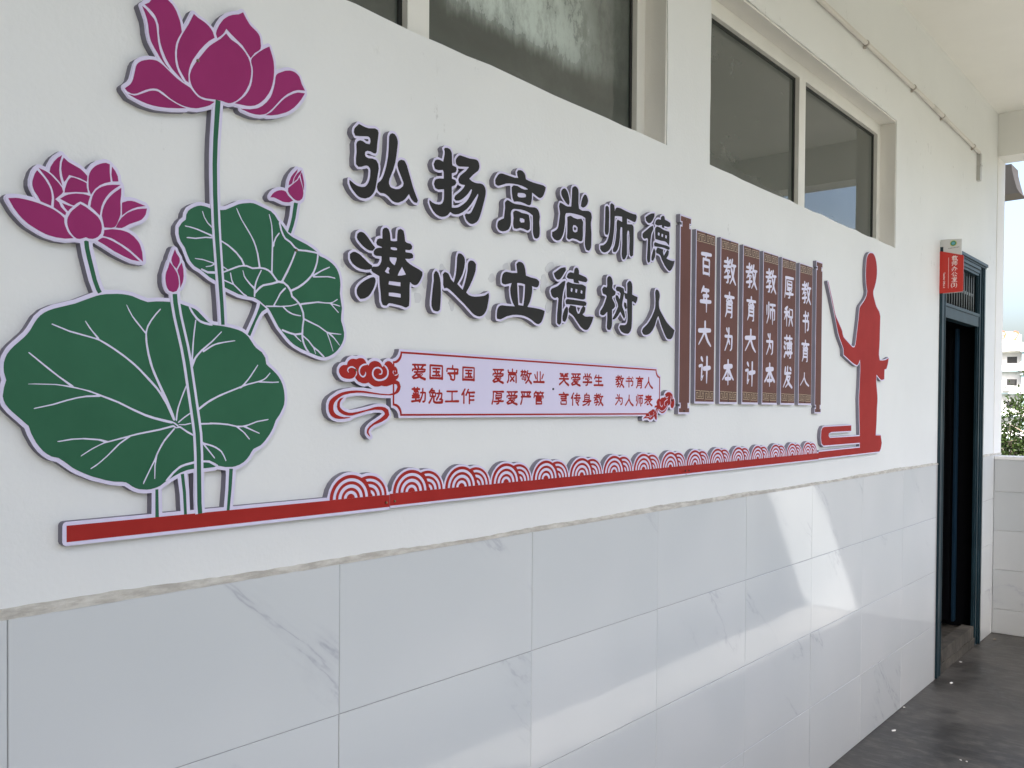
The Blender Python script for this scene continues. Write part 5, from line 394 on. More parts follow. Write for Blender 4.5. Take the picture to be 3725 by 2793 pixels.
 'b4_0': '9232,7753 -9,2 -43,24 -21,14 -26,25 -22,-18 -57,-36 -8,-4 -11,2 -5,12 7,10 57,32 22,15 -4,3 -70,-1 -6,2 -4,5 0,6 3,6 10,4 64,0 12,2 2,3 -2,8 -51,-1 -8,2 -5,6 1,8 3,4 5,3 18,0 -2,2 -25,2 -8,3 -5,7 1,9 6,5 6,1 25,-4 32,0 9,-7 2,-10 -3,-8 5,0 20,2 -1,13 4,6 7,4 29,2 31,6 9,-2 5,-8 -3,-10 -8,-4 -25,-4 -3,-2 15,1 9,-5 3,-3 0,-8 -3,-7 -11,-4 -57,1 -2,-8 4,-3 76,3 11,-4 3,-6 0,-9 -4,-6 -8,-3 -65,1 -3,-3 21,-21 53,-23 11,-8 3,-9 -2,-8 -3,-4',
 'b4_1': '9479,7753 -42,12 -38,14 -25,-7 -54,-11 -11,1 -6,5 -1,7 -12,3 -4,9 5,8 53,31 -2,2 -16,1 -5,2 -4,9 2,4 7,4 31,2 6,6 -3,2 -51,1 -6,-14 -6,-2 -6,1 -3,5 0,7 6,18 32,4 1,2 -11,24 -16,0 -6,1 -5,7 2,7 11,5 91,0 81,5 15,0 8,-3 3,-7 0,-7 -3,-4 -8,-3 -25,-1 -4,-7 -16,-15 33,-1 18,-5 -2,-20 -6,-12 -8,-5 -9,2 -5,-6 -6,-2 -30,0 -2,-2 17,-4 9,-5 -4,-6 -19,-17 0,-3 53,-11 12,-7 4,-9 -2,-8 -6,-6;9321,7786 41,6 10,3 -21,12;9413,7809 21,1 2,2 0,6 -7,3;9371,7827 24,-1 22,2 2,2 -44,0;9382,7851 17,-1 44,4 21,0 3,4 -66,1 -17,-2;9470,7860 7,0 0,4 -4,0;9351,7878 17,-1 6,3 -1,8 -7,15 -28,0 2,-6 9,-10;9398,7879 18,0 4,9 15,12 2,3 -6,2 -43,0',
 'b4_2': '9617,7763 -9,6 1,12 8,6 28,2 -1,13 -89,0 -7,3 -5,6 3,11 11,5 87,1 0,7 3,11 -48,1 -5,3 -2,6 2,6 5,4 12,2 81,-1 15,-4 1,-4 -13,-15 -22,-15 74,3 8,-3 6,-7 1,-8 -4,-6 -9,-5 -81,0 -2,-2 -5,-27;9661,7849 26,-1 4,5 -4,8 -3,0|9557,7853 -7,5 -1,4 8,30 37,3 -2,11 -8,16 3,8 4,2 6,0 6,-6 14,-22 0,-9 21,0 3,2 -8,30 6,7 8,1 5,-5 10,-23 -1,-12 13,0 3,1 -1,5 4,8 25,24 12,2 5,-7 0,-4 -4,-8 -11,-10 -6,-11 31,0 15,-6 4,-4 -5,-24 -4,-5 -7,-2 -6,2 -4,5 1,13 -3,1 -151,1 -6,-20 -5,-3',
 'b4_3': '9806,7767 -8,3 -4,8 2,9 7,6 93,2 4,2 1,27 -63,1 -6,5 -1,5 4,7 7,3 59,0 0,27 -57,0 -8,3 -16,-18 -9,0 -5,5 -2,6 2,6 41,48 4,2 6,-1 5,-9 -13,-19 2,-2 50,0 1,23 2,4 7,4 6,-2 4,-5 1,-23 58,2 9,-7 1,-11 -8,-6 -60,-1 0,-26 51,3 7,-3 6,-9 -4,-8 -9,-4 -51,0 1,-25 2,-2 12,0 72,4 9,-4 5,-7 0,-11 -6,-7 -8,-2 -131,0',
 'b5_0': '10520,7755 -9,5 -41,39 -39,-38 -10,-1 -5,3 -3,8 3,9 42,37 -22,42 -12,6 -41,-2 -6,-5 24,-1 17,-4 1,-3 -7,-13 -9,-14 22,4 9,-2 5,-5 0,-10 -8,-7 -32,-4 -5,-25 -27,-13 -11,2 -5,8 2,9 8,5 17,2 -2,11 -48,-5 -8,5 0,9 12,6 44,6 1,16 -24,-1 -13,-13 -12,-1 -5,5 -1,9 26,27 -29,-1 -7,5 -1,6 3,6 6,4 45,2 3,6 -4,3 -38,-2 -6,7 1,9 11,5 36,1 3,19 9,4 8,-6 1,-14 2,-2 16,2 15,11 10,-4 4,-23 -5,-5 -16,-3 -5,-3 2,-2 15,1 7,3 18,35 9,7 7,-2 4,-6 -1,-8 -10,-18 2,-2 48,5 15,-3 5,-6 -2,-10 -8,-5 -12,-1 -2,-2 -20,-51 4,-7 9,-10 32,-23 4,-6 1,-9 -2,-5 -6,-5;10393,7838 5,0 4,2 0,4 -4,4 -10,-5;10472,7846 3,-1 2,4 7,28 -31,-1 -1,-3 11,-10',
 'b5_1': '10654,7766 -7,10 1,68 -69,0 -6,3 -3,7 4,7 6,2 67,3 1,13 -2,4 -46,-2 -6,4 -3,6 4,6 5,2 47,3 2,19 3,5 6,2 5,-2 3,-5 1,-18 2,-2 46,1 18,-5 -1,-30 15,1 19,-4 2,-21 -3,-28 -6,-17 -12,-9 -26,-5 -9,7 1,10 10,6 19,4 5,20 0,15 -48,1 -32,-2 1,-71 -7,-8;10667,7866 42,1 5,17 -45,-1 -3,-4|10760,7883 -24,25 -2,7 5,6 10,-1 20,-18 5,-6 -2,-8 -3,-4',
 'b5_2': '10963,7756 -8,5 -3,9 7,9 18,3 0,11 -3,2 -39,1 -42,-1 -28,-34 -7,-4 -11,6 -2,9 2,6 28,30 2,18 -3,28 6,11 -7,6 13,16 -2,2 -44,1 -6,8 0,6 4,6 8,2 77,0 3,4 2,18 8,3 5,0 5,-5 1,-6 -1,-7 4,-7 78,3 9,-4 3,-6 0,-7 -6,-8 -8,-2 -44,1 21,-12 4,-6 -1,-12 -9,-6 1,-75 -3,-13;10898,7812 52,-1 25,2 3,4 -4,3 -69,2 -8,-3;10898,7838 44,-1 33,1 2,3 -3,2 -75,0 -3,-2;10894,7871 4,0 14,12 -20,-2 -1,-6;10920,7884 13,-1 15,2 2,2 -3,2 -21,0',
 'b5_3': '11288,7756 -8,1 -34,18 -27,18 -20,20 -22,31 -83,-81 -12,-1 -6,6 -2,6 6,11 59,52 24,27 7,15 2,42 5,8 9,2 5,-4 3,-6 -2,-48 30,-45 16,-15 54,-25 10,-8 2,-10 -4,-8',
 'b6_0': '9084,7517 -16,5 -3,15 1,26 19,-4 0,-21 2,-2 92,0 2,4 -2,19 -3,3 -90,-2 -2,14 -4,7 -6,1 1,1 105,0 18,-6 2,-34 -4,-23 -19,-3|9188,7585 -116,2 -7,10 4,6 8,3 55,-1 38,2 2,2 -17,2 -80,0 -6,2 -4,6 2,6 7,5 85,1 4,2 -22,2 -106,-1 -8,5 -2,10 6,6 7,2 87,1 -10,15 1,6 7,4 8,-2 18,-14 6,-9 57,3 24,-2 6,-10 0,-7 -5,-6 -10,-4 -34,1 7,-9 -1,-9 -7,-6 8,-8 0,-7 -3,-7',
 'b6_1': '9452,7504 -8,3 -52,44 -2,7 5,9 -7,8 2,19 -29,0 -9,3 -4,6 1,7 7,6 42,3 2,10 -26,3 -5,6 0,4 4,6 6,2 26,1 6,20 7,5 7,0 5,-7 -3,-15 3,-3 48,3 7,-4 4,-8 -3,-9 -8,-3 -54,1 -4,-5 0,-8 68,4 9,-3 5,-8 -3,-11 -9,-5 -71,2 -5,-3 2,-5 50,2 14,-6 -7,-17 -29,-31 16,-12 5,-7 -2,-8 -5,-4;9423,7551 20,19 -33,0 -6,-3;9449,7572 12,-1 3,7 -6,3|9322,7506 -6,4 -3,8 3,43 0,45 -2,1 -10,-13 -6,-2 -5,1 -4,4 -4,8 5,9 48,62 11,3 6,-5 0,-9 -22,-32 3,-9 1,-109 -2,-6 -4,-3',
 'b6_2': '9553,7504 -7,5 -2,6 1,6 5,5 61,12 20,8 14,9 -91,-4 -9,7 0,8 5,5 7,3 18,0 3,2 3,32 -2,37 4,8 6,3 24,1 8,8 8,12 8,2 5,-2 3,-6 -4,-14 45,-1 17,-4 4,-16 0,-52 26,0 7,-3 3,-8 -2,-9 -6,-4 -28,-4 0,-23 -4,-14 -32,-14 -6,1 -4,4 -3,6 4,10 24,8 0,17 -3,1 -30,-17 -30,-13 -22,-8;9603,7576 41,1 36,3 3,2 -79,2 -4,-2;9601,7600 61,0 21,1 3,4 -1,3 -6,2 -77,0 -3,-2;9601,7627 76,0 9,2 1,6 -4,2 -73,0 -9,-3',
 'b6_3': '10012,7503 -8,3 -10,8 -33,32 -41,-37 -10,-2 -5,4 -3,7 3,8 36,30 7,9 -23,40 -12,5 -42,-1 -6,-7 24,1 17,-4 1,-3 -7,-15 -10,-11 30,2 8,-6 -1,-12 -10,-5 -31,-2 -5,-26 -28,-13 -8,1 -4,3 -3,8 3,7 9,5 16,3 -1,10 -50,-5 -4,0 -5,5 0,8 9,6 48,5 2,16 -14,2 -10,-2 -18,-14 -9,1 -5,7 1,10 25,23 -32,-1 -6,7 0,4 3,6 5,2 45,2 4,2 1,5 -4,2 -36,-1 -9,6 0,8 9,6 41,1 1,17 3,4 6,2 8,-3 2,-17 2,-2 18,2 9,8 8,3 9,-5 2,-15 -2,-9 -9,-5 -12,-1 -2,-3 23,2 20,37 7,5 9,-2 3,-6 -10,-22 1,-4 24,0 33,4 8,-2 6,-6 0,-7 -5,-7 -18,-2 -3,-2 -20,-51 11,-14 33,-23 6,-8 0,-10 -3,-6;9881,7584 6,-1 3,3 1,4 -4,4 -4,-1 -7,-4;9963,7590 2,0 5,12 5,20 -25,0 -9,-2 0,-3 10,-7',
 'b7_0': '10325,7518 -7,1 -4,6 0,6 4,6 53,42 16,15 7,11 -3,2 -63,-1 -6,3 -4,6 5,10 5,1 73,3 6,39 3,5 6,3 7,-4 2,-6 -4,-37 58,0 20,-5 2,-34 -3,-35 -5,-15 -11,-11 -24,-9 -7,0 -8,3 -3,8 2,6 6,5 21,5 6,5 5,27 1,28 -54,1 -12,-2 -3,-9 -11,-14 -20,-22 -48,-40|10437,7558 -6,4 -20,28 0,6 7,5 9,-3 23,-26 -1,-9 -7,-5|10382,7633 -25,24 -1,9 3,5 5,2 6,-2 23,-21 1,-11 -6,-5',
 'b7_1': '10767,7503 -7,2 -32,16 -25,16 -20,19 -24,32 -79,-77 -6,-3 -8,1 -4,5 -2,8 5,9 55,48 27,28 7,20 0,31 2,6 3,5 9,2 6,-4 3,-7 -3,-44 26,-39 21,-20 49,-22 11,-9 2,-9 -3,-7',
 'b7_2': '10969,7505 -6,4 -2,7 0,97 -16,1 -4,-2 2,-59 -3,-6 -6,-5 -7,0 -6,6 -2,7 3,30 0,45 6,5 32,-2 2,3 0,10 -4,2 -40,-1 -8,7 0,9 9,6 44,0 49,5 20,-2 5,-9 0,-6 -5,-7 -8,-2 -37,0 -4,-2 1,-12 22,-1 16,-5 3,-64 -5,-15 -14,-10 -9,-2 -7,4 -2,12 16,12 0,47 -2,2 -20,-1 3,-96 -4,-9 -6,-4|10853,7508 -6,3 -3,9 3,8 28,39 9,19 3,33 -4,53 6,9 8,0 4,-3 3,-6 3,-45 0,-21 -4,-23 -10,-27 -24,-39 -10,-9|10852,7571 -5,3 -3,8 3,31 -2,32 2,7 9,5 7,-3 3,-8 2,-63 -5,-10',
 'b7_3': '11279,7505 -39,17 -25,15 -18,18 -28,35 -13,-8 -2,-38 3,0 23,7 9,0 5,-5 1,-8 -2,-4 -6,-5 -28,-6 -22,-1 -3,13 2,32 -3,2 -45,-29 -7,-2 -6,3 -4,9 7,10 49,28 10,7 -56,0 -5,2 -3,4 0,8 3,4 8,3 85,2 -3,2 -54,1 -4,4 -1,5 3,6 6,4 -19,3 -2,6 2,8 9,4 62,0 4,11 8,4 8,-4 4,-11 61,3 11,-3 3,-6 0,-7 -3,-5 -11,-4 2,-11 -3,-7 30,-1 8,-7 0,-9 -8,-7 -24,-2 -3,-11 -26,-12 -7,-7 10,-10 48,-19 12,-8 3,-8 -2,-9 -10,-6;11206,7585 13,3 12,7 -30,1 -2,-2;11192,7618 13,-1 3,2 -13,1',
 's0_0': '12987,9570 -13,21 -67,-4 -100,2 -6,-1 -9,-10 -5,0 -5,4 -11,26 5,28 -8,72 1,128 3,7 12,9 65,-2 6,6 3,20 -6,3 -113,-2 -15,3 -13,16 0,17 8,13 13,5 22,3 133,10 157,0 15,-5 8,-11 1,-15 -11,-15 -18,-6 -132,-10 -23,-29 3,-4 97,-2 18,-5 3,-4 6,-25 -8,-137 0,-53 5,-15 -7,-12 -4,-20 -5,-6;12805,9631 127,1 42,-2 4,6 -3,60 -3,12 -15,-6 -28,-3 -52,-2 -65,2 -4,-3;12968,9733 4,0 1,3 -3,70 5,2 -1,4 -5,-5 -145,0 -13,-6 0,-53 3,-6 105,0 35,-3',
 's0_1': '12905,8995 -5,3 -3,7 -5,105 -4,23 -153,-2 -15,-2 -20,6 -11,15 1,20 7,10 8,6 25,5 58,3 12,4 -4,32 -14,18 -1,15 9,12 18,6 67,6 11,6 0,17 -3,4 -85,0 -20,5 -35,-29 -8,-1 -7,4 -1,10 25,50 41,55 15,8 12,0 11,-11 3,-12 -5,-15 1,-3 68,4 12,-3 63,0 17,-6 9,-15 -1,-12 -8,-13 -15,-6 -47,-6 -1,-25 3,-6 40,-1 10,-3 11,-13 0,-12 -13,-16 -50,-9 -1,-28 6,-4 107,3 19,-6 10,-15 0,-13 -6,-12 -13,-8 -35,-6 -80,-5 -10,-4 -8,-130 -4,-7;12838,9200 47,3 0,24 -42,1 -6,-23',
 's0_2': '13054,8464 -72,40 -43,29 -35,40 -48,76 -4,3 -64,-68 -114,-106 -7,-4 -9,0 -5,10 9,16 106,117 39,50 -3,3 -15,0 -112,-5 -23,6 -14,18 0,20 8,15 26,11 155,13 15,4 2,97 12,18 9,3 15,-1 10,-10 3,-12 -2,-28 1,-65 95,-1 45,2 20,-6 13,-15 1,-17 -3,-8 -8,-11 -15,-7 -108,-11 -20,-3 -1,-3 38,-62 34,-45 87,-80 3,-10 -3,-11 -5,-3',
 's0_3': '12931,7877 -6,11 -3,32 -6,157 -70,-2 -20,5 -15,15 -3,20 9,18 19,10 72,11 8,4 1,130 9,21 10,7 12,0 16,-8 6,-13 -2,-134 70,0 18,-3 13,-15 3,-15 -5,-15 -11,-11 -15,-5 -75,-15 -16,-194 -7,-11|12756,7912 -8,13 -6,20 15,188 11,3 4,4 -11,9 -5,-15 -58,-12 -15,3 -6,5 -4,8 -1,12 6,13 10,5 70,13 30,0 11,-8 6,-28 -18,-142 1,-15 3,-1 27,24 9,-3 3,-10 -47,-71;12775,7940 3,-2 4,5 1,33 -5,-2 -20,-24 0,-3|12801,8215 -38,17 -23,23 -8,18 4,15 12,13 23,0 14,-11 17,-20 15,-45 -5,-10',
 's1_0': '13920,9529 -73,57 -32,33 -83,-83 -12,-5 -8,5 -1,8 3,8 58,77 20,30 -45,98 -4,22 6,13 -9,6 -98,-11 -12,-4 -16,-16 1,-3 12,-1 58,5 32,-14 1,-5 -13,-30 -35,-32 -1,-10 3,-4 13,0 32,5 18,-1 11,-8 5,-12 -6,-13 -13,-8 -60,-12 -1,-37 -6,-28 -15,-17 -15,-6 -51,1 -5,7 5,10 38,20 0,40 -105,-11 -15,11 -2,15 7,12 15,6 97,20 -1,32 4,14 -5,3 -52,0 -30,-27 -11,0 -6,10 6,13 41,55 8,15 -66,-1 -15,3 -8,10 -1,15 7,10 15,7 102,10 4,3 -3,18 -6,4 -80,-2 -7,2 -9,6 -5,7 0,13 5,10 11,5 18,4 62,4 4,4 0,33 6,15 10,8 15,1 12,-9 4,-8 3,-12 -2,-28 3,-3 28,1 20,24 12,9 18,0 11,-8 5,-15 -8,-20 3,-8 -1,-12 -10,-11 -24,-4 -22,-25 1,-3 5,-1 50,3 3,3 9,38 23,62 11,15 16,4 14,-6 6,-10 1,-10 -23,-65 120,1 15,-5 6,-11 -1,-13 -5,-7 -15,-6 -15,-1 -6,-6 -21,-80 -24,-67 30,-55 53,-70 4,-10 -3,-8 -6,-5;13654,9719 29,0 -11,18 -2,13 -5,-2 -19,-21;13824,9742 6,10 15,70 -73,0 -10,-18 25,-2 11,-10',
 's1_1': '13750,8976 -4,5 1,10 31,18 0,45 -6,4 -15,-3 -125,0 -60,-75 -10,-2 -6,8 1,10 28,58 11,42 0,45 -5,58 6,15 10,10 -20,12 0,5 10,25 21,25 -58,2 -28,5 -8,11 0,17 8,11 15,5 123,3 17,3 2,3 -5,13 0,27 5,10 13,9 13,-1 13,-13 3,-27 -7,-18 3,-3 140,-3 16,-6 8,-13 -3,-15 -6,-7 -7,-3 -93,-7 24,-23 27,-35 -3,-12 -13,-13 4,-20 -3,-182 -8,-26 -33,-8;13643,9094 129,-1 5,1 1,5 -2,20 -4,3 -122,-2 -6,-4;13643,9159 129,-1 4,3 0,15 7,5 -6,3 -2,-6 -130,-3 -4,-4;13706,9224 74,-1 5,0 0,3 -5,4 -33,0 -37,-3;13634,9239 27,25 2,5 -41,0 11,-18;13672,9271 55,2 5,3 -7,16 -35,0 -9,-6',
 's1_2': '13557,8427 -5,8 3,10 70,112 22,45 13,40 -6,4 -85,-2 -12,2 -11,11 0,20 8,11 18,6 80,0 17,3 10,110 5,9 10,7 15,-3 9,-8 2,-7 -5,-108 89,2 23,-6 5,-8 3,-18 -2,-72 -5,-70 -8,-50 -11,-16 -17,-12 -35,-15 -13,5 -1,8 4,7 27,22 8,11 6,72 0,93 11,2 1,3 -11,8 -2,-12 -78,-2 -3,-4 -4,-18 15,-6 12,-15 11,-26 5,-33 -1,-10 -7,-5 -8,2 -24,23 -18,31 -38,-56 -76,-100 -6,-5|13652,8730 -18,11 -16,16 -17,28 1,17 15,13 15,-2 5,-4 18,-32 6,-37 -3,-8',
 's1_3': '13681,7863 -6,6 -3,12 0,40 -4,20 -75,2 -15,6 -11,17 0,10 5,10 16,11 78,10 -2,64 -3,18 -53,-56 -104,-82 -16,-8 -7,5 -2,6 5,12 73,75 69,83 0,3 -5,0 -63,-2 -23,6 -18,23 0,20 8,15 16,10 20,6 90,10 9,4 2,60 6,12 8,6 10,0 12,-5 6,-11 2,-60 102,1 23,-5 15,-18 3,-23 -14,-20 -34,-11 -48,-5 -4,-6 68,-88 69,-69 7,-11 -5,-15 -7,-3 -8,0 -77,47 1,-24 -9,-13 -25,-8 -60,-5 -5,-3 -4,-66 -6,-11;13714,8006 64,0 -31,25 -35,43 -6,3 -4,-21 -1,-45 2,-3',
 's2_0': '14743,9541 -63,47 -42,41 -6,-2 -82,-81 -7,-3 -8,4 0,15 53,69 26,41 -47,100 -2,17 6,15 -11,4 -100,-10 -23,-21 1,-3 5,-1 60,7 35,-14 1,-7 -11,-27 -36,-35 -2,-10 8,-4 50,7 12,-2 11,-9 0,-15 -5,-10 -11,-5 -62,-15 -2,-50 -5,-15 -12,-15 -19,-6 -48,1 -4,8 4,10 38,20 0,38 -107,-9 -13,10 -2,13 7,13 18,8 90,17 3,5 1,30 4,15 -58,0 -25,-23 -8,-4 -8,2 -5,7 3,10 51,73 -51,1 -12,-3 -15,4 -11,10 0,15 6,10 12,6 105,11 4,3 -3,15 -6,6 -87,1 -9,6 -5,7 0,13 5,10 11,5 18,3 62,5 4,4 0,33 3,12 13,11 15,0 12,-8 4,-10 1,-38 3,-3 25,0 24,26 11,8 18,0 9,-8 5,-15 -7,-18 4,-12 -3,-13 -16,-10 -18,-2 -22,-25 5,-4 53,3 3,3 9,40 25,65 10,11 13,3 15,-6 6,-15 -1,-15 -21,-50 1,-6 120,2 12,-4 8,-10 0,-12 -10,-12 -13,-4 -15,-1 -3,-3 -24,-85 -21,-63 25,-50 59,-80 0,-10 -3,-6;14479,9729 25,3 -14,29 -21,-24;14646,9752 7,15 15,64 -75,1 -8,-18 25,-2 10,-9',
 's2_1': '14583,8987 -6,8 3,8 33,17 -1,38 -6,9 -68,-3 -12,2 -65,-1 -24,-32 -36,-42 -10,-1 -6,8 3,15 31,62 8,45 -5,95 15,20 -19,10 -3,5 13,28 22,25 -74,1 -15,3 -9,13 1,18 8,8 12,5 145,6 2,3 -5,15 0,25 6,11 12,8 13,-1 13,-13 3,-22 -6,-23 2,-3 143,-3 15,-5 8,-14 0,-10 -6,-8 -12,-7 -85,-4 -6,-3 42,-43 7,-15 0,-10 -15,-15 6,-25 -3,-17 -3,-163 -3,-15 -5,-5 -30,-9;14595,9103 11,-1 3,3 0,23 -3,3 -80,-2 -48,2 -6,-3 0,-20 4,-4;14472,9168 106,1 28,-2 3,3 0,15 7,2 1,3 -6,6 -8,-10 -130,0 -3,-6;14557,9235 59,0 -3,4 -7,2 -45,-3;14463,9250 5,1 26,29 -18,1 -23,-3 0,-5 8,-10;14503,9283 58,-2 4,4 -7,16 -35,0 -7,-2',
 's2_2': '14718,8453 -82,45 -38,27 -32,38 -47,73 -6,5 -83,-85 -97,-88 -7,-5 -8,1 -5,5 -1,7 9,14 104,111 43,55 -135,-1 -15,3 -11,8 -7,13 0,17 5,13 8,8 30,8 160,14 4,5 0,87 3,13 6,9 10,6 17,-2 11,-11 3,-12 -2,-18 1,-75 147,2 14,-4 12,-15 2,-20 -9,-15 -9,-6 -17,-5 -115,-10 -5,-4 42,-70 32,-40 88,-82 1,-11 -6,-6',
 's2_3': '14591,7862 -6,6 -2,15 -6,162 -3,17 -73,-1 -17,4 -13,13 -6,22 11,20 15,8 83,15 3,25 1,110 8,18 10,7 10,1 16,-9 8,-15 -1,-132 37,-2 30,3 15,-3 8,-3 12,-15 1,-15 -8,-20 -15,-8 -75,-14 -8,-3 -3,-18 -13,-175 -6,-12|14411,7898 -11,25 0,22 14,171 -8,3 -47,-10 -15,1 -16,13 0,15 6,11 12,7 73,13 15,0 20,-4 7,-30 -18,-162 3,-1 20,19 10,5 9,-3 2,-10 -47,-70 -6,-6;14432,7925 5,0 2,10 2,26 -5,-2 -23,-24 1,-3 10,-1;14416,8123 10,-1 4,3 -14,11|14459,8200 -40,20 -23,23 -6,15 0,10 5,10 11,10 18,1 7,-3 26,-26 18,-47 -4,-9',
 's3_0': '15550,9544 -68,52 -37,37 -88,-85 -10,-2 -5,3 -3,8 3,7 53,70 26,40 -47,100 -2,18 6,15 -11,4 -102,-11 -23,-21 0,-2 8,-1 60,7 33,-14 2,-7 -11,-28 -35,-32 -3,-13 6,-3 55,7 10,-3 9,-8 3,-13 -7,-12 -10,-6 -62,-14 -5,-55 -5,-13 -12,-12 -16,-6 -50,1 -3,7 3,10 38,20 0,38 -15,1 -70,-10 -23,0 -13,11 -1,15 7,11 17,8 93,17 3,4 -2,23 5,22 -59,1 -25,-24 -7,-4 -8,2 -6,8 3,10 48,64 3,8 -48,2 -15,-3 -15,4 -10,10 -1,15 6,10 13,6 92,8 15,3 2,10 -7,14 -92,2 -11,12 0,12 5,10 11,6 20,3 62,4 4,7 -2,28 6,17 12,9 13,0 15,-14 4,-12 0,-30 3,-4 25,1 24,25 11,8 18,0 9,-8 5,-15 -7,-17 3,-20 -13,-13 -23,-5 -22,-25 0,-2 5,-1 53,2 3,4 9,40 22,57 11,17 15,4 15,-5 7,-13 -2,-18 -21,-50 1,-5 120,2 15,-5 6,-14 -1,-10 -5,-7 -35,-11 -25,-87 -21,-60 23,-45 63,-88 -5,-13;15284,9732 13,-1 13,3 -8,13 -5,16 -5,-2 -18,-22;15452,9754 3,-1 5,14 16,67 -76,1 -8,-18 25,-2 10,-9',
 's3_1': '15419,8988 -8,8 -3,27 -8,125 -1,85 -37,1 -6,-3 -1,-68 -7,-62 -3,-15 -6,-7 -5,-2 -5,2 -5,12 -11,85 0,80 3,15 13,8 23,-2 47,1 1,20 -2,15 -6,4 -85,1 -8,3 -8,10 0,12 11,13 27,6 80,5 115,0 15,-3 9,-8 2,-8 0,-10 -11,-11 -30,-5 -57,-3 -9,-6 1,-35 55,-1 23,-9 6,-22 -3,-148 -5,-12 -13,-13 -30,-6 -11,6 2,10 22,18 0,50 -5,82 8,5 -4,4 -5,-8 -40,-1 -11,-227 -5,-15|15177,8995 -7,6 -1,7 48,98 18,52 8,60 -8,113 0,42 7,13 7,5 13,1 13,-9 5,-37 5,-95 0,-35 -5,-45 -8,-30 -17,-38 -66,-101|15177,9145 -9,11 -10,70 0,87 8,15 16,4 13,-6 5,-13 0,-77 -10,-80 -6,-9',
 's3_2': '15176,8441 -5,8 3,10 78,120 20,40 12,37 -5,4 -25,-2 -73,0 -8,3 -7,10 0,20 5,8 13,6 109,4 10,110 11,14 20,1 10,-10 2,-13 -7,-100 92,1 25,-6 6,-10 3,-40 -8,-112 -8,-53 -8,-15 -15,-13 -45,-18 -10,6 -1,8 4,7 32,25 6,10 5,88 0,75 9,2 1,3 -8,6 -2,-9 -8,-3 -70,-1 -8,-3 -6,-18 4,-3 12,-3 11,-11 7,-14 11,-39 2,-15 -3,-7 -8,-4 -5,3 -29,28 -13,24 -5,2 -35,-54 -82,-102 -6,-5|15271,8743 -30,26 -18,30 0,15 6,8 7,5 13,0 10,-6 18,-30 8,-37 -4,-8',
 's3_3': '15325,7876 -9,8 -4,70 -80,1 -17,7 -9,14 1,15 13,16 15,5 72,7 1,27 -3,60 -55,-61 -115,-94 -10,-4 -10,1 -11,11 -1,10 7,13 55,50 100,104 0,3 -5,1 -65,-1 -25,6 -16,21 0,23 9,15 7,5 22,8 110,14 2,58 3,10 10,10 13,1 12,-6 6,-15 0,-55 109,1 23,-6 10,-10 6,-10 1,-20 -14,-20 -21,-9 -65,-8 -4,-6 30,-37 45,-45 80,-68 8,-12 0,-15 -11,-18 -23,-3 -75,49 -3,-3 -1,-13 -13,-13 -23,-6 -65,-6 -3,-5 -3,-65 -4,-7;15371,8019 41,-2 3,4 -34,33 -34,41 -3,-71 3,-4',
 's4_0': '15943,9529 -3,5 0,18 20,100 7,75 3,160 -8,20 9,17 15,7 157,7 188,0 15,-3 7,-5 7,-11 -1,-12 -7,-10 -11,-4 -168,-10 -154,-1 -4,-18 0,-100 -8,-82 -8,-33 -38,-110 -5,-10|16108,9529 -5,8 5,10 48,22 -3,18 -117,1 -15,-2 -16,6 -10,12 0,13 11,13 25,6 112,5 10,4 6,19 -1,3 -5,1 -77,0 -15,6 -8,10 0,14 8,9 11,5 -11,7 -6,23 0,105 3,12 10,9 10,0 6,-4 1,-2 -17,-5 -3,-8 8,-8 19,-2 0,-27 6,-4 48,3 110,-3 3,4 1,22 -4,4 -163,3 -3,18 3,2 175,2 15,-4 7,-30 2,-90 -6,-20 -19,-7 22,-18 -21,-30 -33,-20 73,-1 15,3 15,-4 13,-13 1,-10 -3,-7 -13,-11 -18,-3 -115,-8 -3,-3 0,-30 -7,-18 -22,-8;16193,9667 58,-1 0,6 -8,12 1,18 -3,1 -8,-3 -41,-26 -2,-2;16088,9744 5,4 163,0 2,-4 3,3 -4,2 0,20 -4,4 -117,-2 -38,2 -6,-4 0,-20',
 's4_1': '16050,9002 -9,13 -9,193 -77,-84 -10,-3 -7,6 1,8 13,25 27,50 19,27 -3,4 -45,-1 -13,3 -10,12 0,17 8,11 15,5 60,6 17,2 4,4 -1,12 -3,2 -42,-13 -10,1 -10,5 -7,15 5,15 64,36 43,15 20,2 13,-10 3,-18 -9,-13 -25,-14 1,-35 72,1 3,4 0,22 6,15 11,9 12,0 8,-9 -18,-3 -6,-9 4,-6 7,-5 21,-2 0,-105 -9,-2 2,-5 6,-3 3,9 97,0 4,-1 -2,-8 3,0 5,5 -6,5 2,103 -103,4 -4,18 4,4 27,3 58,0 12,2 13,0 20,-6 6,-18 5,-122 -8,-25 -21,-6 -15,-1 -1,-3 32,-65 20,-65 -3,-10 -8,-4 -7,3 -43,51 -38,65 -3,12 3,15 -32,1 -4,-1 1,-2 9,-5 5,-10 -3,-23 -22,-55 -33,-57 -5,-5 -9,0 -4,5 -1,12 13,60 24,65 15,15 -21,2 -17,5 -10,17 -8,-16 -7,-4 -8,1 -55,39 -11,-199 -4,-7;16146,9200 4,-2 1,7 -4,50 -44,-5 0,-5 17,-14',
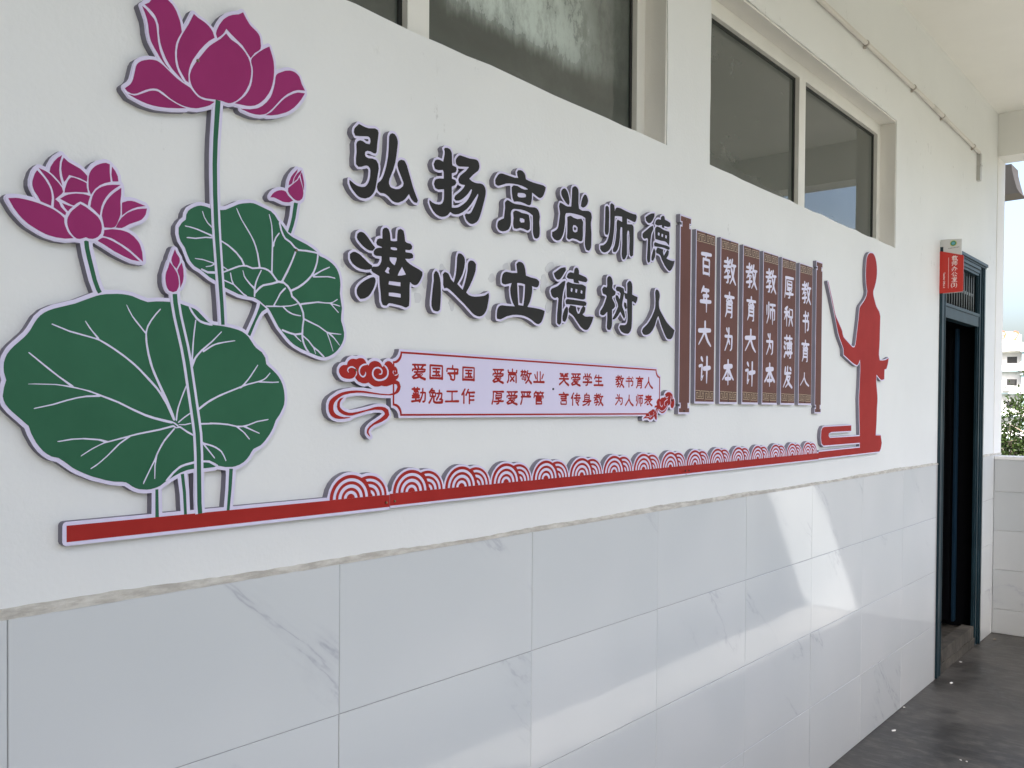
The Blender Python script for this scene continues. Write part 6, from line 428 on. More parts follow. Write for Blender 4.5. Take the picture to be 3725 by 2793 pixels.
 's4_2': '16193,8418 -6,8 2,8 38,22 -1,35 -3,4 -70,-4 -1,-7 4,-25 -3,-6 -8,-3 -32,18 -20,24 -53,1 -20,9 -29,-63 -11,-14 -12,-5 -8,1 -10,5 -8,15 3,15 25,45 40,51 13,2 10,-11 17,4 36,2 -17,65 2,55 -3,3 -15,4 -8,7 -3,8 2,13 9,9 12,4 98,3 3,4 5,25 17,15 -5,3 -15,-2 -85,0 -4,-4 -6,-22 -10,-6 -8,6 -7,20 -5,6 -78,0 -11,4 -7,7 -3,10 3,10 6,6 7,5 20,3 55,2 4,4 3,30 13,13 15,0 11,-8 7,-15 -1,-20 3,-1 88,0 3,4 4,30 13,10 12,1 13,-8 4,-6 2,-27 4,-4 80,0 8,-4 10,-10 0,-10 -5,-10 -16,-8 -85,-4 -11,-40 4,-6 21,-2 -2,23 11,10 12,3 28,-13 17,-23 16,-5 10,-12 0,-8 -3,-8 -21,-14 7,-28 -7,-90 3,-3 24,-7 7,-12 0,-15 -8,-10 -10,-6 -48,-5 -1,-47 -3,-15 -6,-8 -20,-8;16102,8551 23,-1 53,6 -3,32 -25,4 -37,-1;16222,8554 3,0 7,12 8,8 25,-1 0,18 -42,1 -15,-3 -6,-30 3,-4;16118,8631 45,-1 5,4 -5,3 -40,0 -5,-1;16213,8631 47,-1 5,5 8,1 0,3 -8,5 -2,-9 -45,2 -5,-1|15990,8571 -32,17 -21,26 -3,7 0,15 11,13 15,4 18,-6 20,-13 18,-25 5,-13 -3,-13 -15,-12|16008,8653 -36,18 -22,30 0,20 10,13 18,3 25,-13 11,-8 22,-32 -5,-20 -8,-8',
 's4_3': '16319,7860 -115,52 -45,29 -118,-66 -12,0 -6,8 5,10 76,52 26,23 -18,22 -33,33 -32,-38 -106,-108 -7,-4 -10,4 0,14 83,102 40,55 9,17 0,25 18,15 0,5 -5,2 -55,-5 -30,8 -7,5 -2,35 23,88 12,22 14,5 10,-2 10,-6 5,-9 1,-15 -13,-60 2,-11 40,0 10,4 14,92 8,15 15,6 18,-7 6,-17 -10,-52 -4,-38 135,4 15,-5 6,-11 0,-13 -5,-10 -8,-5 -38,-6 -112,-8 -5,-3 -1,-5 6,-4 97,2 28,-11 1,-10 -6,-22 -44,-68 -2,-7 36,-26 100,-54 11,-10 5,-15 -6,-16 -13,-7;16165,8018 6,-2 5,6 19,38 -68,-2;16200,8063 19,-1 5,3 -13,18;16027,8145 5,3 2,17 -15,1 -4,-6|16271,8185 -32,19 -26,34 0,15 13,15 15,1 26,-14 12,-9 22,-33 -2,-18 -8,-8',
 's5_0': '17190,9503 -75,57 -33,33 -87,-85 -10,-3 -6,4 -3,8 3,7 63,82 18,28 -48,100 -1,18 5,12 -1,3 -8,2 -107,-11 -21,-19 3,-4 13,0 55,5 32,-13 1,-5 -13,-30 -35,-32 -3,-8 8,-7 37,5 28,-1 10,-10 1,-12 -5,-10 -11,-6 -62,-14 -5,-53 -5,-12 -12,-15 -19,-7 -42,0 -8,3 -3,9 6,8 38,19 -1,37 -15,2 -67,-10 -28,0 -13,11 -1,15 6,10 11,6 102,19 2,33 3,13 -5,3 -55,1 -26,-25 -12,-2 -7,7 2,10 54,75 -76,-1 -13,9 -3,17 5,10 11,6 110,10 4,4 -2,15 -7,6 -82,0 -13,4 -8,13 0,12 5,8 21,8 60,3 15,4 1,37 3,10 13,11 13,0 15,-11 4,-10 0,-35 3,-4 28,1 25,28 10,6 17,-1 9,-7 5,-15 -6,-18 0,-22 -8,-9 -27,-6 -21,-23 3,-4 55,0 4,4 13,53 19,47 11,15 16,4 15,-8 6,-16 -24,-62 0,-6 45,4 55,0 28,-2 10,-5 6,-11 -1,-10 -5,-9 -10,-5 -23,-3 -5,-6 -24,-87 -22,-58 31,-52 57,-75 1,-5 -5,-12;16919,9692 29,0 0,5 -11,12 -2,13 -5,-2 -18,-21;17092,9712 3,0 5,17 15,63 -78,0 -7,-16 20,-1 17,-15',
 's5_1': '16944,8940 -8,5 -3,18 -8,170 -3,12 -95,-1 -13,4 -6,7 -3,15 7,14 15,7 82,3 13,4 -1,52 -44,2 -13,-3 -15,4 -10,10 -1,12 6,12 15,6 62,5 2,55 3,10 11,9 12,2 15,-9 6,-15 0,-50 67,4 32,-9 6,-30 -9,-57 3,-4 25,0 27,-9 7,-35 -5,-85 -8,-50 -11,-18 -10,-7 -45,-18 -10,1 -10,7 -4,8 0,12 11,13 26,14 5,8 6,53 0,42 2,10 12,3 1,5 -11,8 -3,-14 -52,0 -53,-4 -11,-195 -6,-11;16969,9200 33,-1 18,4 3,5 2,45 14,2 1,3 -11,10 -3,-3 -2,-11 -45,0 -10,-4|17104,9270 -32,28 -16,27 0,18 6,9 10,6 7,0 15,-6 18,-32 7,-42 -5,-8',
 's5_2': '17009,8387 -6,5 2,10 35,18 -2,45 -6,4 -13,-3 -140,-1 -24,-33 -36,-41 -10,-2 -5,3 -3,8 34,67 10,43 -5,105 15,20 -18,10 -2,5 11,27 23,25 -75,2 -12,3 -9,5 -4,8 0,17 8,11 27,6 138,3 2,3 -6,15 0,25 4,11 12,8 18,-1 10,-11 3,-25 -5,-20 4,-5 140,-1 22,-6 9,-13 -1,-12 -7,-10 -15,-6 -92,-4 45,-45 8,-13 -1,-12 -16,-15 4,-18 -2,-185 -3,-15 -6,-7 -32,-9;17033,8502 5,5 0,23 -4,4 -12,-3 -125,0 -6,-4 0,-20 3,-3 68,2;17028,8567 4,0 3,3 0,17 7,3 -3,6 -5,-7 -20,-3 -120,0 -5,-4 2,-10 3,-3;16968,8635 77,0 -3,5 -5,1 -65,-3;16881,8647 6,2 28,31 -46,0 10,-15;16923,8682 44,-1 20,3 2,3 -7,17 -38,0 -19,-17',
 's5_3': '17140,7914 -87,30 -48,23 -40,34 -47,58 -40,-32 -145,-100 -8,-1 -4,6 7,11 115,91 46,41 12,15 7,20 3,62 4,10 5,6 10,3 11,-6 5,-13 -7,-70 2,-10 52,-58 32,-27 45,-25 88,-36 8,-11 -3,-15 -8,-6',
 'sg_0': '94,-4 -6,4 -15,19 -19,-21 -4,-1 -4,2 -1,3 1,3 21,24 -11,26 -5,3 -19,-1 -5,-6 20,-3 1,-2 -9,-11 0,-4 16,1 2,-3 0,-4 -3,-2 -15,-3 -3,-15 -12,-7 -5,1 -3,3 1,3 2,2 10,3 0,9 -22,-3 -4,2 -2,3 3,3 4,1 20,3 1,2 -1,6 2,5 -12,-1 -7,-7 -3,-1 -3,1 -2,4 1,4 13,15 -15,0 -4,2 0,3 5,3 20,2 1,1 0,5 -2,2 -16,-1 -5,4 2,3 8,2 13,1 1,11 5,2 4,-4 -1,-7 2,-1 7,0 7,6 5,-1 1,-2 -1,-11 -8,-3 -5,-4 3,-1 9,1 4,5 6,17 3,3 3,0 3,-2 0,-3 -5,-15 28,2 4,-2 1,-2 -1,-4 -10,-4 -10,-31 4,-9 18,-17 2,-4 -3,-6;72,45 2,-1 2,5 4,15 -1,1 -10,0 -7,-2 0,-3 6,-5',
 'sg_1': '65,-4 -2,4 0,59 -10,0 -2,-1 0,-38 -3,-2 -4,0 -2,1 -1,5 1,41 3,3 18,1 0,9 -3,1 -21,0 -3,3 0,3 2,3 9,1 49,2 3,-2 2,-3 -1,-3 -4,-3 -22,0 -2,-1 1,-10 18,-3 2,-1 1,-39 -2,-5 -7,-5 -5,-2 -3,3 0,5 8,6 1,31 -2,2 -12,-2 1,-60 -3,-3|6,-3 -3,3 0,5 17,27 4,14 -1,47 1,2 3,1 3,-1 2,-4 1,-19 -1,-30 -4,-14 -11,-21 -6,-9|6,34 -3,3 0,39 1,4 3,1 5,-2 1,-40 -3,-5',
 'sg_2': '4,-2 -3,2 0,5 29,39 5,9 2,8 -2,1 -17,1 -3,2 0,3 6,3 17,1 2,20 3,2 4,0 2,-4 -1,-18 20,-1 7,-2 0,-31 -1,-14 -2,-8 -2,-3 -12,-6 -5,0 -3,2 -1,3 3,3 13,6 1,32 2,9 -1,2 -6,-2 -13,0 -3,-2 -6,-18 -9,-15 -20,-28|2,29 -3,2 0,5 11,16 3,2 3,-1 2,-4 -9,-18 -3,-2|91,33 -14,19 0,3 3,2 5,-1 13,-17 -1,-6',
 'sg_3': '85,-1 -7,7 -47,-1 -13,3 4,12 20,35 5,0 2,-4 -21,-38 38,2 4,2 -8,14 2,4 4,0 24,-30 0,-3 -1,-3|2,40 -3,3 1,5 23,19 10,22 4,2 3,-1 1,-5 -10,-23 -9,-9 -13,-12|92,42 -23,19 -14,23 -1,4 2,3 4,0 2,-2 13,-21 23,-19 1,-3 -1,-4',
 'sg_4': '2,0 -2,2 0,4 5,2 37,1 2,4 0,7 -1,2 -22,0 -4,2 1,4 4,2 21,1 1,5 -1,3 -17,2 8,15 -16,1 -3,3 2,4 5,2 60,0 4,7 -74,1 -4,-10 -3,-2 -3,2 -2,3 5,13 8,2 29,0 2,2 0,9 5,4 4,-4 0,-9 2,-2 30,0 9,-3 -1,-13 -3,-4 -6,0 -5,-5 -14,-1 6,-6 6,-2 7,-7 1,-3 -1,-2 -5,-2 -9,5 -15,0 -2,-2 0,-5 2,-1 22,1 4,-4 0,-3 -4,-3 -22,0 -2,-2 0,-8 3,-3 39,0 3,-4 -1,-4 -3,-1;40,48 17,1 2,7 -11,0',
}
def D(k):
    out = []
    for s in DATA[k].split('|'):
        sh = []
        for l in s.split(';'):
            x = z = 0; q = []
            for w in l.split():
                a, b = w.split(','); x += int(a); z += int(b); q.append((x/5000, z/5000))
            sh.append(q)
        out.append(sh)
    return out
rnd = random.Random(7)

# ------------------------------------------------------------------ setting
XE, XW, H, TH = 6.92, -7.0, 3.47, .22      # wall end, corridor start, ceiling height, wall thickness
WIN = [(.437, 2.352), (2.622, 4.537)]; WZ = (2.276, 2.889)
DX = (5.345, 6.33); DZ = 2.40
def rough_rect(x0, x1, z0, z1, j=.0025, n=24):
    p = []
    for (a, b) in (((x0, z0), (x1, z0)), ((x1, z0), (x1, z1)), ((x1, z1), (x0, z1)), ((x0, z1), (x0, z0))):
        m = n if abs(a[0]-b[0]) > 1 else 8
        for i in range(m):
            t = i/m; x = a[0]+(b[0]-a[0])*t; z = a[1]+(b[1]-a[1])*t
            if i: x += rnd.uniform(-j, j)*(a[0] == b[0]); z += rnd.uniform(-j, j)*(a[1] == b[1])
            p.append((x, z))
    return p
wall = thing('classroom_wall', 'long white painted corridor wall with high windows and a lotus mural', 'wall', (0, 0, 0), kind='thing')
holes = [rough_rect(a, b, *WZ) for a, b in WIN]
outer = [(XW, 0), (DX[0], 0), (DX[0], DZ), (DX[1], DZ), (DX[1], 0), (XE, 0), (XE, H), (XW, H)]
obj('wall_face', pl([[outer] + holes], 0., TH, back=True), M_wall, wall)
for i, (a, b) in enumerate(WIN):           # plastered jambs and head inside each opening
    obj('window_reveal', box(b-.006, b+.012, .004, TH-.004, WZ[0]+.001, WZ[1]-.001), M_reveal, wall)
    obj('window_reveal', box(a-.012, a+.006, .004, TH-.004, WZ[0]+.001, WZ[1]-.001), M_reveal, wall)
for si, (x, z, a, b) in enumerate([(1.125,1.772,.005,.008),(1.348,1.763,.008,.014),(1.326,1.725,.010,.014),(1.431,1.722,.009,.013),(1.400,1.795,.010,.009),(1.564,1.794,.012,.009),(1.614,1.827,.011,.009),(1.551,1.708,.014,.009),(1.759,1.811,.014,.012),(1.604,1.731,.022,.008),(1.786,1.844,.021,.014),(1.758,1.799,.012,.020),(1.779,1.750,.012,.018),(2.083,1.712,.015,.012)]):
    ph = rnd.uniform(0, 6)
    obj('glue_smear', pl([[[(x+a*math.cos(t)*(1+.22*math.sin(3*t+ph)), z+b*math.sin(t)*(1+.25*math.sin(2*t+2*ph))) for t in [2*math.pi*k/22 for k in range(22)]]]], -.0003-.00005*si, .001), M_smear, wall)

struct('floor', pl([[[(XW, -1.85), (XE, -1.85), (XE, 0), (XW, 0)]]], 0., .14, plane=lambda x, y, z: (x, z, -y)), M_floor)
ce = thing('corridor_ceiling', 'pale plastered ceiling slab over the open corridor', 'ceiling', (0, 0, H), kind='structure')
obj('slab', box(XW, XE, -2.10, .0, H, H+.5), M_ceil, ce)
gs = bmesh.new(); gv = [gs.verts.new(q) for q in ((-900, -900, -3.45), (1500, -900, -3.45), (1500, 900, -3.45), (-900, 900, -3.45))]; gs.faces.new(gv)
struct('ground', gs, M_ground)

obj('end_pilaster', box(6.701, XE+.001, -.0035, -.0002, 1.199, 3.184), M_beam, wall)
# tiled dado: every tile its own slab, one mesh
def tiles(name, parent, rects, face, mats, thick=.008, gap=.0018, tilt=.0006, plane=None):
    bm = bmesh.new(); lay = bm.faces.layers.float_vector.new('tile_rand')
    P = plane or (lambda x, y, z: (x, y, z))
    for (x0, x1, z0, z1) in rects:
        r3 = Vector((rnd.random(), rnd.random(), rnd.random()))
        x0 += gap/2; x1 -= gap/2; z0 += gap/2; z1 -= gap/2; e = .0009
        t = [rnd.uniform(-tilt, tilt) for _ in range(3)]
        def yy(x, z): return face + t[0]*(x-x0)/(x1-x0) + t[1]*(z-z0)/(z1-z0)
        pts = [(x0, z0), (x1, z0), (x1, z1), (x0, z1)]; ins = [(x0+e, z0+e), (x1-e, z0+e), (x1-e, z1-e), (x0+e, z1-e)]
        f = [bm.verts.new(P(x, yy(x, z), z)) for x, z in ins]; m = [bm.verts.new(P(x, yy(x, z)+e, z)) for x, z in pts]; k = [bm.verts.new(P(x, face+thick, z)) for x, z in pts]
        fs = [bm.faces.new(f)]
        for i in range(4):
            j = (i+1) % 4
            fs += [bm.faces.new((f[i], m[i], m[j], f[j])), bm.faces.new((m[i], k[i], k[j], m[j]))]
        for q in fs: q[lay] = r3
    return obj(name, bm, mats, parent)
SC = (1.3587-.008)/1.3587
def tz(z): return 1.4993+(z-1.4993)*SC
dado = thing('tile_dado', 'glossy white marble tile cladding along the foot of the wall', 'wall tiles', (0, 0, 0), kind='thing')
rows = [(.001, tz(.3)), (tz(.3), tz(.6)), (tz(.6), tz(.9)), (tz(.9), tz(1.1927))]
xs = [(.5218+.6*k)*SC for k in range(-12, 9)]
rc = []
for a, b in zip(xs, xs[1:]):
    for z0, z1 in rows: rc.append((a, min(b, DX[0]-.022), z0, z1))
tiles('tile_field', dado, rc, -.008, M_tile)
tiles('tile_field', dado, [q for z0, z1 in rows for q in ((DX[1]+.02, 6.67, z0, z1), (6.671, XE, z0, z1))], -.008, M_tile)
for a, b in ((XW, DX[0]-.023), (DX[1]+.021, XE-.001)): obj('grout_bed', box(a, b, -.0058, -.0002, .0, tz(1.190)), M_grout, dado)
def fillet(x0, x1, n):                          # uneven mortar fillet on top of the tiles
    prev = None; bm = bmesh.new()
    for i in range(n+1):
        x = x0+(x1-x0)*i/n
        h = .0095+.003*math.sin(x*3.1)+.0016*math.sin(x*11+1)+rnd.uniform(-.0010, .0010); h = max(.004, h)
        o = rnd.uniform(-.0012, .0012)
        q = [bm.verts.new(p) for p in ((x, -.0085+o, tz(1.1921)+rnd.uniform(-.0008, .0)), (x, -.0072+o, tz(1.1927)+h*.45), (x, -.0018, tz(1.1927)+h), (x, .0006, tz(1.1927)+h+.001))]
        if prev:
            for a in range(3): bm.faces.new((prev[a], q[a], q[a+1], prev[a+1]))
        prev = q
    obj('mortar_fillet', bm, M_mortar, dado)
fillet(XW, DX[0]-.02, 800); fillet(DX[1]+.02, XE, 90)

# ------------------------------------------------------------------ windows
for i, (a, b) in enumerate(WIN):
    w = thing('corridor_window', ['high window with whitish overspray across its pane, above the black slogan', 'high two pane window with clean dark glass, above the brown slats'][i], 'window', (a, .075, WZ[0]), 'high windows of the corridor wall', kind='thing')
    mx = (a+b)/2 + (.004 if i == 0 else -.022)
    gz0, gz1 = WZ[0]+.035, WZ[1]-.062
    fr = [[rect(a+.001, b-.001, WZ[0]+.001, WZ[1]-.001), rect(a+.05, mx-.033, gz0, gz1), rect(mx+.033, b-.05, gz0, gz1)]]
    obj('window_frame', pl(fr, .075, .125, back=True), M_frame, w)
    for k, (p, q) in enumerate(((a+.05, mx-.033), (mx+.033, b-.05))):
        g_ = obj('window_pane', box(p+.010, q-.010, .096, .101, gz0+.008, gz1-.008), M_glass_s if i == 0 and k == 1 else M_glass, w)
        obj('gasket', pl([[rect(p-.001, q+.001, gz0-.001, gz1+.001), rect(p+.011, q-.011, gz0+.009, gz1-.009)]], .092, .104, back=True), M_gasket, g_)
    obj('window_head', box(a+.002, b-.002, .004, .0745, WZ[1]-.009, WZ[1]-.0015), M_reveal, w)

# ------------------------------------------------------------------ door
door = thing('steel_doorway', 'open dark teal steel door with a barred transom in the white wall', 'door', ((DX[0]+DX[1])/2, .02, 0), kind='thing')
bm = bmesh.new()
bx(bm, 5.330, 5.352, -.016, .0, .004, 2.392); bx(bm, 5.352, 5.412, -.010, .06, .002, 2.392); bx(bm, 5.405, 5.414, -.013, -.0102, .002, 2.33)
for (x0, x1, y0) in ((6.232, 6.250, .004), (6.2502, 6.274, -.004), (6.2742, 6.296, .001), (6.2962, 6.318, -.008), (6.3182, 6.346, -.015)): bx(bm, x0, x1, y0, .018, .002, 2.392)
obj('door_frame', bm, M_door, door)
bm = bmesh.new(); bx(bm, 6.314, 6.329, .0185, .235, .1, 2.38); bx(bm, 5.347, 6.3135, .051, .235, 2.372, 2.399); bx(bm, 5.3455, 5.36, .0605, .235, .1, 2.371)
obj('shade_lining', bm, M_leafd, door)  # dark sheets added over the pale reveals, standing in for shade
bm = bmesh.new()
bx(bm, 5.4125, 6.2315, .0, .05, 2.337, 2.352); bx(bm, 5.4125, 6.2315, -.006, .045, 2.3522, 2.372); bx(bm, 5.4125, 6.2315, -.013, .04, 2.3722, 2.392)
bx(bm, 5.338, 6.352, -.018, .01, 2.3925, 2.402); bx(bm, 5.334, 6.358, -.026, .008, 2.4025, 2.420)
obj('door_lintel', bm, M_door, door)
bm = bmesh.new(); bx(bm, 5.4125, 6.2315, -.002, .05, 2.018, 2.080); bx(bm, 5.4125, 6.2315, -.007, .045, 2.0805, 2.098)
obj('transom_rail', bm, M_door, door)
tg = obj('transom_grille', box(5.413, 6.231, .028, .036, 2.208, 2.224), M_bar, door)
for k in range(14):
    x = 5.455+k*.0575
    obj('grille_bar', (lambda bm: (tube(bm, [(x, .024, 2.099), (x, .024, 2.3365)], .0036, 6), bm)[1])(bmesh.new()), M_bar, tg)
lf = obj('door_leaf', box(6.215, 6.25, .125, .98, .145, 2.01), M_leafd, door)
bm = bmesh.new()
for y in (.14, .20, .30, .42, .6, .75): bx(bm, 6.206, 6.2148, y, y+.022, .2, 1.95)
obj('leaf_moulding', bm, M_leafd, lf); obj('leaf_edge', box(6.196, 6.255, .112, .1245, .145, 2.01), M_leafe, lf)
th = thing('door_threshold', 'worn grey concrete step in the open doorway', 'threshold', (5.8, .1, 0), kind='thing')
obj('step_block', box(5.4135, 6.2315, .0, .07, .002, .128), M_step, th); obj('step_lip', box(5.4137, 6.2313, -.007, -.0002, .004, .055), M_step, th)
obj('step_tread', box(5.4135, 6.34, .0702, .6, .002, .095), M_step, th)
bm = bmesh.new()                                # room behind the door, its darkness put into the plaster colour
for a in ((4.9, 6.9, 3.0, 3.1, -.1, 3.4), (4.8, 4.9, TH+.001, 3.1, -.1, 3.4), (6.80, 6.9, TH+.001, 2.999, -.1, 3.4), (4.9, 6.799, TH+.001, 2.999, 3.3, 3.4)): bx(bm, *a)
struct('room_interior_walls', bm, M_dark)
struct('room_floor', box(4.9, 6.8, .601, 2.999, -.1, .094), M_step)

# ------------------------------------------------------------------ end of the corridor
ep = thing('end_parapet', 'low tiled parapet wall closing the corridor beside the door', 'parapet', (6.70, -.7, 0), kind='thing')
PX_ = lambda x, y, z: (y, -x, z)
obj('parapet_core', pl([[[(.0095, 0), (1.70, 0), (1.70, 1.166), (.0095, 1.166)]]], 6.708, 6.90, plane=PX_, back=True), M_beam, ep)
er = []
ez = [.002, .166, .43, .693, .952, 1.165]
for z0, z1 in zip(ez, ez[1:]):
    er += [(.0095, .30, z0, z1), (.30, .9, z0, z1), (.9, 1.598, z0, z1)]
tiles('parapet_tile', ep, er, 6.700, M_tile_end, plane=PX_)
obj('coping', box(6.698, 6.905, -1.71, -.0092, 1.1665, 1.186), M_bld, ep)
bm_ = thing('end_beam', 'grey plaster beam under the ceiling at the corridor end', 'beam', (6.8, -1.1, 3.18), kind='thing')
obj('beam_body', box(6.70, XE-.002, -2.08, -.0006, 3.185, H-.0005), M_beam, bm_)
op = thing('outer_parapet', 'low rendered parapet along the open side of the corridor', 'parapet', (0, -1.6, 0), kind='thing')
obj('parapet_wall', box(XW, 6.697, -1.78, -1.66, .001, .97), M_beam, op); obj('coping', box(XW, 6.69, -1.79, -1.655, .9705, 1.0), M_bld, op)
ob = thing('outer_beam', 'plaster beam over the open side of the corridor', 'beam', (0, -1.6, 3.2), kind='thing')
obj('beam_body', box(XW, 6.699, -2.09, -1.95, 3.30, H-.001), M_beam, ob)
for x in (-1.0, 1.6):
    c_ = thing('corridor_column', 'square plastered column on the open side of the corridor', 'column', (x, -1.63, 0), 'columns of the open side', kind='thing')
    obj('column_shaft', box(x-.12, x+.12, -1.79, -1.665, 1.001, H-.001), M_beam, c_)
ec = thing('light_block_wall', 'plain white wall added to block light on the open side behind the viewer', 'wall', (-4, -1.6, 0), kind='thing')  # unseen wall, added to cut the light from the left
obj('wall_face', box(XW+.01, -1.2, -1.77, -1.68, 1.0005, H-.001), M_wall, ec)
eb = thing('west_end_wall', 'plain white wall closing the far end of the corridor behind the viewer', 'wall', (XW, -1, 0), kind='thing')
obj('wall_face', box(XW-.2, XW-.001, -2.1, TH, 0, H+.4), M_wall, eb)
ub = bmesh.new(); bx(ub, XW, XE-.01, TH+.003, 6, 3.45, 7.4); bx(ub, XW, XE, -2.09, TH+.002, H+.501, 7.4)
struct('upper_storey', ub, M_bld)
lb = bmesh.new(); bx(lb, XW, XE-.01, -1.73, 6, -3.44, -.145)
struct('lower_storey', lb, M_bld)
struct('added_slab', box(XE+.01, 12, -9, -1.9, -1.5, -.9), M_added_slab)  # unseen slab, added for its brightness in the tile reflections
ev = thing('roof_eave', 'brownish concrete eave with a curved edge outside the end opening', 'eave', (8.2, .25, 3.2), kind='thing')
obj('eave_slab', pl([[[(.36, 3.445), (.164, 3.440), (.160, 3.39), (.146, 3.325), (.125, 3.245), (.103, 3.204), (.36, 3.199)]]], 8.0, 8.25, plane=lambda x, y, z: (y, x, z), back=True), mat('eave concrete', (.24, .21, .185), .9), ev)

# ------------------------------------------------------------------ pipe and trunking under the ceiling
pp = thing('conduit_pipe', 'thin white conduit pipe clipped along the top of the wall', 'pipe', (2, -.02, 3.1), kind='thing')
bm = bmesh.new(); tube(bm, [(XW+.05, -.013, 3.100), (3, -.013, 3.100), (4.75, -.013, 3.106), (6.0, -.013, 3.090), (6.135, -.013, 3.085)], .0105, 12)
tube(bm, [(5.10, -.013, 3.1025), (5.36, -.013, 3.099)], .0122, 12)
obj('pipe_run', bm, M_pipe, pp)
for x, z in ((-.5, 3.1), (.6, 3.1), (1.7, 3.1), (2.8, 3.1), (4.045, 3.1035), (4.752, 3.106), (5.29, 3.0995), (5.98, 3.0905)):
    bm = bmesh.new(); tube(bm, [(x-.007, -.013, z), (x+.007, -.013, z)], .0135, 12); bx(bm, x-.006, x+.006, -.012, .001, z-.022, z-.0125); bx(bm, x-.006, x+.006, -.010, .001, z+.0125, z+.016)
    obj('pipe_clip', bm, M_clip, pp)
tk = thing('cable_trunking', 'short grey trunking hanging down from the pipe end', 'trunking', (6.15, -.01, 2.9), kind='thing')
bm = bmesh.new(); bx(bm, 6.125, 6.165, -.022, .001, 2.915, 3.005); bx(bm, 6.123, 6.167, -.025, .001, 3.006, 3.012); bx(bm, 6.125, 6.165, -.022, .001, 3.013, 3.082)
obj('trunking_body', bm, M_trunk, tk)

# ------------------------------------------------------------------ mural: lotus panel
YB = -.014
def screw(parent, x, z, m=None, y=YB, r=.0028):
    bm = bmesh.new(); tube(bm, [(x, y-.0004, z), (x, y-.0026, z)], [r, r*.7], 10)
    obj('screw', bm, m or M_screw, parent)
def ring_band(cx, a, h, z0, k0, k1, clip=None, n=44):
    """arch band between scale k0 and k1 of the ellipse (a, h); clip = (cx, a, h) hides what lies inside that arch"""
    ts = [math.pi*i/n for i in range(n+1)]
    if clip:
        ok = [t for t in ts if ((cx+a*k1*math.cos(t)-clip[0])/clip[1])**2+((h*k1*math.sin(t))/clip[2])**2 > 1.0]
        oi = [t for t in ts if ((cx+a*k0*math.cos(t)-clip[0])/clip[1])**2+((h*k0*math.sin(t))/clip[2])**2 > 1.0]
    else: ok = oi = ts
    if len(ok) < 3 or len(oi) < 3: return None
    z1 = z0+.0008
    return [(cx+a*k1*math.cos(t), max(z1, z0+h*k1*math.sin(t))) for t in ok] + [(cx+a*k0*math.cos(t), max(z1, z0+h*k0*math.sin(t))) for t in reversed(oi)]
def half(cx, a, h, z0, n=36): return [(cx+a*math.cos(math.pi*i/n), z0+.0002+h*math.sin(math.pi*i/n)) for i in range(n+1)]
BANDS = ((.735, .86), (.46, .60), (.205, .33))
def wave_mesh(cx, z0):
    bm = bmesh.new(); c2, a2, h2 = cx+.0465, .0468, .0415; a1, h1 = .0505, .0455
    plate(bm, [[half(c2, a2, h2, z0)]], YB-.0006, YB+.0004); plate(bm, [[half(cx, a1, h1, z0)]], YB-.0009, YB+.0004)
    for k0, k1 in BANDS: plate(bm, [[ring_band(cx, a1, h1, z0, k0, k1)]], YB-.0013, YB-.0008, 1)
    for k0, k1 in BANDS:
        q = ring_band(c2, a2, h2, z0, k0, k1, (cx, a1*1.03, h1*1.03))
        if q: plate(bm, [[q]], YB-.0011, YB-.0005, 1)
    return bm
lp = thing('lotus_panel', 'lotus cut-out panel with pink flowers and green leaves rising from a red bar', 'wall panel', (.9, 0, 1.29), kind='thing')
obj('backing_board', pl(D('lotus_board'), YB, .001, side=1), [M_lav, M_edge], lp)
obj('red_bar', pl([[rect(.5980, 1.2375, 1.2946, 1.3189)]], YB-.0004, YB+.0004), M_red, lp)
obj('wave_motif', wave_mesh(1.1356, 1.3189), [M_red, M_line], lp)
def leaf(key, y, label=None):
    bm = pl(D(key), y, YB+.0004); plate(bm, D(key+'_v'), y-.0003, y+.0002, 1)
    return obj('lotus_leaf', bm, [M_green, M_line], lp)
leaf('leaf_small', YB-.0004); leaf('leaf_big', YB-.0005)
for k in ('stem_a', 'stem_b', 'stem_c'): obj('stem', pl(D(k), YB-.0002, YB+.0004), M_green, lp)
obj('stem', pl(D('stem_leaf'), YB-.0003, YB+.0004), M_green, lp)
for k in ('stem_left', 'stem_budr'): obj('stem', pl(D(k), YB-.0006, YB+.0004), M_green, lp)
for k in ('stem_tall', 'stem_bud'):
    bm = pl(D(k), YB-.0015, YB-.0009); plate(bm, D(k+'_b'), YB-.0011, YB-.0004, 1); obj('stem', bm, [M_green, M_line], lp)
for nm, kf, kp, n, lb in (('lotus_flower', 'fp_tall', 'pt_', 10, None), ('lotus_flower', 'fp_left', 'pl_', 17, None), ('lotus_bud', 'fp_budl', 'bl_', 3, None), ('lotus_bud', 'fp_budr', 'br_', 5, None)):
    f_ = obj(nm, pl(D(kf), YB-.0013, YB-.0002), M_lav, lp)
    for i in range(n): obj('petal', pl(D(kp+str(i)), YB-.0019, YB-.0012), M_pink, f_)
for x, z in ((.8088, 2.0611), (1.0055, 1.7786), (1.2273, 1.3040)): screw(lp, x, z, y=YB-.0015)

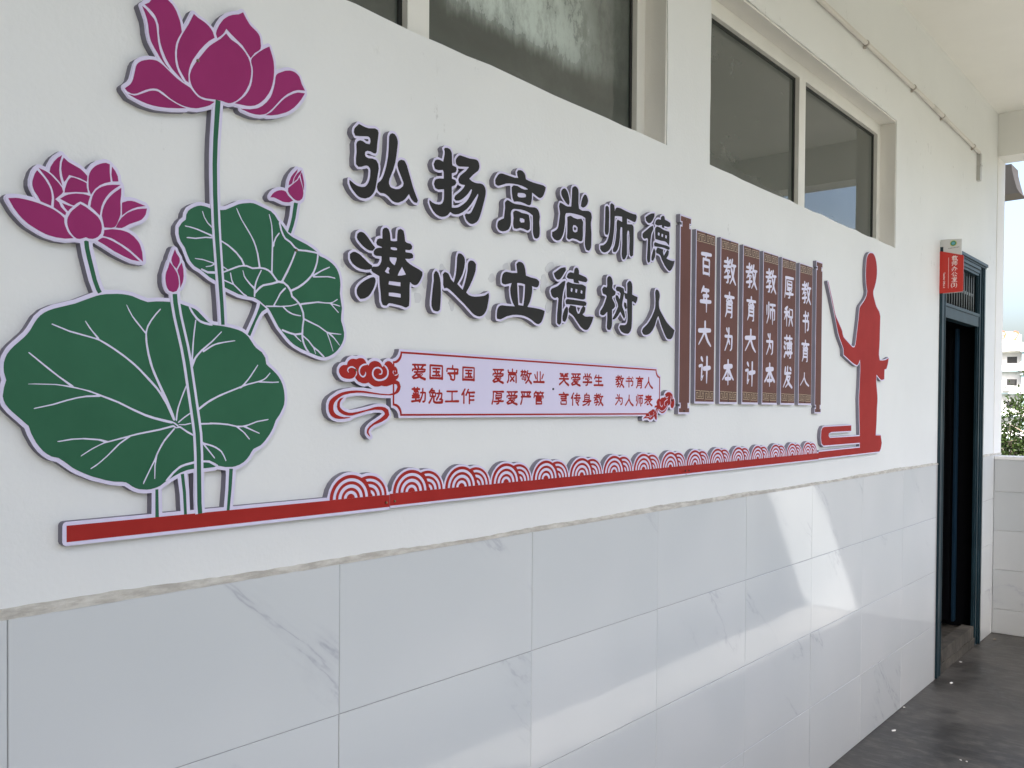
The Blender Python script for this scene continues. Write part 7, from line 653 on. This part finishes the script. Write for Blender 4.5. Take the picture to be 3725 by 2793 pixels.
# ------------------------------------------------------------------ wave strips
for nm, x0, x1, c0, n, lb in (('wave_mid', 1.2388, 2.4610, 1.2972, 8, 'red wave strip with eight white lined waves, right of the lotus panel'), ('wave_far', 2.4618, 3.5425, 2.5156, 7, 'red wave strip with seven white lined waves, left of the teacher figure')):
    w = thing('wave_strip', lb, 'wall panel', ((x0+x1)/2, 0, 1.29), 'red wave strips under the slogans', kind='thing')
    obj('backing_board', pl(D(nm), YB, .001, side=1), [M_lav, M_edge], w)
    obj('red_bar', pl([[rect(x0, x1, 1.2965, 1.3205)]], YB-.0004, YB+.0004), M_red, w)
    for k in range(n): obj('wave_motif', wave_mesh(c0+.1523*k, 1.3205), [M_red, M_line], w)
    for x in ((x0+.012, x1-.006) if nm == 'wave_mid' else (x0+.017,)): screw(w, x, 1.305, M_screw if x < 2 else M_hole, y=YB-.0004)

# ------------------------------------------------------------------ teacher silhouette
tc = thing('teacher_silhouette', 'red cut-out teacher pointing a stick, standing on an open book', 'wall panel', (4.1, 0, 1.3), kind='thing')
obj('backing_board', pl(D('teacher_board'), YB, .001, side=1), [M_lav, M_edge], tc)
obj('red_face', pl(D('teacher'), YB-.0004, YB+.0004), M_red, tc)

# ------------------------------------------------------------------ slogan characters
SL = [('hong', '弘', 'first of the upper slogan row'), ('yang', '扬', 'second of the upper slogan row'), ('gao', '高', 'third of the upper slogan row'), ('shang', '尚', 'fourth of the upper slogan row'), ('shi', '师', 'fifth of the upper slogan row'), ('de', '德', 'last of the upper slogan row, by the scroll rod'),
      ('qian', '潜', 'first of the lower slogan row'), ('xin', '心', 'second of the lower slogan row'), ('li', '立', 'third of the lower slogan row'), ('deb', '德', 'fourth of the lower slogan row, between 立 and 树'), ('shu', '树', 'fifth of the lower slogan row'), ('ren', '人', 'last of the lower slogan row, under 德')]
for k, ch, where in SL:
    sh = D('tb_'+k); xs_ = [p[0] for s in sh for p in s[0]]; zs_ = [p[1] for s in sh for p in s[0]]
    t = thing('slogan_character', 'black cut-out character %s, %s' % (ch, where), 'letter', ((min(xs_)+max(xs_))/2, 0, min(zs_)), 'black slogan characters', kind='thing')
    obj('backing_board', pl(sh, YB, .001, side=1), [M_lav, M_edge], t)
    obj('black_face', pl(D('t_'+k), YB-.0005, YB+.0004), M_black, t)

# ------------------------------------------------------------------ banner
bn = thing('motto_banner', 'lavender motto board with red lettering and scrolling red clouds', 'sign', (1.77, 0, 1.47), kind='thing')
obj('backing_board', pl(D('banner_board'), YB, .001, side=1), [M_lav, M_edge], bn)
obj('border_line', pl(D('banner_line'), YB-.0004, YB+.0004), M_red, bn)
for k in ('cloud', 'cloudr'):
    bm = pl(D(k), YB-.0008, YB+.0004); plate(bm, D(k+'_v'), YB-.0012, YB-.0006, 1); obj('cloud_motif', bm, [M_red, M_line], bn)
for n in range(8):
    for i in range(4): obj('character', pl(D('b%d_%d' % (n, i)), YB-.0004, YB+.0004), M_red, bn)
screw(bn, 1.1465, 1.567, y=YB-.001); screw(bn, 1.7815, 1.5425, M_hole); screw(bn, 2.369, 1.5198, M_hole, YB-.001)

# ------------------------------------------------------------------ scroll rods and slats
def rod_poly(x0, x1, z0, z1, d, h, zc):
    o = [(x0, z0)]
    o += [(x1, z0)]
    for c in zc: o += [(x1, c-h/2), (x1-d, c-h/2), (x1-d, c+h/2), (x1, c+h/2)]
    o += [(x1, z1), (x0, z1)]
    for c in reversed(zc): o += [(x0, c+h/2), (x0+d, c+h/2), (x0+d, c-h/2), (x0, c-h/2)]
    return o
for i, (x0, x1) in enumerate(((2.4095, 2.4795), (3.4950, 3.5615))):
    r_ = thing('scroll_rod', ['brown notched scroll rod beside the black slogan', 'brown notched scroll rod beside the teacher figure'][i], 'wall panel', ((x0+x1)/2, 0, 1.4785), 'brown scroll rods', kind='thing')
    obj('backing_board', pl([[rod_poly(x0, x1, 1.4785, 2.0815, .010, .0075, (1.506, 2.0535))]], YB, .001, side=1), [M_lav, M_edge], r_)
    obj('brown_face', pl([[rod_poly(x0+.0045, x1-.0035, 1.4845, 2.0765, .010, .0165, (1.505, 2.053))]], YB-.0005, YB+.0004), M_brown, r_)
    screw(r_, (x0+x1)/2, 2.070, M_screw); screw(r_, (x0+x1)/2, 1.489, M_hole)
KEY = [(0,0),(.235,.0),(.215,.72),(.125,.72),(.125,.22),(.04,.22),(.025,.90),(.43,.95),(.44,.27),(.36,.27),(.36,.73),(.27,.73),(.28,.035),(.72,.07),(.71,.76),(.63,.76),(.63,.29),(.55,.29),(.54,.97),(.94,.98),(.955,.31),(.87,.31),(.86,.76),(.775,.76),(.785,.07),(1,.09)]
def key_mesh(x0, x1, z0, z1, flip):
    bm = bmesh.new(); plate(bm, [[rect(x0, x1, z0-.001, z1+.001)]], YB-.0008, YB, 0); w = .0016
    P = [(x0+u*(x1-x0), (z0+v*(z1-z0)) if flip else (z1-v*(z1-z0))) for u, v in KEY]
    for n, (a, b) in enumerate(zip(P, P[1:])):
        dx, dz = b[0]-a[0], b[1]-a[1]; l = math.hypot(dx, dz)
        if l < 1e-6: continue
        ux, uz = dx/l*w/2, dz/l*w/2; nx, nz = -uz, ux
        plate(bm, [[[(a[0]-ux+nx, a[1]-uz+nz), (a[0]-ux-nx, a[1]-uz-nz), (b[0]+ux-nx, b[1]+uz-nz), (b[0]+ux+nx, b[1]+uz+nz)]]], YB-.0010-.00002*(n % 2), YB-.0006, 1)
    return bm
SLT = [('百年大计', 2.510, 'next to the left scroll rod'), ('教育为本', 2.676, 'second from the left scroll rod'), ('教育大计', 2.8415, 'third from the left scroll rod'), ('教师为本', 3.002, 'fourth from the left scroll rod'), ('厚积薄发', 3.163, 'second from the right scroll rod'), ('教书育人', 3.3285, 'next to the right scroll rod')]
for n, (tx, x0, where) in enumerate(SLT):
    x1 = x0+.130; z0, z1 = 1.5115, 2.0515
    s = thing('hanging_scroll', 'brown vertical slat lettered %s, %s' % (tx, where), 'wall panel', ((x0+x1)/2, 0, z0), 'brown lettered slats', kind='thing')
    obj('backing_board', pl([[rect(x0, x1, z0, z1)]], YB, .001, side=1), [M_lav, M_edge], s)
    obj('brown_face', pl([[rect(x0+.0045, x1-.0025, z0+.0065, z1-.003)]], YB-.0005, YB+.0004), M_brown, s)
    obj('key_band', key_mesh(x0+.0062, x1-.0042, 2.0170, 2.0425, True), [M_brownd, M_tan], s)
    obj('key_band', key_mesh(x0+.0062, x1-.0042, 1.5255, 1.5525, False), [M_brownd, M_tan], s)
    for i in range(4): obj('character', pl(D('s%d_%d' % (n, i)), YB-.0010, YB-.0002), M_text, s)
    screw(s, (x0+x1)/2, z1-.0055, M_hole); screw(s, (x0+x1)/2, z0+.010, M_hole if n % 2 else M_screw)

# ------------------------------------------------------------------ projecting room sign
sg = thing('room_sign', 'small red and white office sign projecting from the wall beside the door', 'sign', (5.33, -.06, 2.13), kind='thing')
SP = lambda x, y, z: (y, -x, z)
obj('white_board', pl([[[(.001, 2.135), (.1085, 2.137), (.1085, 2.4275), (.006, 2.4325), (.001, 2.43)]]], 5.332, 5.340, plane=SP, back=True), M_signw, sg)
obj('bracket', box(5.326, 5.348, -.012, .001, 2.14, 2.36), M_signw, sg)
rb = obj('red_board', pl([[[(-.0, 2.137), (.116, 2.1395), (.1195, 2.143), (.1205, 2.331), (.118, 2.336), (.004, 2.3685), (.0, 2.365)]]], 5.3255, 5.3315, plane=SP, back=True), M_signr, sg)
bm = bmesh.new()
for i, zc in enumerate((2.3245, 2.2965, 2.2670, 2.2370, 2.2075)):
    shp = [[[(.0615+(x*1.46), zc-.013+z*1.4) for x, z in l] for l in sh] for sh in D('sg_%d' % i)]
    plate(bm, shp, 5.3249, 5.3257, plane=SP)
plate(bm, [[rect(.0448, .0462, 2.162, 2.330)]], 5.3249, 5.3257, plane=SP)
def font_bm(bm, text, size, mw, mi=0, off=0.):
    cu = bpy.data.curves.new('lettering', 'FONT'); cu.body = text; cu.size = size; cu.offset = off; cu.align_x = 'CENTER'; cu.align_y = 'CENTER'; cu.resolution_u = 2
    o = bpy.data.objects.new('lettering', cu); col.objects.link(o); bpy.context.view_layer.update()
    me = bpy.data.meshes.new_from_object(o.evaluated_get(bpy.context.evaluated_depsgraph_get())); bpy.data.objects.remove(o); bpy.data.curves.remove(cu)
    me.transform(mw); n0 = len(bm.faces); bm.from_mesh(me); bpy.data.meshes.remove(me); bm.faces.ensure_lookup_table()
    for f in bm.faces[n0:]: f.material_index = mi
sgn = Matrix(((0, 0, -1, 0), (-1, 0, 0, 0), (0, 1, 0, 0), (0, 0, 0, 1)))
font_bm(bm, '(3)', .030, Matrix.Translation((5.3249, -.0745, 2.178)) @ sgn, 0, .0003)
font_bm(bm, 'Teacher Office 3', .0125, Matrix.Translation((5.3249, -.0235, 2.2075)) @ sgn @ Matrix.Rotation(-math.pi/2, 4, 'Z'), 0, .0003)
obj('lettering', bm, M_signt, rb)
bm = bmesh.new()
for rr, yy, mi in ((.0172, 5.3314, 0), (.0135, 5.3310, 1), (.0085, 5.3306, 2)):
    plate(bm, [[[(.0665+rr*math.cos(2*math.pi*k/28), 2.4065+rr*.93*math.sin(2*math.pi*k/28)) for k in range(28)]]], yy, 5.3322, mi, plane=SP)
obj('emblem', bm, [M_emb1, M_emb2, M_emb3], sg)
bm = bmesh.new()
for k in range(8):                              # the tiny dark caption under the emblem, too small to read
    y = .042+k*.0071
    for a, b, c, d in ((0, .0048, .0036, .0046), (0, .0048, .0016, .0025), (.002, .003, 0, .005)): plate(bm, [[rect(y+a, y+b, 2.3775+k*.0005+c, 2.3775+k*.0005+d)]], 5.3313, 5.3322, plane=SP)
obj('caption', bm, M_ink, sg)

# ------------------------------------------------------------------ crumbs of plaster on the floor
for x, y, s, lb in ((4.344, -.0798, .010, 'long white plaster chip on the floor below the tiles'), (4.7174, -.018, .009, 'white plaster chip touching the foot of the tiled wall'), (4.17, -.4073, .006, 'tiny white chip on the open floor, the left one of two'), (4.168, -.4311, .006, 'tiny white chip on the open floor, the right one of two'), (5.3106, -.0939, .012, 'pale plaster crumb on the floor near the door frame'), (5.79, -.03, .008, 'pale crumb on the floor below the doorway step'), (6.5067, -.0678, .012, 'brown crumb on the floor near the end parapet')):
    bm = bmesh.new(); bmesh.ops.create_icosphere(bm, subdivisions=1, radius=s)
    for v in bm.verts: v.co = Vector((v.co.x*rnd.uniform(.6, 1.4)*(1.6 if s == .010 else 1), v.co.y*rnd.uniform(.4, .9), v.co.z*.4*rnd.uniform(.7, 1.1)))
    bmesh.ops.rotate(bm, verts=bm.verts, matrix=Matrix.Rotation(rnd.uniform(0, 3), 3, 'Z')); bmesh.ops.translate(bm, verts=bm.verts, vec=(x, y, s*.25))
    tag(obj('plaster_chip', bm, M_bld if 'brown' not in lb else M_bark), lb, 'debris', 'crumbs on the floor', 'thing')

# ------------------------------------------------------------------ outside: apartment block and tree
BX = 146.
ap = thing('apartment_block', 'pale concrete apartment block with dark window openings beyond the corridor', 'building', (BX, 26, -3.45), kind='thing')
obj('wall', box(BX, BX+12, 19, 34, -3.45, 9.7), M_bld2, ap)
bm = bmesh.new(); bx(bm, BX-1.2, BX-.01, 18.5, 34.2, 9.9, 10.2); bx(bm, BX-.5, BX+12, 18.6, 34.1, 9.71, 9.89); obj('roof', bm, M_bld, ap)
bm = bmesh.new(); bx(bm, BX+.5, BX+11, 20, 33, 10.21, 11.0); bx(bm, BX+1.5, BX+9, 26.4, 33, 11.01, 12.9); bx(bm, BX+.2, BX+.45, 19, 34, 10.21, 11.15); obj('roof_house', bm, M_bld, ap)
for z in (8.2, 4.95, 1.7, -1.55):
    for y in (20.4, 25.95, 30.2, 32.4):
        f_ = obj('window', pl([[rect(y-.78, y+.78, z-.12, z+1.07), rect(y-.65, y+.65, z, z+.95)]], BX-.06, BX+.01, plane=lambda x, yy, z_: (yy, x, z_), back=True), M_bld2, ap)
        obj('window_opening', box(BX-.04, BX-.008, y-.64, y+.64, z+.01, z+.94), M_void, f_)
    obj('sill_band', box(BX-.55, BX-.012, 24.75, 27.7, z-1.05, z-.2), M_bld, ap); obj('sill_band', box(BX-.7, BX-.012, 24.75, 27.9, z-1.2, z-1.051), M_teal, ap)
    bm = bmesh.new()
    for y0, y1 in ((27.9, 29.2), (21.6, 24.7)): bx(bm, BX-1.3, BX-.012, y0, y1, z-.95, z+.1); bx(bm, BX-1.4, BX-.012, y0-.1, y1+.1, z-1.15, z-.96)
    obj('balcony', bm, M_bld, ap)
    bm = bmesh.new()
    for y0, y1 in ((28.0, 29.1), (21.8, 24.5)):
        bx(bm, BX-1.2, BX-1.15, y0, y1, z+.11, z+1.5); bx(bm, BX-1.4, BX-.012, y0-.15, y1+.15, z+1.52, z+1.66)
    obj('balcony_glazing', bm, M_teal, ap)
bm = bmesh.new(); bx(bm, BX-1.0, BX-.56, 26.1, 26.95, 4.2, 4.75); obj('air_conditioner', bm, M_signw, ap)
bm = bmesh.new()
sgb = Matrix(((0, 0, -1, 0), (-1, 0, 0, 0), (0, 1, 0, 0), (0, 0, 0, 1)))
font_bm(bm, '2', 2.0, Matrix.Translation((BX-.4, 25.4, 12.0)) @ sgb, 0, .02); font_bm(bm, '9', 2.0, Matrix.Translation((BX-.4, 27.1, 12.1)) @ sgb, 0, .02)
rs = obj('rooftop_numeral', bm, M_ored, ap)
def tree(loc, h, cr, ch, n, label, seed):
    rr = random.Random(seed); t = thing('garden_tree', label, 'tree', loc, 'trees beyond the parapet', kind='thing')
    bm = bmesh.new(); B = Vector(loc); tips = []
    for k in range(7):
        a = rr.uniform(0, 6.28); top = B + Vector((math.cos(a)*cr*rr.uniform(.2, .8), math.sin(a)*cr*rr.uniform(.2, .8), h*rr.uniform(.75, .98)))
        st = B + Vector((rr.uniform(-.25, .25), rr.uniform(-.25, .25), 0)); mid = st.lerp(top, .5) + Vector((rr.uniform(-.2, .2), rr.uniform(-.2, .2), .1))
        tube(bm, [st, st.lerp(mid, .6), mid, mid.lerp(top, .6), top], [.07, .055, .045, .03, .012], 7)
        for _ in range(4):
            q = mid.lerp(top, rr.uniform(0, .9)); e = q + Vector((rr.uniform(-.7, .7), rr.uniform(-.7, .7), rr.uniform(.1, .7))); tube(bm, [q, q.lerp(e, .5)+Vector((0, 0, .05)), e], [.025, .016, .006], 5); tips.append(e)
        tips.append(top)
    obj('trunk', bm, M_bark, t)
    bm = bmesh.new()
    clumps = [(q + Vector((rr.gauss(0, .12), rr.gauss(0, .12), rr.gauss(0, .12))), rr.uniform(.22, .5)) for q in tips] + [(B + Vector((rr.gauss(0, cr*.5), rr.gauss(0, cr*.5), h-ch*rr.uniform(0, 1))), rr.uniform(.2, .45)) for _ in range(34)]
    for i in range(n):
        c, s = rr.choice(clumps); p = c + Vector((rr.gauss(0, s*.55), rr.gauss(0, s*.55), rr.gauss(0, s*.5)))
        d = Vector((rr.uniform(-1, 1), rr.uniform(-1, 1), rr.uniform(-.9, .5))).normalized(); u = d.orthogonal().normalized(); u.rotate(Matrix.Rotation(rr.uniform(0, 6.28), 3, d)); l, w = rr.uniform(.06, .12), rr.uniform(.018, .03)
        v = u.cross(d)
        bm.faces.new([bm.verts.new(q) for q in (p, p+u*l*.5+v*w, p+u*l, p+u*l*.5-v*w)])
    obj('crown', bm, M_leaf, t)
tree((24, 2.75, -3.45), 5.2, 1.0, 3.2, 9000, 'leafy green tree with pale stems just beyond the end parapet', 3)
tree((27, 2.2, -3.45), 5.9, 1.2, 3.4, 7000, 'taller bushy tree behind the one beside the end parapet', 5)
